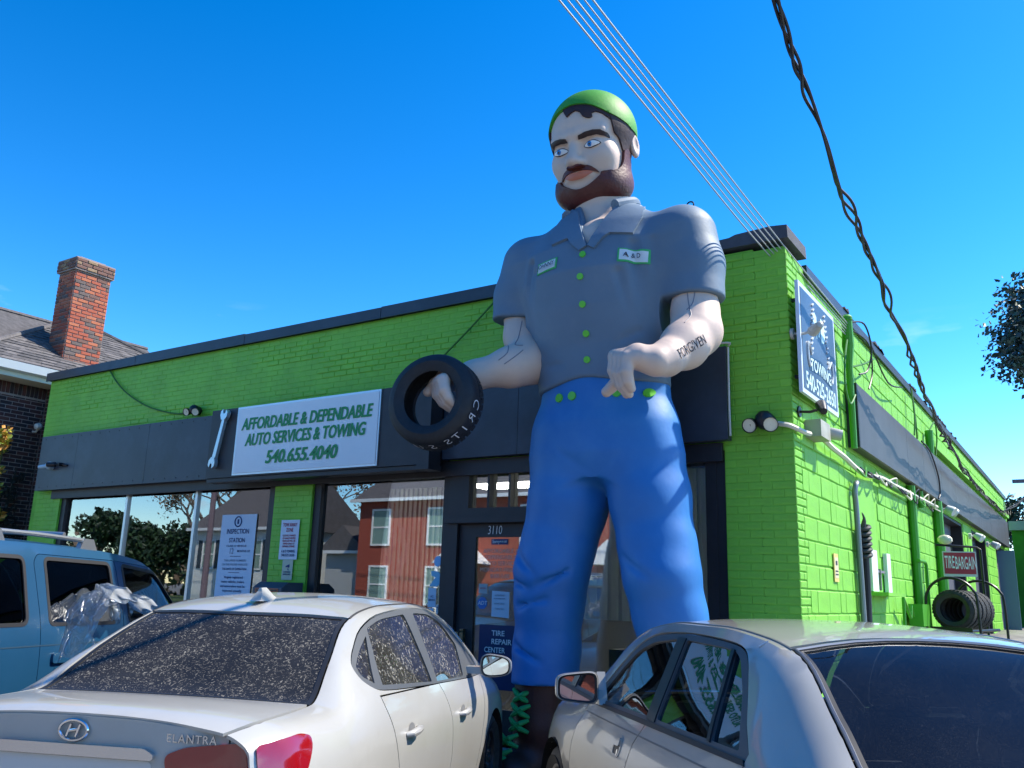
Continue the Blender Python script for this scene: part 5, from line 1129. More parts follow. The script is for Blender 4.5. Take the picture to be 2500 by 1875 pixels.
# combination spanner on the cabinet
def spanner():
    T = empty('spanner', (-7.005, -.36, 3.28), 0, 'oversized chrome spanner mounted beside the white sign', 'spanner')
    b = MB(); L_ = .27; pts = []
    shaft = [(-.030, -L_+.02), (.030, -L_+.02), (.024, L_-.02), (-.024, L_-.02)]
    top = [(-.028, L_-.03), (-.062, L_+.02), (-.062, L_+.075), (-.030, L_+.105), (-.020, L_+.06), (.0, L_+.045), (.020, L_+.06), (.030, L_+.105), (.062, L_+.075), (.062, L_+.02), (.028, L_-.03)]
    bot = [(x*.95, -z) for x, z in top][::-1]
    ca, sa = math.cos(R(-13)), math.sin(R(-13)); rot = lambda P: [(x*ca-z*sa, x*sa+z*ca) for x, z in P]
    for P, d in ((shaft, .030), (top, .042), (bot, .042)): b.prism(rot(P), 1, -d, .012)
    b.build('spanner_body', mat('chrome_pale', (.6, .66, .68), .3, .6), T); 
    for s in (-1, 1):
        b = MB(); p = rot([(0, s*.2)])[0]; b.cyl((p[0], .0, p[1]), (p[0]+.03, .06, p[1]), .014, 8); b.build('bracket', M_charw, T)
spanner()
# twin floodlights
def twin_lamp(loc, label, s=1., rot=0, lens=(.75, .72, .55), body=(.012, .012, .014)):
    T = empty('floodlight', loc, rot, label, 'floodlight', 'twin-head floodlights on the walls', scale=s)
    Mb = mat('lamp_black' if body[0] < .1 else 'lamp_white', body, .4); b = MB(); b.cyl((0, .10, 0), (0, .02, 0), .055, 16); b.ball((0, 0, .0), (.062, .062, .062), 12); b.build('lamp_base', Mb, T, True)
    for k, (dx, dy, dz) in enumerate(((-.095, -.03, -.03), (.055, -.05, -.035))):
        b = MB(); c = Vector((dx*.9, dy*.7, dz)); d = Vector((.25 if k else -.1, -1, -.35)).normalized(); b.lathe([(.001, -.07), (.03, -.065), (.042, -.03), (.048, .02), (.044, .022)], c, d, 16); b.cyl((0, 0, 0), tuple(c), .018, 8); h_ = b.build('lamp_head', Mb, T, True)
        b = MB(); b.lathe([(.001, .014), (.043, .014)], c, d, 16); b.build('lamp_lens', mat('lens_cream', lens, .3), h_)
twin_lamp((-.215, -.10, 3.015), 'black twin floodlight on the green corner pier', 1.35)
twin_lamp((-7.95, -.10, 3.79), 'black twin floodlight above the fascia left of the sign', 1.1, .3)
T = empty('security_camera', (-11.30, -.13, 3.19), 0, 'pale blue dome camera at the left end of the fascia', 'camera')
b = MB(); b.ball((.10, -.05, 0), (.075, .06, .06), 12); b.cyl((.10, 0, 0), (.10, -.04, 0), .06, 14); b.build('camera_body', mat('camera_pale', (.45, .6, .68), .4), T, True); b = MB(); b.lathe([(.001, .16), (.028, .16), (.03, .06), (.024, 0)], (.08, -.06, -.005), (-1, -.35, -.12), 14); b.build('camera_hood', mat('camera_pale', (.45, .6, .68), .4), T, True)
T = empty('dark_camera', (-10.93, -.13, 3.195), 0, 'small black bullet camera on the fascia beside pale dome camera', 'camera')
b = MB(); b.lathe([(.001, .17), (.035, .17), (.037, .04), (.022, .03), (.018, -.02)], (-.03, -.05, 0), (-.8, -.5, -.05), 14); b.cyl((0, 0, 0), (-.0, -.07, -.005), .03, 10); b.tube([(.0, -.02, 0), (.10, -.015, -.015), (.14, -.004, -.02)], .014, 6); b.build('camera_body', M_black, T, True)
# cable from the coping to the left floodlight, and one from the statue's tyre up to the coping
M_gcab = mat('cable_green', (.03, .16, .02), .6); M_bcab = mat('cable_black', (.012, .012, .016), .5); M_wcab = mat('cable_cream', (.62, .60, .48), .6)
def wire(name, pts, r, m, label, cat='cable', group=None, n=8, par=None):
    b = MB(); b.tube(spline(pts, n), r, 6); o = b.build(name, m, par, True)
    return o if par is not None else tag(o, label, cat, group)
wire('wall_cable', [(-10.20, -.02, 4.60), (-9.95, -.02, 4.38), (-9.6, -.02, 4.16), (-9.08, -.02, 3.94), (-8.5, -.02, 3.80), (-8.1, -.03, 3.775)], .011, M_gcab, 'thin cable drooping from the coping to the left floodlight')
wire('stay_cable', [(-3.05, -.05, 4.60), (-3.4, -.05, 4.31), (-3.79, -.05, 4.01)], .010, M_gcab, 'straight dark cable slanting down the green wall behind the tyre')
# ---- blinds
def slat_mat(name, c):
    M = mat(name, c, .55); t = M.node_tree; P = t.nodes['Principled BSDF']; o = t.nodes['Material Output']; tr = N(t, 'ShaderNodeBsdfTranslucent'); tr.inputs[0].default_value = (*c, 1); mx = N(t, 'ShaderNodeMixShader'); mx.inputs[0].default_value = .2
    t.links.new(P.outputs[0], mx.inputs[1]); t.links.new(tr.outputs[0], mx.inputs[2]); t.links.new(mx.outputs[0], o.inputs[0]); return M
BL = empty('vertical_blind', (0, 0, 0), 0, 'open vertical blind of thin white slats in the middle window', 'blind')
b = MB(); b.box((-5.55, .14, 2.62), (-3.72, .20, 2.68)); b.build('head_rail', mat('blind_rail', (.6, .66, .66), .5), BL)
me0 = None; M_slat = slat_mat('blind_slat', (.84, .87, .88))
for k in range(27):
    x = -5.50+k*.067; 
    if me0 is None: b = MB(); b.prism([(-.044, -.0012), (0, .004), (.044, -.0012), (.044, .0012), (0, .0064), (-.044, .0012)], 2, .66, 2.62); o = b.build('slat', M_slat, BL); me0 = o.data
    else: o = link('slat', me0, BL)
    o.location = (x, .17, 0); o.rotation_euler = (0, 0, R(110+random.uniform(-5, 5)))
BR = empty('closed_blind', (0, 0, 0), 0, 'closed pale blue vertical blind behind the statue\'s legs', 'blind')
b = MB(); b.box((-2.2, .13, 2.68), (-.80, .20, 2.74)); b.build('head_rail', mat('blind_rail', (.6, .66, .66), .5), BR)
M_slat2 = slat_mat('blind_slat_blue', (.82, .88, .90)); me0 = None
for k in range(12):
    if me0 is None: b = MB(); b.prism([(-.062, -.001), (-.03, .012), (.03, .012), (.062, -.001), (.062, .001), (.03, .014), (-.03, .014), (-.062, .001)], 2, 1.30, 2.68); o = b.build('slat', M_slat2, BR); me0 = o.data
    else: o = link('slat', me0, BR)
    o.location = (-2.10+k*.112, .16, 0); o.rotation_euler = (0, 0, R(9+random.uniform(-3, 3)))
for k, (x, zb) in enumerate(((-1.415, 1.30), (-1.36, 1.55))):
    wire('blind_cord', [(x, .115, 2.66), (x-.005, .115, 2.2), (x+.02, .115, 1.8), (x+.01*(1-4*k*-1), .115, zb)], .010, M_bcab, '', par=BR)
# ---- posters and stickers (flat print)
def poster(name, x0, x1, z0, z1, y, m, label, lines=(), cat='poster', skew=0):
    b = MB(); b.add([(x0, y, z0), (x1, y, z0+skew), (x1, y, z1+skew), (x0, y, z1), (x0, y+.003, z0), (x1, y+.003, z0+skew), (x1, y+.003, z1+skew), (x0, y+.003, z1)], [(0, 1, 2, 3), (7, 6, 5, 4), (0, 4, 5, 1), (1, 5, 6, 2), (2, 6, 7, 3), (3, 7, 4, 0)])
    o = tag(b.build(name, m), label, cat)
    for s, cx, z, w, h, mm in lines:
        v, f = textmesh(s, size=1, bold=.008, fat=.02); xs_ = [p[0] for p in v]
        k = w/max(max(xs_)-min(xs_), 1e-6); v = [((p[0]-(max(xs_)+min(xs_))/2)*k, p[1]*h/.73, p[2]) for p in v]; vv, ff = put((v, f), (x0+(x1-x0)*cx, y-.0025, z), XA, ZA); mk('print', vv, ff, mm, o)
    return o
M_paper = mat('paper_blue_white', (.58, .68, .80), .7); M_navy = mat('print_navy', (.02, .05, .16), .7); M_redp = mat('print_red', (.50, .03, .06), .6); M_grey = mat('print_grey', (.25, .32, .42), .7)
P = poster('inspection_poster', -7.35, -6.69, 1.10, 2.38, .075, M_paper, 'tall white inspection station notice inside the left window', [
    ('INSPECTION', .50, 2.165, .42, .062, M_navy), ('STATION', .50, 2.055, .30, .058, M_navy), ('CLASS A VEHICLE', .5, 1.985, .38, .024, M_navy), ('12', .38, 1.92, .07, .075, M_grey), ('MONTHS OF', .72, 1.92, .24, .028, M_navy),
    ('THE LARGE NUMBERS', .5, 1.805, .42, .026, M_grey), ('ON THE STICKER INDICATE', .5, 1.755, .48, .026, M_grey), ('THE DATE OF EXPIRATION', .5, 1.70, .46, .028, M_navy), ('Virginia registered', .5, 1.60, .36, .030, M_navy), ('motor vehicles, trailers,', .5, 1.545, .44, .030, M_navy), ('and semi-trailers must be', .5, 1.49, .46, .030, M_navy), ('inspected annually', .5, 1.435, .36, .030, M_navy)])
b = MB(); b.tube([(-7.03+.062*math.cos(t*math.pi/12), .072, 2.29+.062*math.sin(t*math.pi/12)) for t in range(24)], .008, 6, closed=True); b.box((-7.045, .071, 2.26), (-7.015, .074, 2.32)); b.build('seal', M_navy, P)
b = MB()
for z, w in ((1.655, .10), (1.855, .10)): b.box((-7.02-w, .0715, z), (-7.02+w, .074, z+.006))
b.build('rule', M_navy, P)
T = poster('tow_away_sign', -6.14, -5.83, 1.82, 2.285, -.012, mat('sign_metal_white', (.62, .70, .80), .35), 'white tow away zone sign with red heading on the green pier', [
    ('TOW AWAY', .5, 2.225, .24, .045, M_redp), ('ZONE', .5, 2.165, .12, .045, M_redp), ('ILLEGALLY PARKED', .5, 2.10, .22, .022, M_redp), ('OR UNAUTHORIZED', .5, 2.068, .22, .022, M_redp), ('VEHICLES WILL BE', .5, 2.036, .22, .022, M_redp), ('TOWED AWAY AT', .5, 2.004, .20, .022, M_redp), ('OWNERS EXPENSE', .5, 1.972, .21, .022, M_redp), ('A & D TOWING', .5, 1.915, .23, .032, M_navy), ('540.525.2650', .5, 1.87, .22, .032, M_navy)], 'sign')
T = poster('camera_notice', -6.06, -5.885, 1.585, 1.815, -.012, mat('notice_cream', (.52, .56, .42), .6), 'small cream camera notice under the tow away sign', [('WARNING', .5, 1.675, .12, .018, M_navy), ('SURVEILLANCE', .5, 1.648, .13, .018, M_navy)], 'sign')
b = MB(); b.prism([(-6.00, 1.745), (-5.94, 1.765), (-5.935, 1.74), (-5.955, 1.72), (-5.965, 1.735), (-5.995, 1.73)], 1, -.016, -.013); b.prism([(-5.962, 1.715), (-5.945, 1.70), (-5.95, 1.695), (-5.97, 1.712)], 1, -.016, -.013); b.build('camera_pictogram', M_navy, T)
# night drop box under it
T = empty('drop_box', (-5.93, -.15, 0), 0, 'dark grey night drop box with orange strip below the notices', 'drop box')
b = MB(); b.prism([(-.18, .9), (.02, .9), (.14, .9), (.14, 1.555), (-.08, 1.555), (-.18, 1.49)], 0, -.24, .24); b.build('box_body', mat('box_grey', (.07, .085, .11), .5, var=.2), T)
b = MB(); b.box((-.19, -.187, 1.435), (.19, -.181, 1.485)); b.build('strip', mat('strip_orange', (.42, .10, .05), .5), T); b = MB(); b.box((-.17, -.19, 1.452), (.17, -.1875, 1.468)); b.build('slot', M_black, T)
text('drop_text', '24/7', (0, -.184, 1.385), XA, ZA, M_white, T, size=.09, bold=.01)
# door: notices
poster('door_notice', -3.10, -2.90, 1.99, 2.045, .054, M_navy, 'dark strip notice reading sorry at the top of the door glass', [('Sorry', .3, 2.018, .09, .036, M_white), ('WE ARE CLOSED', .74, 2.018, .085, .018, M_white)])
poster('door_paper', -3.07, -2.86, 1.285, 1.535, .054, M_paper, 'pale paper sheet taped on the door glass', [('ATTENTION', .45, 1.49, .11, .016, M_grey), ('WE NO LONGER ACCEPT', .45, 1.46, .14, .012, M_grey), ('PERSONAL CHECKS', .45, 1.41, .12, .012, M_grey), ('THANK YOU', .45, 1.36, .10, .014, M_grey)], skew=-.01)
o = tag(mk('octagon_sticker', [(-3.185+.062*math.cos(R(22.5+45*k)), .055, 1.41+.062*math.sin(R(22.5+45*k))) for k in range(8)], [tuple(range(8))], mat('sticker_blue', (.02, .16, .50), .5)), 'blue octagonal sticker at the left of the door glass', 'sticker'); text('print', 'ADT', (-3.185, .0535, 1.41), XA, ZA, M_white, o, size=.055, bold=.01, shear=.2)
poster('card_sticker', -3.235, -3.13, 1.505, 1.60, .054, mat('sticker_grey', (.4, .45, .48), .5), 'small grey card sticker above the octagonal sticker', [('NO CASH', .5, 1.555, .07, .014, M_redp)], 'sticker')
poster('tire_repair_sign', -3.205, -2.765, .60, 1.205, .050, mat('navy_sign', (.008, .03, .11), .35), 'navy tire repair center sign at the foot of the door', [('TIRE', .52, 1.125, .155, .052, M_white), ('REPAIR', .62, 1.045, .24, .052, M_white), ('CENTER', .44, .965, .25, .052, M_white)], 'sign')
text('door_lettering', 'AFFORDABLE &\nDEPENDABLE\nAUTO SERVICES\nMONDAY-FRIDAY\n8:00-5:00', (-2.985, .058, 1.80), XA, ZA, mat('faded_letter', (.42, .40, .38), .6), tag(empty('x'), None) if False else DO, size=.062, bold=-.004)
# middle-window stickers
o = tag(mk('round_sticker', [(-3.80+.05*math.cos(t*math.pi/10), .082, 1.82+.055*math.sin(t*math.pi/10)) for t in range(20)], [tuple(range(20))], mat('sticker_pale_blue', (.25, .50, .80), .5)), 'round pale blue sticker at the right of the middle window', 'sticker')
o = tag(mk('arrow_sticker', [(-3.90, .082, 1.56), (-3.80, .082, 1.555), (-3.74, .082, 1.60), (-3.735, .082, 1.67), (-3.79, .082, 1.715), (-3.88, .082, 1.72), (-3.875, .082, 1.67), (-3.82, .082, 1.65), (-3.86, .082, 1.61)], [tuple(range(9))], mat('sticker_sky', (.20, .52, .72), .5)), 'pale blue bird-shaped sticker under the round sticker', 'sticker')
poster('ac_service_sticker', -3.905, -3.80, 1.345, 1.545, .080, M_paper, 'pale A C service strip sticker in the middle window', [('AC', .5, 1.455, .04, .022, M_navy), ('SERVICE', .5, 1.42, .085, .020, M_navy)], 'sticker')
poster('phone_sticker', -3.905, -3.825, 1.14, 1.335, .080, M_paper, 'narrow blue sticker below the A C service sticker', [('P', .5, 1.26, .03, .05, mat('sticker_blue', (.02, .16, .50), .5))], 'sticker')
poster('payment_sticker', -3.79, -3.715, 1.16, 1.375, .080, mat('sticker_white', (.55, .58, .6), .5), 'payment card sticker with orange mark in the middle window', [('WELCOME', .5, 1.345, .06, .014, M_navy), ('WE', .5, 1.325, .03, .014, M_navy), ('\u25A0' if False else 'O', .5, 1.275, .035, .03, mat('strip_orange', (.42, .10, .05), .5)), ('VISA', .5, 1.22, .05, .02, M_navy)], 'sticker')
text('window_letters', '6 MONTHS', (-1.55, .086, .86), XA, ZA, mat('faded_letter', (.42, .40, .38), .6), SHOP, size=.075, bold=-.01)
# feather flag and ceiling lamp inside the middle window
FL = empty('feather_flag', (-5.02, .62, 0), 0, 'red white and blue open flag standing behind the blind', 'flag')
b = MB(); b.tube([(0, 0, .12), (0, 0, 2.2), (.05, 0, 2.55), (.18, 0, 2.68)], .012, 6); b.build('pole', M_alu, FL, True)
def strip(a, c, m, nm):
    n = 10; v = []; 
    for k in range(n+1):
        z = 1.35+1.28*k/n; w = .30*math.sin(math.pi*min(1, (k+.8)/n*.9)); 
        for t in (a, c): v.append((.02+w*t, .03*math.sin(k*1.3+t*2), z))
    mk(nm, v, [(2*k, 2*k+1, 2*k+3, 2*k+2) for k in range(n)], m, FL, True)
strip(0, .34, mat('flag_blue', (.02, .05, .30), .7), 'blue_stripe'); strip(.34, .7, mat('flag_red', (.5, .06, .03), .7), 'red_stripe'); strip(.7, 1, mat('flag_white', (.6, .6, .6), .7), 'white_stripe')
for k, c in enumerate('OPEN'): text('flag_letter', c, (.085, -.05, 2.32-k*.19), (.97, 0, -.2), ZA, M_white, FL, size=.15, bold=.01)
M_glow = mat('lamp_glow', (1, .95, .82), .5, emit=18)
for x, y, lb in ((-4.6, 2.6, 'lit ceiling panel lamp seen through the middle window'), (-1.4, 1.9, 'added glowing fill panel that brightens the closed blue blind'), (-8.6, 2.9, 'added glowing fill panel on the ceiling inside the left window')):  # first is a real lamp; the other two are added to brighten the blinds
    CL = empty('lamp_and_fill_panel', (x, y, 2.98), 0, lb, 'lamp', 'ceiling lamps inside the shop')
    b = MB(); b.box((-.62, -.32, -.03), (.62, .32, .01)); b.build('lamp_frame', M_alu, CL); b = MB(); b.box((-.58, -.28, -.036), (.58, .28, -.031)); b.build('diffuser', M_glow, CL)
# a desk with a dark counter behind the right window, shelf silhouettes
T = empty('counter', (-1.6, 1.6, .12), 0, 'dark counter with stacked tyres inside the right window', 'counter'); b = MB(); b.box((-.8, -.3, 0), (.7, .3, .85)); b.build('counter_body', M_dark, T)
# ------------------------------------------------------------------ the side wall: sign, fascia, pipes, window, bays, lamps
T = empty('towing_sign', (0, 0, 0), 0, 'navy and white towing sign with hook emblem on the side wall', 'sign')
sx_ = .10; y0, y1, z0, z1 = -.03, 1.20, 3.25, 4.25
b = MB(); b.box((sx_-.03, y0, z0), (sx_, y1, z1)); b.build('sign_board', mat('sign_metal_white', (.62, .70, .80), .35), T)
b = MB(); b.box((sx_, y0+.045, z0+.045), (sx_+.004, y1-.045, z1-.045)); b.build('sign_ground', mat('sign_navy', (.07, .11, .17), .35, var=.3, vscale=1.5), T)
M_mint = mat('sign_mint', (.60, .78, .74), .4); sidepl = lambda P, d=.006: [(sx_+d, y, z) for y, z in P]
def stext(s, cy, cz, w, h, m, d=.0065, arc=0.):
    v, f = textmesh(s, size=1, bold=.02); xs_ = [p[0] for p in v]; k = w/(max(xs_)-min(xs_)); v = [((p[0]-(max(xs_)+min(xs_))/2)*k, p[1]*h/.73, 0) for p in v]; v = [(x, z+arc*(x/(w/2))**2, 0) for x, z, _ in v]
    mk('sign_letters', [(sx_+d, cy+p[0], cz+p[1]) for p in v], f, m, T)
stext('540-525-2650', .585, 3.375, 1.02, .15, M_mint); 
b = MB(); b.add(sidepl([(.20, 3.62), (.60, 3.66), (.98, 3.60), (.98, 3.47), (.60, 3.52), (.20, 3.49)]), [(0, 1, 2, 3, 4, 5)][:1]); b.f = [tuple(range(5, -1, -1))]; b.build('banner', mat('sign_navy_dark', (.02, .045, .09), .35), T)
stext('TOWING', .59, 3.565, .70, .115, M_mint, .009, -.02)
for P in ([(.40, 3.85), (.40, 4.06), (.455, 4.09), (.52, 4.06), (.52, 3.85), (.485, 3.85), (.485, 3.93), (.435, 3.93), (.435, 3.85)], [(.66, 3.85), (.66, 4.09), (.74, 4.08), (.80, 4.03), (.80, 3.92), (.74, 3.86)]):
    mk('sign_letters', sidepl(P), [tuple(range(len(P)))], M_mint, T)
stext('&', .59, 3.93, .08, .11, M_mint)
M_rope = mat('sign_rope', (.55, .60, .62), .4)
for s in (-1, 1):
    for k in range(11):
        a = R(-25+k*12); yy = .59+s*(.30-.02*k*.3)*math.cos(a*.35)-s*.02*(k % 2); zz = 3.66+k*.048; b = MB(); b.tube([(sx_+.008, yy-.016, zz-.012), (sx_+.010, yy+.016, zz+.014)], .010, 5); b.build('chain_link', M_rope, T, True)
    b = MB(); b.tube(spline([(sx_+.008, .59+s*.30, 3.66), (sx_+.008, .59+s*.40, 3.74), (sx_+.008, .59+s*.43, 3.62), (sx_+.008, .59+s*.38, 3.53), (sx_+.008, .59+s*.34, 3.56)], 5), .012, 6); b.build('hook', M_rope, T, True)
b = MB()
for y in (.1, 1.05):
    for z in (3.4, 4.1): b.box((-.005, y, z), (sx_-.03, y+.03, z+.03))
b.build('sign_bracket', M_charw, T)
def spot(loc, d, label, m, rot=0):
    T = empty('sign_spotlight', loc, 0, label, 'spotlight'); b = MB(); d = Vector(d).normalized(); b.lathe([(.001, -.10), (.03, -.09), (.045, 0), (.05, .06), (.044, .06), (.04, 0), (.001, -.02)], (.20, 0, 0), d, 14); b.build('lamp_head', m, T, True); b = MB(); b.tube([(0, 0, -.02), (.10, 0, -.03), (.2, 0, -.01)], .012, 6); b.cyl((-.01, 0, -.02), (.015, 0, -.02), .05, 12); b.build('lamp_arm', m, T, True)
spot((0, .17, 3.14), (-.3, .7, .5), 'black spotlight below the towing sign', M_black); spot((.02, .02, 3.80), (-.5, .6, -.1), 'grey floodlight arm at the near edge of the towing sign', mat('lamp_grey', (.42, .43, .40), .4))
# fascia over the bays
seams = [2.0, 4.77, 6.02, 7.68, 9.28, 11.1, 13.0, 14.9, 16.8, 18.4, 19.5]
for a, c in zip(seams[:-1], seams[1:]):
    b = MB(); b.box((.085, a+.004, 3.085), (.12, c-.004, 3.755)); b.build('side_fascia_panel', M_sidepanel, SHOP)
b = MB(); b.box((.006, 2.0, 3.09), (.084, 19.5, 3.14)); b.box((.006, 2.0, 3.70), (.084, 19.5, 3.75)); b.box((.006, 1.965, 3.085), (.12, 1.998, 3.76)); b.build('fascia_batten', M_charw, SHOP)
b = MB(); b.box((.006, 7.4, 3.93), (.10, 20.5, 4.03)); b.build('ledge', M_green2, SHOP)
# pipes
M_gpipe = mat('green_pipe', (.05, .28, .012), .5); M_gp = mat('grey_pipe', (.20, .23, .25), .4, .5)
def pipe(name, pts, r, m, label, cat='pipe', n=6): b = MB(); b.tube(pts if n == 0 else spline(pts, n), r, 10); return tag(b.build(name, m, None, True), label, cat)
pipe('grey_conduit', [(.05, 2.02, 0), (.05, 1.99, 1.4), (.05, 1.95, 2.4), (.05, 1.92, 2.60), (.06, 1.95, 2.70), (.05, 2.06, 2.73)], .028, M_gp, 'grey steel conduit with bent top near the shop corner')
T = tag(empty('cable_bundle', (0, 0, 0)), 'black taped cable bundle running up the wall beside the grey conduit', 'cable')
b = MB(); b.tube(spline([(.07, 2.10, 0), (.07, 2.08, 1.0), (.075, 2.10, 1.6), (.08, 2.09, 2.0)], 8), .036, 10); b.build('bundle', M_bcab, T, True)
for k in range(6): b = MB(); b.tube([(.08+.055*math.cos(t*math.pi/6), 2.09+.05*math.sin(t*math.pi/6), 2.0+k*.055+.02*math.sin(t*math.pi/6)) for t in range(12)], .022, 6, closed=True); b.build('coil', mat('cable_dusty', (.05, .055, .06), .6), T, True)
b = MB(); b.tube(spline([(.08, 2.07, 2.28), (.10, 2.04, 2.36), (.09, 2.0, 2.42)], 4), [.03, .027, .024, .02, .015, .012, .01, .007, .003], 8); b.build('bundle_tip', mat('cable_dusty', (.05, .055, .06), .6), T, True)
pipe('green_downpipe', [(.05, 5.28, .2), (.05, 5.24, 3.07)], .055, M_gpipe, 'green painted pipe on the side wall left of the bays', n=0); pipe('green_drainpipe', [(.06, 7.42, .4), (.06, 7.40, 3.08)], .075, M_gpipe, 'thick green drainpipe beside the first bay', n=0)
pipe('green_thin_pipe', [(.05, 6.0, 2.85), (.05, 5.96, 3.08)], .04, M_gpipe, 'short green pipe stub under the grey fascia', n=0)
pipe('green_bent_rail', [(.10, 5.12, 2.09), (.10, 5.60, 2.09), (.11, 5.63, 2.05), (.11, 5.62, 1.0)], .022, M_gpipe, 'bent green rail on the wall behind the tyre rack', n=0)
T = empty('green_meter_box', (.10, 4.75, 1.40), 0, 'green painted box on a bracket low on the side wall', 'box'); b = MB(); b.box((-.06, -.24, -.12), (.10, .26, .14)); b.build('box_body', M_gpipe, T); b = MB(); b.tube([(0, -.9, -.15), (0, -.88, .20), (0, -.5, -.02), (0, -.42, .12), (0, -.3, .0)], .02, 6); b.build('bracket', M_gpipe, T)
T = empty('junction_box', (.02, .55, 3.0), 0, 'pale junction box on the side wall under the towing sign', 'box'); b = MB(); b.box((-.03, -.20, -.07), (.12, .12, .08)); b.build('box_body', mat('box_stone', (.36, .36, .30), .6, var=.2), T)
b = MB(); b.lathe([(.001, .10), (.05, .10), (.055, 0), (.03, -.04)], (.10, .20, .02), (.8, .3, -.2), 14); b.build('sensor_head', mat('lamp_grey', (.42, .43, .40), .4), T, True)
WC = tag(empty('white_wall_cable', (0, 0, 0)), 'cream cable sagging along the side wall below the grey fascia', 'cable')
wire('cable_run', [(-.12, -.03, 2.99), (-.02, -.03, 2.965), (.05, .10, 2.93), (.06, .28, 2.94)], .022, M_wcab, '', par=WC); wire('cable_run', [(.08, .62, 2.96), (.07, 1.0, 2.93), (.06, 1.5, 2.915), (.06, 2.0, 2.87), (.06, 2.5, 2.86), (.07, 3.2, 2.92), (.07, 4.2, 2.93), (.07, 5.2, 2.95), (.07, 6.3, 2.97), (.07, 7.4, 2.99)], .026, M_wcab, '', par=WC)
for k in range(16):
    y = 2.1+k*.34+random.uniform(-.1, .1); z = 2.90+.01*k*.4; r = random.uniform(.06, .16)
    wire('cable_loop', [(.06, y-.2, z+random.uniform(-.03, .05)), (.12, y, z-r*random.choice((1, .7, -.8))), (.08, y+.25, z+random.uniform(-.03, .05))], random.uniform(.008, .014), random.choice((M_bcab, M_wcab, M_gpipe)), '', par=WC, n=5)
# green service mast with its looping wires
T = empty('service_mast', (.09, 1.74, 0), 0, 'green painted cable mast beside the towing sign', 'mast')
b = MB(); b.tube([(0, .10, 3.05), (.01, .04, 3.9), (.02, 0, 4.1), (.03, -.03, 4.36)], [.03, .035, .06, .05], 10); b.ball((.03, -.03, 4.38), (.06, .06, .05), 10); b.build('mast_pipe', M_gpipe, T, True)
for pts in ([(.03, .0, 4.35), (.12, .35, 4.42), (.14, .55, 4.2), (.10, .5, 3.95), (.06, .25, 3.85)], [(.03, .05, 4.3), (.08, .7, 4.3), (.06, .95, 4.05), (.05, .75, 3.8)], [(.02, 0, 4.2), (.06, -.35, 3.9), (.06, -.42, 3.6), (.05, -.2, 3.45), (.04, .1, 3.6)], [(.02, .1, 3.9), (.05, .6, 4.05), (.04, 1.2, 4.25)], [(.02, 1.2, 4.4), (.03, 2.0, 4.15), (.03, 3.0, 4.30)]):
    wire('loop_wire', pts, .010, random.choice((M_gcab, M_bcab)), '', par=T, n=6)
T = empty('cable_bracket', (.08, 7.05, 0), 0, 'green cable bracket above the grey fascia near the bays', 'bracket'); b = MB(); b.tube([(0, 0, 3.75), (0, 0, 4.12)], [.05, .06], 10); b.build('bracket_tube', M_gpipe, T, True)
for pts in ([(0, 0, 4.1), (.05, .3, 4.3), (.04, .5, 4.1), (.02, .4, 3.8)], [(0, -1.3, 4.5), (.03, -1.35, 3.9), (.02, -1.3, 3.78)], [(0, -1.35, 4.5), (.03, -1.42, 4.1), (.02, -1.5, 3.8)]): wire('loop_wire', pts, .012, M_gcab, '', par=T, n=5)
wire('fascia_wire', [(.125, 5.95, 3.78), (.14, 6.6, 3.72), (.14, 7.2, 3.45), (.135, 7.3, 3.2), (.13, 7.15, 3.1)], .012, M_bcab, 'black wire hanging in a curve over the grey fascia')
# small side window with white boards
T = empty('side_window', (0, 0, 0)); T.parent = SHOP
b = MB(); b.box((-.28, 2.86, 1.66), (-.05, 3.33, 2.05)); b.build('window_reveal', M_dark, T); b = MB(); b.box((-.03, 2.87, 1.67), (-.022, 3.32, 2.04)); b.build('pane', M_glass, T)
b = MB(); b.box((.0, 3.05, 1.67), (.03, 3.08, 1.9)); b.box((-.02, 2.86, 1.86), (.02, 3.33, 1.885)); b.build('glazing_bar', mat('frame_purple_grey', (.20, .18, .22), .5), T)
for y0_, y1_ in ((2.55, 2.84), (3.36, 3.56)): b = MB(); b.box((.003, y0_, 1.655), (.045, y1_, 2.085)); b.build('shutter_board', mat('board_white', (.72, .76, .78), .5), T)
b = MB(); b.box((.003, 2.50, 1.61), (.20, 3.45, 1.645)); b.build('sill', M_green2, T)
o = empty('yellow_notice', (0, 0, 0), 0, 'narrow yellow camera notice on the sunlit side wall', 'sign'); b = MB(); b.box((.008, 1.07, 1.71), (.016, 1.23, 1.965)); b.build('notice_plate', mat('notice_yellow', (.66, .52, .16), .5), o)
b = MB(); b.box((.0165, 1.085, 1.745), (.018, 1.215, 1.93)); b.build('notice_face', mat('notice_cream2', (.66, .58, .36), .5), o); b = MB(); b.box((.0185, 1.12, 1.86), (.0195, 1.18, 1.90)); b.box((.0185, 1.10, 1.80), (.0195, 1.20, 1.812)); b.box((.0185, 1.10, 1.77), (.0195, 1.20, 1.782)); b.build('notice_print', M_ink, o)
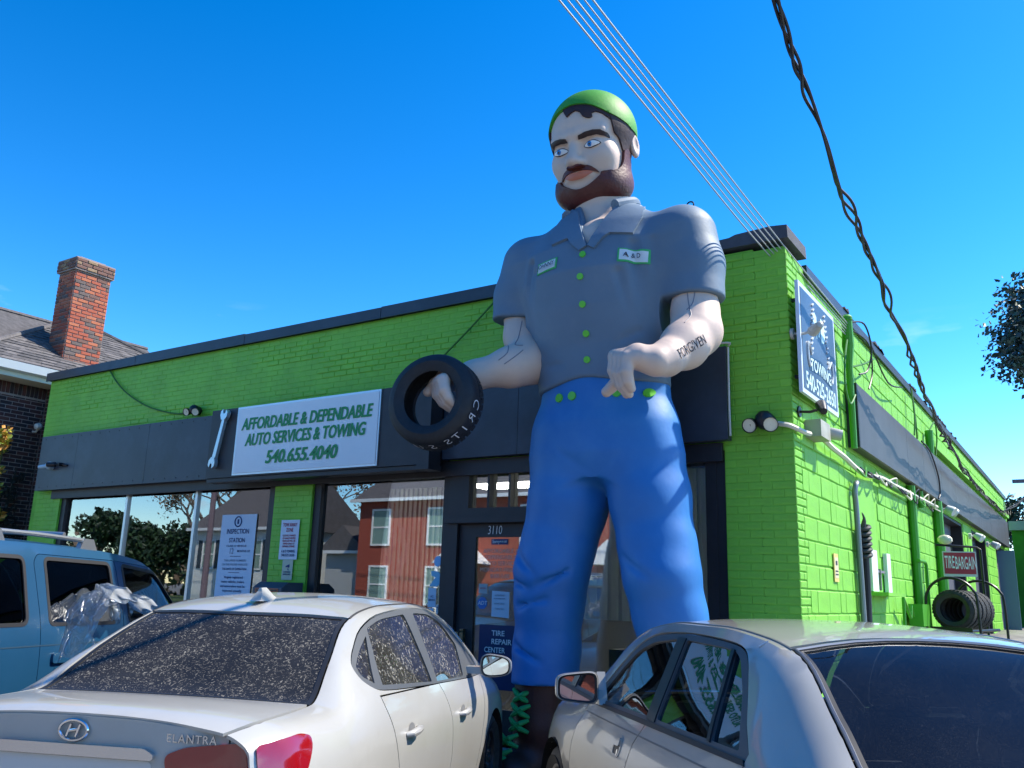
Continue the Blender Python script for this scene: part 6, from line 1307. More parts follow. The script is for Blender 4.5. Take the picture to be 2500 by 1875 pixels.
# bays: recessed roller doors
for a, c in ((8.0, 10.9), (12.25, 14.8), (17.0, 20.7)):
    D_ = empty('bay_door', (0, 0, 0)); D_.parent = SHOP
    for k in range(5): b = MB(); b.box((-.24, a+.02, 1.0+k*.40), (-.20, c-.02, 1.0+k*.40+.39)); b.build('door_section', mat('bay_grey', (.10, .10, .12), .5, var=.2), D_)
    b = MB(); b.box((-.28, a+.01, .6), (-.02, a+.06, 3.01)); b.box((-.28, c-.06, .6), (-.02, c-.01, 3.01)); b.box((-.28, a+.06, 2.97), (-.02, c-.06, 3.01)); b.build('bay_frame', M_charw, D_)
b = MB(); b.box((-.02, 17.4, 1.0), (.35, 17.46, 2.9)); b.v = [(x+(y-17.4)*0, y, z) for x, y, z in b.v]; tag(b.build('open_door', mat('door_slate', (.10, .16, .26), .4)), 'slate blue door standing open at the far bay', 'door')
for (y, z, lb) in ((7.9, 3.0, 'white floodlight over the first bay'), (11.5, 2.84, 'white twin lamp on the first pier between the bays'), (14.6, 2.88, 'white lamp cluster at the second pier')): 
    T = empty('wall_lamp', (.02, y, z), 0, lb, 'lamp'); Mw = mat('lamp_white', (.62, .64, .60), .4)
    b = MB(); b.cyl((0, 0, 0), (.05, 0, 0), .06, 12); b.tube([(.04, 0, 0), (.14, 0, .02), (.18, 0, -.01)], .02, 8); b.build('lamp_arm', Mw, T, True)
    for dy in (-.10, .16): b = MB(); b.lathe([(.001, -.08), (.05, -.07), (.075, .03), (.07, .06), (.001, .05)], (.18, dy, -.02), (.75, dy*2, -.5), 14); b.build('lamp_head', Mw, T, True)
# ---- tyre rack with sign
RK = empty('tyre_rack', (.42, 5.0, 0), R(-8), 'black tubular rack for used tyres beside the side wall', 'rack')
M_rack = mat('rack_black', (.015, .015, .016), .4, .3)
for y in (.12, 1.45):
    b = MB(); b.tube(spline([(-.30, y, .35), (-.30, y, 1.45), (-.26, y, 1.72), (-.1, y, 1.86), (.1, y, 1.86), (.26, y, 1.74), (.31, y, 1.5), (.31, y, .35)], 6), .018, 8); b.build('hoop', M_rack, RK, True)
for x in (-.2, .2): b = MB(); b.tube([(x, .05, 1.235), (x, 1.5, 1.235)], .02, 8); b.build('rail', M_rack, RK, True)
b = MB(); b.box((-.24, .04, 1.215), (.24, .07, 1.275)); b.build('front_bar', M_rack, RK)
t0 = None
for k in range(5):
    y = .24+k*.215; T = empty('worn_tyre', tuple(RK.matrix_basis @ Vector((.0, y, 1.485))) if False else (0, 0, 0), 0, ['frontmost used tyre in the rack', 'used tyre second in the rack row', 'used tyre in the middle of the rack row', 'used tyre fourth in the rack row', 'rearmost used tyre in the rack row'][k], 'tyre', 'used tyres in the rack')
    p = Matrix.Translation(RK.location) @ Matrix.Rotation(R(-8), 4, 'Z') @ Vector((0, y, 1.485)); T.location = p; T.rotation_euler = (0, 0, R(-8+random.uniform(-4, 4)))
    if t0 is None:
        b = MB(); b.lathe(tyre_prof(.245, .150, .19), (0, 0, 0), (0, 1, 0), 40, closed=True); o = weld(b.build('tyre_body', mat('tyre_dusty', (.030, .030, .028), .75, var=.3, vscale=12, bump=.3), T, True)); b = MB(); tread(b, (0, 0, 0), (0, 1, 0), .245, .19, 34); o2 = b.build('tread_blocks', mat('tyre_dusty', (.03, .03, .03), .75), T); t0 = (o.data, o2.data)
    else: link('tyre_body', t0[0], T); link('tread_blocks', t0[1], T)
SGN = empty('rack_sign', (.44, 6.35, 0), R(12), 'red and white tire sign hanging from a bar above the tyre rack', 'sign')
b = MB(); b.box((-.22, -.012, 1.93), (.20, .012, 2.27)); b.build('sign_board', mat('sign_board_white', (.62, .60, .60), .5), SGN); b = MB(); b.box((-.205, -.016, 1.965), (.185, -.0125, 2.255)); b.build('sign_ground', mat('sign_red', (.42, .03, .05), .5), SGN)
text('sign_letters', 'TIRE', (-.135, -.018, 2.115), XA, ZA, M_white, SGN, size=.24, xs=.26, bold=.01); text('sign_letters', 'BARGAIN', (.065, -.018, 2.105), XA, ZA, M_white, SGN, size=.24, xs=.26, bold=.01)
b = MB(); b.tube([(-.30, 0, 2.36), (.22, 0, 2.33), (.26, 0, 2.30), (.27, 0, 1.0)], .016, 8); b.tube([(-.1, 0, 2.35), (-.1, 0, 2.26)], .008, 6); b.tube([(.14, 0, 2.34), (.14, 0, 2.26)], .008, 6); b.build('sign_frame', M_rack, SGN, True); b = MB(); b.ball((-.17, 0, 2.43), (.10, .07, .07), 10); b.build('lamp_cap', mat('lamp_cream', (.62, .58, .44), .5), SGN, True)
# ---- rear wing of the shop across the yard, low wall
T = empty('rear_workshop', (0, 0, 0), 0, 'dark green rear workshop with grey roof edge behind the shop', 'building')
b = MB(); b.box((.05, 21.6, .9), (14, 27, 3.70)); b.build('wall', mat('green_dark', (.03, .20, .012), .7, var=.15), T); b = MB(); b.box((-.0, 21.45, 3.70), (14.1, 27.1, 3.95)); b.build('roof_edge', mat('roof_grey', (.30, .36, .42), .6), T)
b = MB(); b.box((.9, 21.5, 1.0), (3.4, 21.59, 3.1)); b.build('workshop_door', mat('green_door', (.025, .15, .012), .6), T)
# ---- utility pole at the back corner, overhead lines
T = empty('utility_pole', (.72, 21.2, 0), 0, 'wooden utility pole at the rear corner of the shop', 'pole'); b = MB(); b.tube([(0, 0, .9), (0, 0, 5.6)], [.14, .11], 12); b.build('pole', mat('pole_wood', (.16, .12, .14), .85, var=.3, bump=.4, aniso=(8, 8, .4)), T, True)
b = MB(); b.box((-.5, -.05, 5.0), (.5, .05, 5.1)); b.build('crossarm', mat('pole_wood', (.16, .12, .14), .85), T)
b = MB(); b.tube([(.0, -.13, 1.0), (0, -.13, 4.3)], .04, 8); b.build('pole_conduit', mat('conduit_white', (.6, .62, .66), .5), T, True)
TC = tag(empty('twisted_service_cable', (0, 0, 0)), 'thick twisted black overhead cable running down to the side wall', 'cable', 'overhead cables')
path = spline([(1.1, -15, 10.6), (.78, -6, 6.85), (.64, -2.6, 5.55), (.60, -1.35, 5.12), (.565, -.1, 4.83), (.55, 1.15, 4.58), (.54, 2.4, 4.31), (.52, 3.4, 4.06), (.49, 4.4, 3.89), (.46, 5.6, 3.78), (.42, 7.4, 3.68), (.38, 9.4, 3.62), (.33, 11.8, 3.66), (.28, 14.2, 3.72), (.22, 18, 3.9), (.5, 21.1, 4.6)], 26)
rn = random.Random(2)
for s in range(3):
    P = []; ph = s*2.1
    for i, p in enumerate(path):
        ph += .26+.12*math.sin(i*.11+s); rr = .018+.034*max(0, math.sin(i*.19+s*.4))*(.6+.4*math.sin(i*.053+1))
        d = (path[min(i+1, len(path)-1)]-path[max(i-1, 0)]).normalized(); e1 = d.cross(ZA).normalized(); e2 = d.cross(e1); P.append(p+(e1*math.cos(ph)+e2*math.sin(ph))*rr)
    b = MB(); b.tube(P, .013, 6); b.build('cable_strand', M_bcab, TC, True)
lash = []
for i in range(60):
    k = 190+i*3
    if k+3 < len(path): p = path[k]; b = MB(); b.tube(spline([tuple(p), (p.x+.03, p.y+.08, p.z-rn.uniform(.04, .12)), tuple(path[k+3])], 4), .006, 5); lash.append(b)
bb = MB()
for b in lash: bb.add(b.v, b.f)
tag(bb.build('cable_lashing', M_bcab, TC, True), kind='stuff')
M_tc = mat('cable_pale_grey', (.42, .46, .50), .45, .2)
for k, lb in enumerate(('lowest of the thin overhead wires crossing the corner pier', 'second lowest thin overhead wire above the corner pier', 'middle thin overhead wire above the corner pier', 'fourth thin overhead wire above the corner pier', 'highest of the thin overhead wires crossing the corner pier')):
    A = Vector((-.40+.042*k, -3.3, 5.10+.006*k)); C_ = Vector((-.155+.034*k, -.10, 4.545+.016*k)); B_ = Vector((.11+.006*k, 1.72, 4.20+.028*k)); D_ = (A-C_)
    pts = [tuple(A+D_*6.0+ZA*.9), tuple(A+D_*2.5+ZA*.12), tuple(A+D_*1.0+ZA*.02), tuple(A), tuple(A.lerp(C_, .5)-ZA*.006), tuple(C_), tuple(B_)]
    wire('overhead_wire', pts, .0048 if k % 2 else .006, M_tc, lb, 'cable', 'overhead cables', n=8)
# ------------------------------------------------------------------ brick house on the left
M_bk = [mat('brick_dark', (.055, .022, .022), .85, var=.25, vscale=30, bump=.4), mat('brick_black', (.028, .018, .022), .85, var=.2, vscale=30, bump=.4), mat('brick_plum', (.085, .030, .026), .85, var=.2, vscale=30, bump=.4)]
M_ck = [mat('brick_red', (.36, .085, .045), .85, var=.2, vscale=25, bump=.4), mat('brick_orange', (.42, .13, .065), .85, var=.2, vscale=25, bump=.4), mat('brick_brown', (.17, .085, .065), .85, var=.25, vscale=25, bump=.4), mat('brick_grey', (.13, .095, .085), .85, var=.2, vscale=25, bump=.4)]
M_mort = mat('mortar', (.30, .24, .22), .9, var=.15, bump=.3)
HO = empty('brick_house', (0, 0, 0), 0, 'dark brick house with grey shingle roof and tall red chimney', 'house')
b = MB(); b.box((-22, -.6, 0), (-13.012, .56, 4.74)); b.box((-22, .56, 0), (-13.4, 9, 4.74)); b.box((-13.4, .57, 0), (-12.0, .9, 4.74)); hw_ = b.build('wall', M_mort, HO)
H4 = Matrix.Translation((-13.012, 0, 0)) @ Matrix.Rotation(math.pi/2, 4, 'Z'); pick = lambda rn: rn.choice((0, 0, 1, 1, 2))
cells = courses(-.60, .558, 1.2, 4.50, dep=(.008, .013), jt=.012, mi_=pick, rn=random.Random(21))
for k in range(16): cells.append((-.55+k*.069+.006, 4.53, .057, .20, .012, pick(random.Random(k))))
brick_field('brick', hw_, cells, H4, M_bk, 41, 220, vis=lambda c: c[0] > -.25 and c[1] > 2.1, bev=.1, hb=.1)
H5 = Matrix.Translation((0, .57, 0)); cells = courses(-13.0, -11.92, 1.2, 4.74, dep=(.006, .01), jt=.012, mi_=pick, rn=random.Random(22))
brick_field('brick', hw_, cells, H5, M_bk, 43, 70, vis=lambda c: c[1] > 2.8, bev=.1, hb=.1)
b = MB(); b.prism([(-13.0, 4.72), (-12.55, 4.72), (-12.55, 4.90), (-13.0, 4.90)], 1, -1.05, 5.5); b.build('soffit', mat('soffit_cream', (.55, .53, .42), .7), HO)
b = MB(); b.prism([(-12.54, 4.80), (-12.44, 4.82), (-12.40, 4.95), (-12.42, 4.95), (-12.46, 4.85), (-12.53, 4.84), (-12.53, 4.95), (-12.545, 4.95)], 1, -1.1, 5.55); b.build('gutter', mat('gutter_white', (.62, .66, .68), .4), HO)
# hipped roof: slope facing +x in shingle courses, end slope facing +y
AX, AY, AZ = -15.2, 2.05, 6.74; E0, EZ = -12.45, 4.96; Y0, Y1 = -1.1, 5.3
M_sh = mat('shingle', (.115, .105, .105), .9, var=.3, vscale=10, bump=.6, bscale=60, dirt=(.17, .16, .155), dscale=3); M_sh2 = mat('shingle_dark', (.075, .070, .072), .9, var=.3, vscale=10, bump=.6, bscale=60)
rf = MB(); rf.add([(E0, Y0, EZ-.012), (E0, Y1, EZ-.012), (AX, AY, AZ-.012), (-22, Y1, EZ-.012), (-22, AY, AZ-.012), (-22, Y0, EZ-.012)], [(0, 1, 2), (1, 3, 4, 2), (5, 0, 2, 4)])
rf.prism([(-19.5, 4.9), (-13.9, 4.9), (-16.5, 6.92)], 1, -.9, 4.6); roof = rf.build('roof', M_sh2, HO)
rn = random.Random(6); b = MB()
def shingles(P0, P1, Q, nrow):
    """courses on the triangle with eave P0-P1 and apex Q"""
    P0, P1, Q = Vector(P0), Vector(P1), Vector(Q); nn = (P1-P0).cross(Q-P0).normalized(); nn = nn if nn.z > 0 else -nn
    for i in range(nrow):
        t0, t1 = i/nrow, min((i+1.12)/nrow, 1); A, B_ = P0.lerp(Q, t0), P1.lerp(Q, t0); C_, D_ = P0.lerp(Q, t1), P1.lerp(Q, t1); Lr = (B_-A).length
        if Lr < .1: continue
        u = -rn.uniform(0, .3)
        while u < Lr:
            w = rn.choice((.22, .30, .38)); a, c = max(u, 0)/Lr, min(u+w, Lr)/Lr; u += w
            if (c-a)*Lr < .04: continue
            l = nn*(.010+rn.uniform(0, .012)); e_ = .003/Lr; p = [A.lerp(B_, a+e_)+l, A.lerp(B_, c-e_)+l, C_.lerp(D_, c-e_)+nn*.004, C_.lerp(D_, a+e_)+nn*.004, A.lerp(B_, a+e_), A.lerp(B_, c-e_)]
            b.add(p, [(0, 1, 2, 3), (4, 5, 1, 0)], rn.randrange(2))
shingles((E0, Y0, EZ), (E0, Y1, EZ), (AX, AY, AZ), 24); shingles((-13.9, -.9, 4.92), (-13.9, 4.6, 4.92), (-16.5, 1.9, 6.93), 0)
tag(b.build('shingles', [M_sh, M_sh2], roof), kind='stuff')
b = MB(); b.tube([(E0, Y1, EZ+.01), (AX, AY, AZ+.02), (E0, Y0, EZ+.01)], .05, 6); b.tube([(AX, AY, AZ+.02), (-22, AY, AZ+.02)], .05, 6); b.tube([(-16.5, -.9, 6.93), (-16.5, 4.6, 6.93)], .05, 6); b.build('ridge_cap', M_sh, roof)
CHM = empty('chimney', (0, 0, 0)); CHM.parent = roof
cx0, cx1, cy0, cy1, cz0, cz1 = -13.56, -13.0, .73, 1.43, 4.9, 7.02
b = MB(); b.box((cx0+.01, cy0+.01, cz0), (cx1-.01, cy1-.01, cz1)); b.box((cx0-.03, cy0-.03, cz1), (cx1+.03, cy1+.03, cz1+.24)); b.box((cx0+.1, cy0+.1, cz1+.24), (cx1-.1, cy1-.1, cz1+.30)); b.build('chimney_core', M_mort, CHM)
pk = lambda rn: rn.choice((0, 0, 0, 1, 1, 2, 3))
C4 = Matrix.Translation((cx1-.01, 0, 0)) @ Matrix.Rotation(math.pi/2, 4, 'Z'); cells = courses(cy0+.01, cy1-.01, cz0, cz1-.02, dep=(.008, .016), jt=.011, mi_=pk, rn=random.Random(31))
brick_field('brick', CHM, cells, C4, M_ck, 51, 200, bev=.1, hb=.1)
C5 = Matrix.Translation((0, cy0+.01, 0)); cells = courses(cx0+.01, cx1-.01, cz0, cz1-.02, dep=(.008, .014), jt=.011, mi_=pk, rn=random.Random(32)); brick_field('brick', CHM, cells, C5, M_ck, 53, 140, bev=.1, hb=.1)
M_cap2 = [mat('cap_brick', (.30, .20, .12), .9, var=.3, vscale=12, bump=.7), M_ck[2]]
for M4, a0, a1 in ((Matrix.Translation((cx1+.03, 0, 0)) @ Matrix.Rotation(math.pi/2, 4, 'Z'), cy0-.03, cy1+.03), (Matrix.Translation((0, cy0-.03, 0)), cx0-.03, cx1+.03)):
    cells = courses(a0, a1, cz1+.0, cz1+.24, dep=(.008, .02), jt=.010, mi_=lambda r: r.randrange(2), rn=random.Random(33)); brick_field('cap_brick', CHM, cells, M4, M_cap2, 55, 60, bev=.15, hb=.15)
b = MB(); b.box((cx0-.03, cy0-.04, cz0+.12), (cx1+.035, cy1+.03, cz0+.32)); b.build('chimney_flashing', mat('flashing_grey', (.22, .22, .23), .5, .4), CHM)
T = empty('wall_bracket', (-12.95, .42, 3.95), 0, 'small white bracket lamp on the brick house wall', 'lamp'); b = MB(); b.lathe([(.001, .08), (.05, .06), (.06, 0), (.03, -.05)], (.12, 0, .08), (.3, -1, -.2), 12); b.tube([(-.06, 0, 0), (.05, 0, -.01), (.12, 0, .05)], .018, 6); b.build('lamp_body', mat('lamp_white', (.62, .64, .60), .4), T, True)

# ------------------------------------------------------------------ plants
def leaf_cloud(blobs, n, size, rn, drop=.0, jitter=.5):
    """leaf-sized faces scattered through clumps: (centre, radius)"""
    v = []; f = []; mi = []
    wts = [r**2.2 for _, r in blobs]; 
    for _ in range(n):
        c, r = rn.choices(blobs, wts)[0]; d = Vector((rn.gauss(0, 1), rn.gauss(0, 1), rn.gauss(0, 1))).normalized()*r*(rn.random()**.45); p = Vector(c)+d
        s = size*rn.uniform(.6, 1.4); a = Vector((rn.gauss(0, 1), rn.gauss(0, 1), rn.gauss(0, 1)-.3)).normalized(); e = a.orthogonal().normalized(); g = a.cross(e)
        k = len(v); v += [p-e*s*.5, p+g*s*.32+a*s*.06, p+e*s*.6, p-g*s*.32+a*s*.06]; f.append((k, k+1, k+2, k+3)); mi.append(rn.randrange(3))
    return v, f, mi
def limb(b, p, d, L_, r, depth, rn, tips, spread=.6, up=.15, m=0):
    q = p+d*L_; mid = p+d*L_*.5+Vector((rn.gauss(0, 1), rn.gauss(0, 1), 0))*L_*.05; b.tube([p, mid, q], [r, r*.85, r*.68], 6 if r > .04 else 4, m, cap=False)
    if depth == 0 or r < .008: tips.append(q); return
    for k in range(rn.choice((2, 2, 3))):
        nd = (d+Vector((rn.gauss(0, 1), rn.gauss(0, 1), rn.gauss(0, .7)))*spread+ZA*up).normalized(); limb(b, q, nd, L_*rn.uniform(.62, .85), r*.64, depth-1, rn, tips, spread, up, m)
    if depth < 3: tips.append(q)
def tree(name, loc, h, r, label, seed, leaves=6000, lsize=.22, cols=((.03, .07, .03), (.045, .09, .035), (.02, .05, .028)), depth=5, bare=False, trunk=(.10, .08, .06), clump=.9, group=None, cat='tree', lf=1.):
    rn = random.Random(seed); T = empty(name, loc, 0, label, cat, group); b = MB(); tips = []
    limb(b, Vector((0, 0, -.1)), Vector((.03, .02, 1)).normalized(), h*.30, r, depth, rn, tips, .55, .22)
    Mt = mat(name+'_bark', trunk, .9, var=.3, bump=.5); b.build('trunk', Mt, T, True)
    if not bare:
        blobs = [(tuple(t+Vector((0, 0, .1))), clump*rn.uniform(.6, 1.25)*lf) for t in tips]; v, f, mi = leaf_cloud(blobs, leaves, lsize, rn)
        mk('crown', v, f, [mat(name+'_leaf_%s' % 'abc'[k], c, .55, var=.25, vscale=1.2) for k, c in enumerate(cols)], T, mi=mi)
    return T
tree('roadside_tree', (3.3, 30, .8), 12.0, .42, 'dark leafy tree rising behind the rear workshop at far right', 5, 46000, .19, cols=((.025, .06, .055), (.04, .085, .06), (.018, .04, .05)), depth=6, clump=1.15)
tree('roadside_tree', (3.1, 27.5, .8), 7.6, .25, 'lower leafy tree in front of the tall tree at far right', 15, 20000, .18, cols=((.025, .06, .055), (.04, .085, .06), (.018, .04, .05)), depth=5, clump=.8)
tree('autumn_shrub', (-.6, 29.5, .8), 5.2, .14, 'small bushy tree beside the utility pole', 9, 3500, .18, cols=((.03, .07, .05), (.05, .09, .05), (.02, .05, .05)), depth=4, clump=.6)
# yellow flowering plant on the house wall
rn = random.Random(17); T = empty('climbing_plant', (-12.9, -.13, 0), 0, 'yellow green climbing plant at the left edge on the brick wall', 'plant')
b = MB(); b.tube(spline([(0, 0, 0), (.05, .03, 1.5), (0, -.02, 2.6), (.06, .02, 3.4), (.08, .02, 3.85)], 5), .014, 6); b.build('stem', mat('stem_green', (.06, .09, .02), .7), T, True)
v, f, mi = leaf_cloud([((.08, .0, 3.78), .16), ((.06, -.06, 3.6), .18), ((.05, 0, 2.9), .14), ((.05, .06, 2.5), .16), ((.05, 0, 3.2), .12)], 420, .09, rn); mk('leaves', v, f, [mat('leaf_yellow', (.40, .34, .03), .5), mat('leaf_lime', (.16, .24, .03), .5), mat('leaf_amber', (.42, .20, .03), .5)], T, mi=mi)
T = empty('wall_ivy', (-12.96, .22, 0), 0, 'dark ivy patch climbing the brick house wall', 'plant'); b = MB(); b.tube(spline([(0, 0, 0), (.03, .04, 1.5), (.02, -.05, 2.5), (.02, .0, 3.3)], 5), .012, 6); b.build('stem', mat('stem_dark', (.03, .03, .02), .8), T, True)
v, f, mi = leaf_cloud([((.03, .02, 3.15), .13), ((.03, -.04, 2.85), .17), ((.03, -.06, 2.55), .2), ((.03, .04, 2.25), .22), ((.03, 0, 1.9), .22)], 700, .06, rn); v = [(x*.35+.02, y, z) for x, y, z in v]; mk('leaves', v, f, [mat('ivy_a', (.010, .014, .010), .6), mat('ivy_b', (.016, .02, .014), .6), mat('ivy_c', (.02, .018, .014), .6)], T, mi=mi)

# ------------------------------------------------------------------ crumpled plastic sheet over the boxy SUV's bonnet side
def sheet_plastic():
    rn = np.random.RandomState(4); n, k = 90, 56; v = []; top = [(0, .0), (.12, .28), (.30, .44), (.45, .47), (.62, .38), (.80, .40), (1.0, .30)]
    for i in range(n):
        s = i/(n-1); hgt = np.interp(s, [a for a, _ in top], [c for _, c in top])
        for j in range(k):
            t = j/(k-1); a = s*.82-.08; x = a; y = .16*math.sin(math.pi*t*1.2)-.05; z = -.65+(.65+hgt)*math.sin(math.pi*min(t, .62)/1.24)
            w = .020*math.sin(17*s+9*t)+.012*math.sin(31*t-13*s+2)+.006*math.sin(57*s+23*t)*math.sin(9*t+4*s)+.010*abs(math.sin(23*s-11*t))
            v.append((x+w*.6, y+w*1.5, z+w*.8))
    f = [(i*k+j, (i+1)*k+j, (i+1)*k+j+1, i*k+j+1) for i in range(n-1) for j in range(k-1)]
    return v, f
M_pl = bpy.data.materials.new('clear_plastic'); M_pl.use_nodes = True; t = M_pl.node_tree; t.nodes.clear(); o_ = N(t, 'ShaderNodeOutputMaterial'); tr = N(t, 'ShaderNodeBsdfTransparent'); tr.inputs[0].default_value = (.86, .9, .94, 1); gl = N(t, 'ShaderNodeBsdfGlossy'); gl.inputs['Roughness'].default_value = .12; df = N(t, 'ShaderNodeBsdfTranslucent'); df.inputs[0].default_value = (.8, .85, .9, 1); mx = N(t, 'ShaderNodeMixShader'); mx.inputs[0].default_value = .38; m2 = N(t, 'ShaderNodeMixShader'); m2.inputs[0].default_value = .28
co = N(t, 'ShaderNodeTexCoord'); nz_ = N(t, 'ShaderNodeTexNoise'); nz_.inputs['Scale'].default_value = 11; nz_.inputs['Detail'].default_value = 5; nz_.inputs['Distortion'].default_value = 1.5; bp = N(t, 'ShaderNodeBump'); bp.inputs['Strength'].default_value = 1.; bp.inputs['Distance'].default_value = .04
t.links.new(co.outputs['Object'], nz_.inputs['Vector']); t.links.new(nz_.outputs[0], bp.inputs['Height']); t.links.new(bp.outputs[0], gl.inputs['Normal']); t.links.new(tr.outputs[0], mx.inputs[1]); t.links.new(gl.outputs[0], mx.inputs[2]); t.links.new(mx.outputs[0], m2.inputs[1]); t.links.new(df.outputs[0], m2.inputs[2]); t.links.new(m2.outputs[0], o_.inputs[0])
v, f = sheet_plastic(); o = tag(mk('plastic_sheet', v, f, M_pl, None, True), 'crumpled clear plastic sheet draped against the side of the boxy SUV', 'plastic sheet')
h_ = R(22)+math.pi/2; o.location = (-3.60, -3.96, 1.0); o.rotation_euler = (0, 0, h_)
# ------------------------------------------------------------------ across the street (seen mirrored in the shop glass)
def house(name, label, x0, x1, y0, y1, zw, zr, Mw, Mr, wins, door=None, ridge='x', shutters=False, chim=None, cat='house'):
    T = empty(name, (0, 0, 0), 0, label, cat); b = MB(); b.box((x0, y0, 0), (x1, y1, zw)); wl = b.build('wall', Mw, T)
    ym, xm = (y0+y1)/2, (x0+x1)/2; e = .35; b = MB()
    if ridge == 'x': b.add([(x0-e, y0-e, zw), (x1+e, y0-e, zw), (x1+e, y1+e, zw), (x0-e, y1+e, zw), (x0-e, ym, zr), (x1+e, ym, zr)], [(0, 1, 5, 4), (2, 3, 4, 5), (1, 2, 5), (3, 0, 4), (0, 3, 2, 1)])
    else: b.add([(x0-e, y0-e, zw), (x1+e, y0-e, zw), (x1+e, y1+e, zw), (x0-e, y1+e, zw), (xm, y0-e, zr), (xm, y1+e, zr)], [(0, 1, 4), (1, 2, 5, 4), (2, 3, 5), (3, 0, 4, 5), (0, 3, 2, 1)])
    rf = b.build('roof', Mr, T); b = MB(); b.box((x0-e, y1+e, zw-.12), (x1+e, y1+e+.10, zw+.04)); b.build('gutter', mat('gutter_white', (.62, .66, .68), .4), T)
    for wx, wz, ww, wh in wins:
        b = MB(); y = y1
        b.box((wx-ww/2-.09, y, wz-.09), (wx-ww/2, y+.07, wz+wh+.09)); b.box((wx+ww/2, y, wz-.09), (wx+ww/2+.09, y+.07, wz+wh+.09)); b.box((wx-ww/2, y, wz+wh), (wx+ww/2, y+.07, wz+wh+.09)); b.box((wx-ww/2, y, wz-.09), (wx+ww/2, y+.07, wz)); b.box((wx-ww/2, y, wz+wh/2-.035), (wx+ww/2, y+.06, wz+wh/2+.035))
        w = b.build('window', mat('frame_white', (.75, .76, .75), .5), T); b = MB(); b.box((wx-ww/2, y+.002, wz), (wx+ww/2, y+.03, wz+wh)); b.build('pane', mat('house_glass', (.16, .26, .24), .15), w)
        if shutters:
            for s in (-1, 1): b = MB(); b.box((wx+s*(ww/2+.12), y, wz-.05), (wx+s*(ww/2+.50), y+.05, wz+wh+.05)); b.build('shutter', mat('shutter_dark', (.03, .045, .06), .6), w)
    if chim: cx, cz = chim; b = MB(); b.box((cx-.4, ym-.4, zw), (cx+.4, ym+.4, cz)); b.box((cx-.48, ym-.48, cz-.3), (cx+.48, ym+.48, cz)); b.build('chimney', M_ck[0], rf)
    for dx in (door or ()):
        D_ = empty('porch', (0, 0, 0)); D_.parent = T; b = MB(); b.prism([(dx-1.25, 2.75), (dx+1.25, 2.75), (dx, 3.75)], 1, y1, y1+1.3); b.build('porch_roof', mat('frame_white', (.75, .76, .75), .5), D_)
        for s in (-1, 1): b = MB(); b.cyl((dx+s*1.05, y1+1.15, 0), (dx+s*1.05, y1+1.15, 2.75), .10, 12); b.build('porch_column', mat('frame_white', (.75, .76, .75), .5), D_)
        b = MB(); b.box((dx-.5, y1, .2), (dx+.5, y1+.05, 2.3)); b.build('porch_door', mat('door_dark', (.03, .035, .05), .5), D_)
    return T
M_rb = mat('street_brick', (.30, .065, .04), .85, var=.18, vscale=12, bump=.3, dirt=(.22, .06, .045), dscale=8); M_sid = mat('siding_white', (.62, .64, .62), .6, var=.05); M_rg = mat('roof_slate', (.10, .095, .10), .85, var=.2, bump=.3)
house('red_brick_house', 'two storey red brick house across the street reflected in the glass', -29.5, -9, -34, -26, 5.9, 8.6, M_rb, M_rg, [(x, z, 1.05, 1.65) for x in (-28, -24.4, -19.0, -16.6, -12.5) for z in (.9, 3.7)], door=(-22.4, -14.6), chim=(-17.8, 9.6))
house('white_sided_house', 'white sided house with dark shutters across the street', -42.6, -35.6, -33, -26, 4.6, 7.4, M_sid, M_rg, [(x, 2.4, .95, 1.5) for x in (-41.2, -39.3, -37.2)], shutters=True)
house('grey_shed', 'grey sided gable shed across the street', -33.2, -30.4, -36, -27.5, 3.4, 4.8, mat('siding_grey', (.36, .38, .40), .6), M_rg, [], ridge='y', cat='shed')
house('far_brick_house', 'red brick house at the far right across the street', 2, 15, -36, -28, 5.6, 8.6, M_rb, M_rg, [(x, z, 1.05, 1.6) for x in (4, 8, 12) for z in (.9, 3.5)], door=(6,))
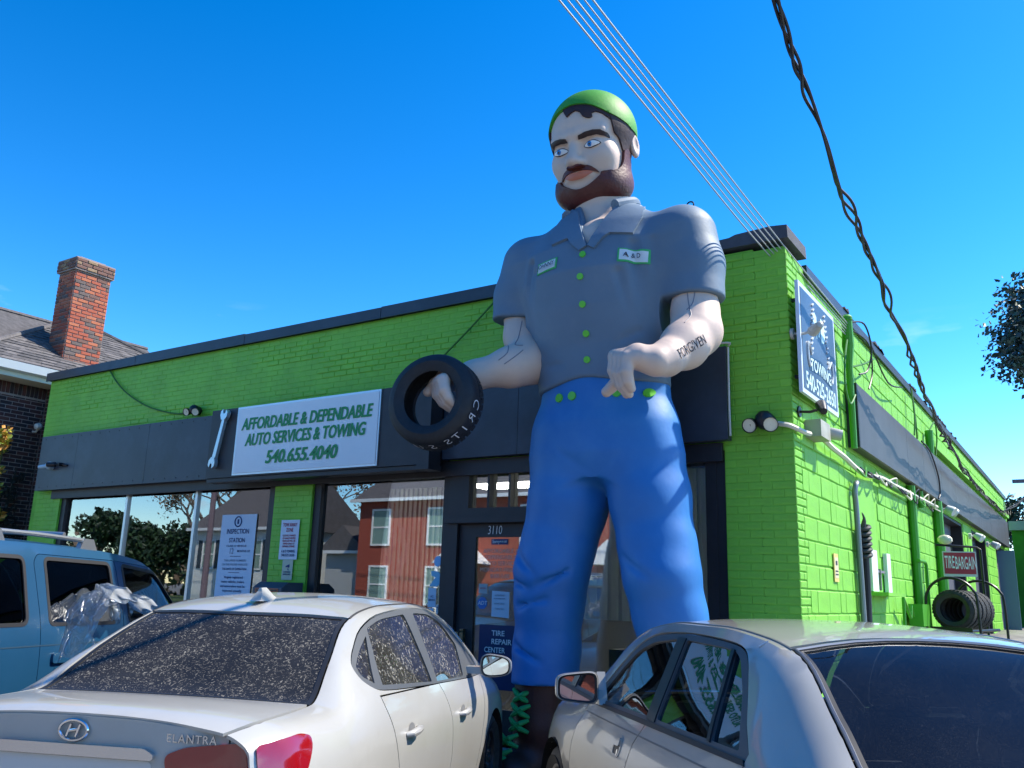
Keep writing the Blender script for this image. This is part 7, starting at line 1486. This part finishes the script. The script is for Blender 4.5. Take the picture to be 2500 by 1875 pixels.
for k, (x, y, s, lb) in enumerate(((-53, -36, 31, 'tall bare branched tree across the street'), (-66, -44, 32, 'bare spreading tree behind the street'), (-47.5, -38, 33, 'bare tree behind the white sided house'))): tree('bare_tree', (x, y, 0), 13, .4, lb, s, depth=6, bare=False, leaves=2200, lsize=.25, cols=((.22, .15, .09), (.18, .13, .09), (.26, .18, .10)), trunk=(.16, .13, .11), clump=.9, group='bare trees across the street')
for k, (x, y, h, s, lb) in enumerate(((-58, -35, 6, 51, 'dark green round tree beside the bare trees'), (-30.5, -40, 9, 52, 'dark evergreen behind the grey shed'), (-8, -42, 10, 53, 'leafy tree behind the red brick house'), (20, -40, 12, 54, 'tall leafy tree at the right across the street'), (-75, -40, 9, 55, 'far leafy tree at the end of the street'))): tree('street_tree', (x, y, 0), h, .25, lb, s, 5000, .4, cols=((.02, .05, .02), (.03, .07, .025), (.015, .035, .02)), depth=4, clump=1.1, group='leafy trees across the street')
T = empty('street_pole', (-35.5, -21.5, 0), 0, 'tall wooden utility pole across the street', 'pole'); b = MB(); b.tube([(0, 0, 0), (0, 0, 11)], [.17, .12], 10); b.build('pole', mat('pole_wood', (.16, .12, .14), .85), T, True); b = MB(); b.box((-1.2, -.06, 10.2), (1.2, .06, 10.35)); b.build('crossarm', mat('pole_wood', (.16, .12, .14), .85), T)
for k, z in enumerate((10.4, 9.6, 8.8, 8.2, 7.6)): wire('street_wire', [(-110, -21.5, z+.4), (-72, -21.5, z-.5), (-35.5, -21.5, z), (-8, -21.5, z-.7), (20, -21.5, z-.4), (60, -21.5, z)], .02, M_bcab, ['topmost wire along the far side of the street', 'second wire from the top along the street', 'middle wire along the far side of the street', 'second lowest wire along the street', 'lowest wire along the far side of the street'][k], 'cable', 'wires along the street', n=6)

rn = random.Random(91); blobs = []
for k in range(90): x = -190+k*3.4; blobs.append(((x+rn.uniform(-2, 2), -62+rn.uniform(-6, 6), rn.uniform(2.2, 4.5)), rn.uniform(3.0, 4.6)))
v, f, mi = leaf_cloud(blobs, 16000, 1.0, rn); tag(mk('far_woods', v, f, [MATS['street_tree_leaf_a'], MATS['street_tree_leaf_b'], MATS['bare_tree_leaf_b']], mi=mi), kind='stuff')
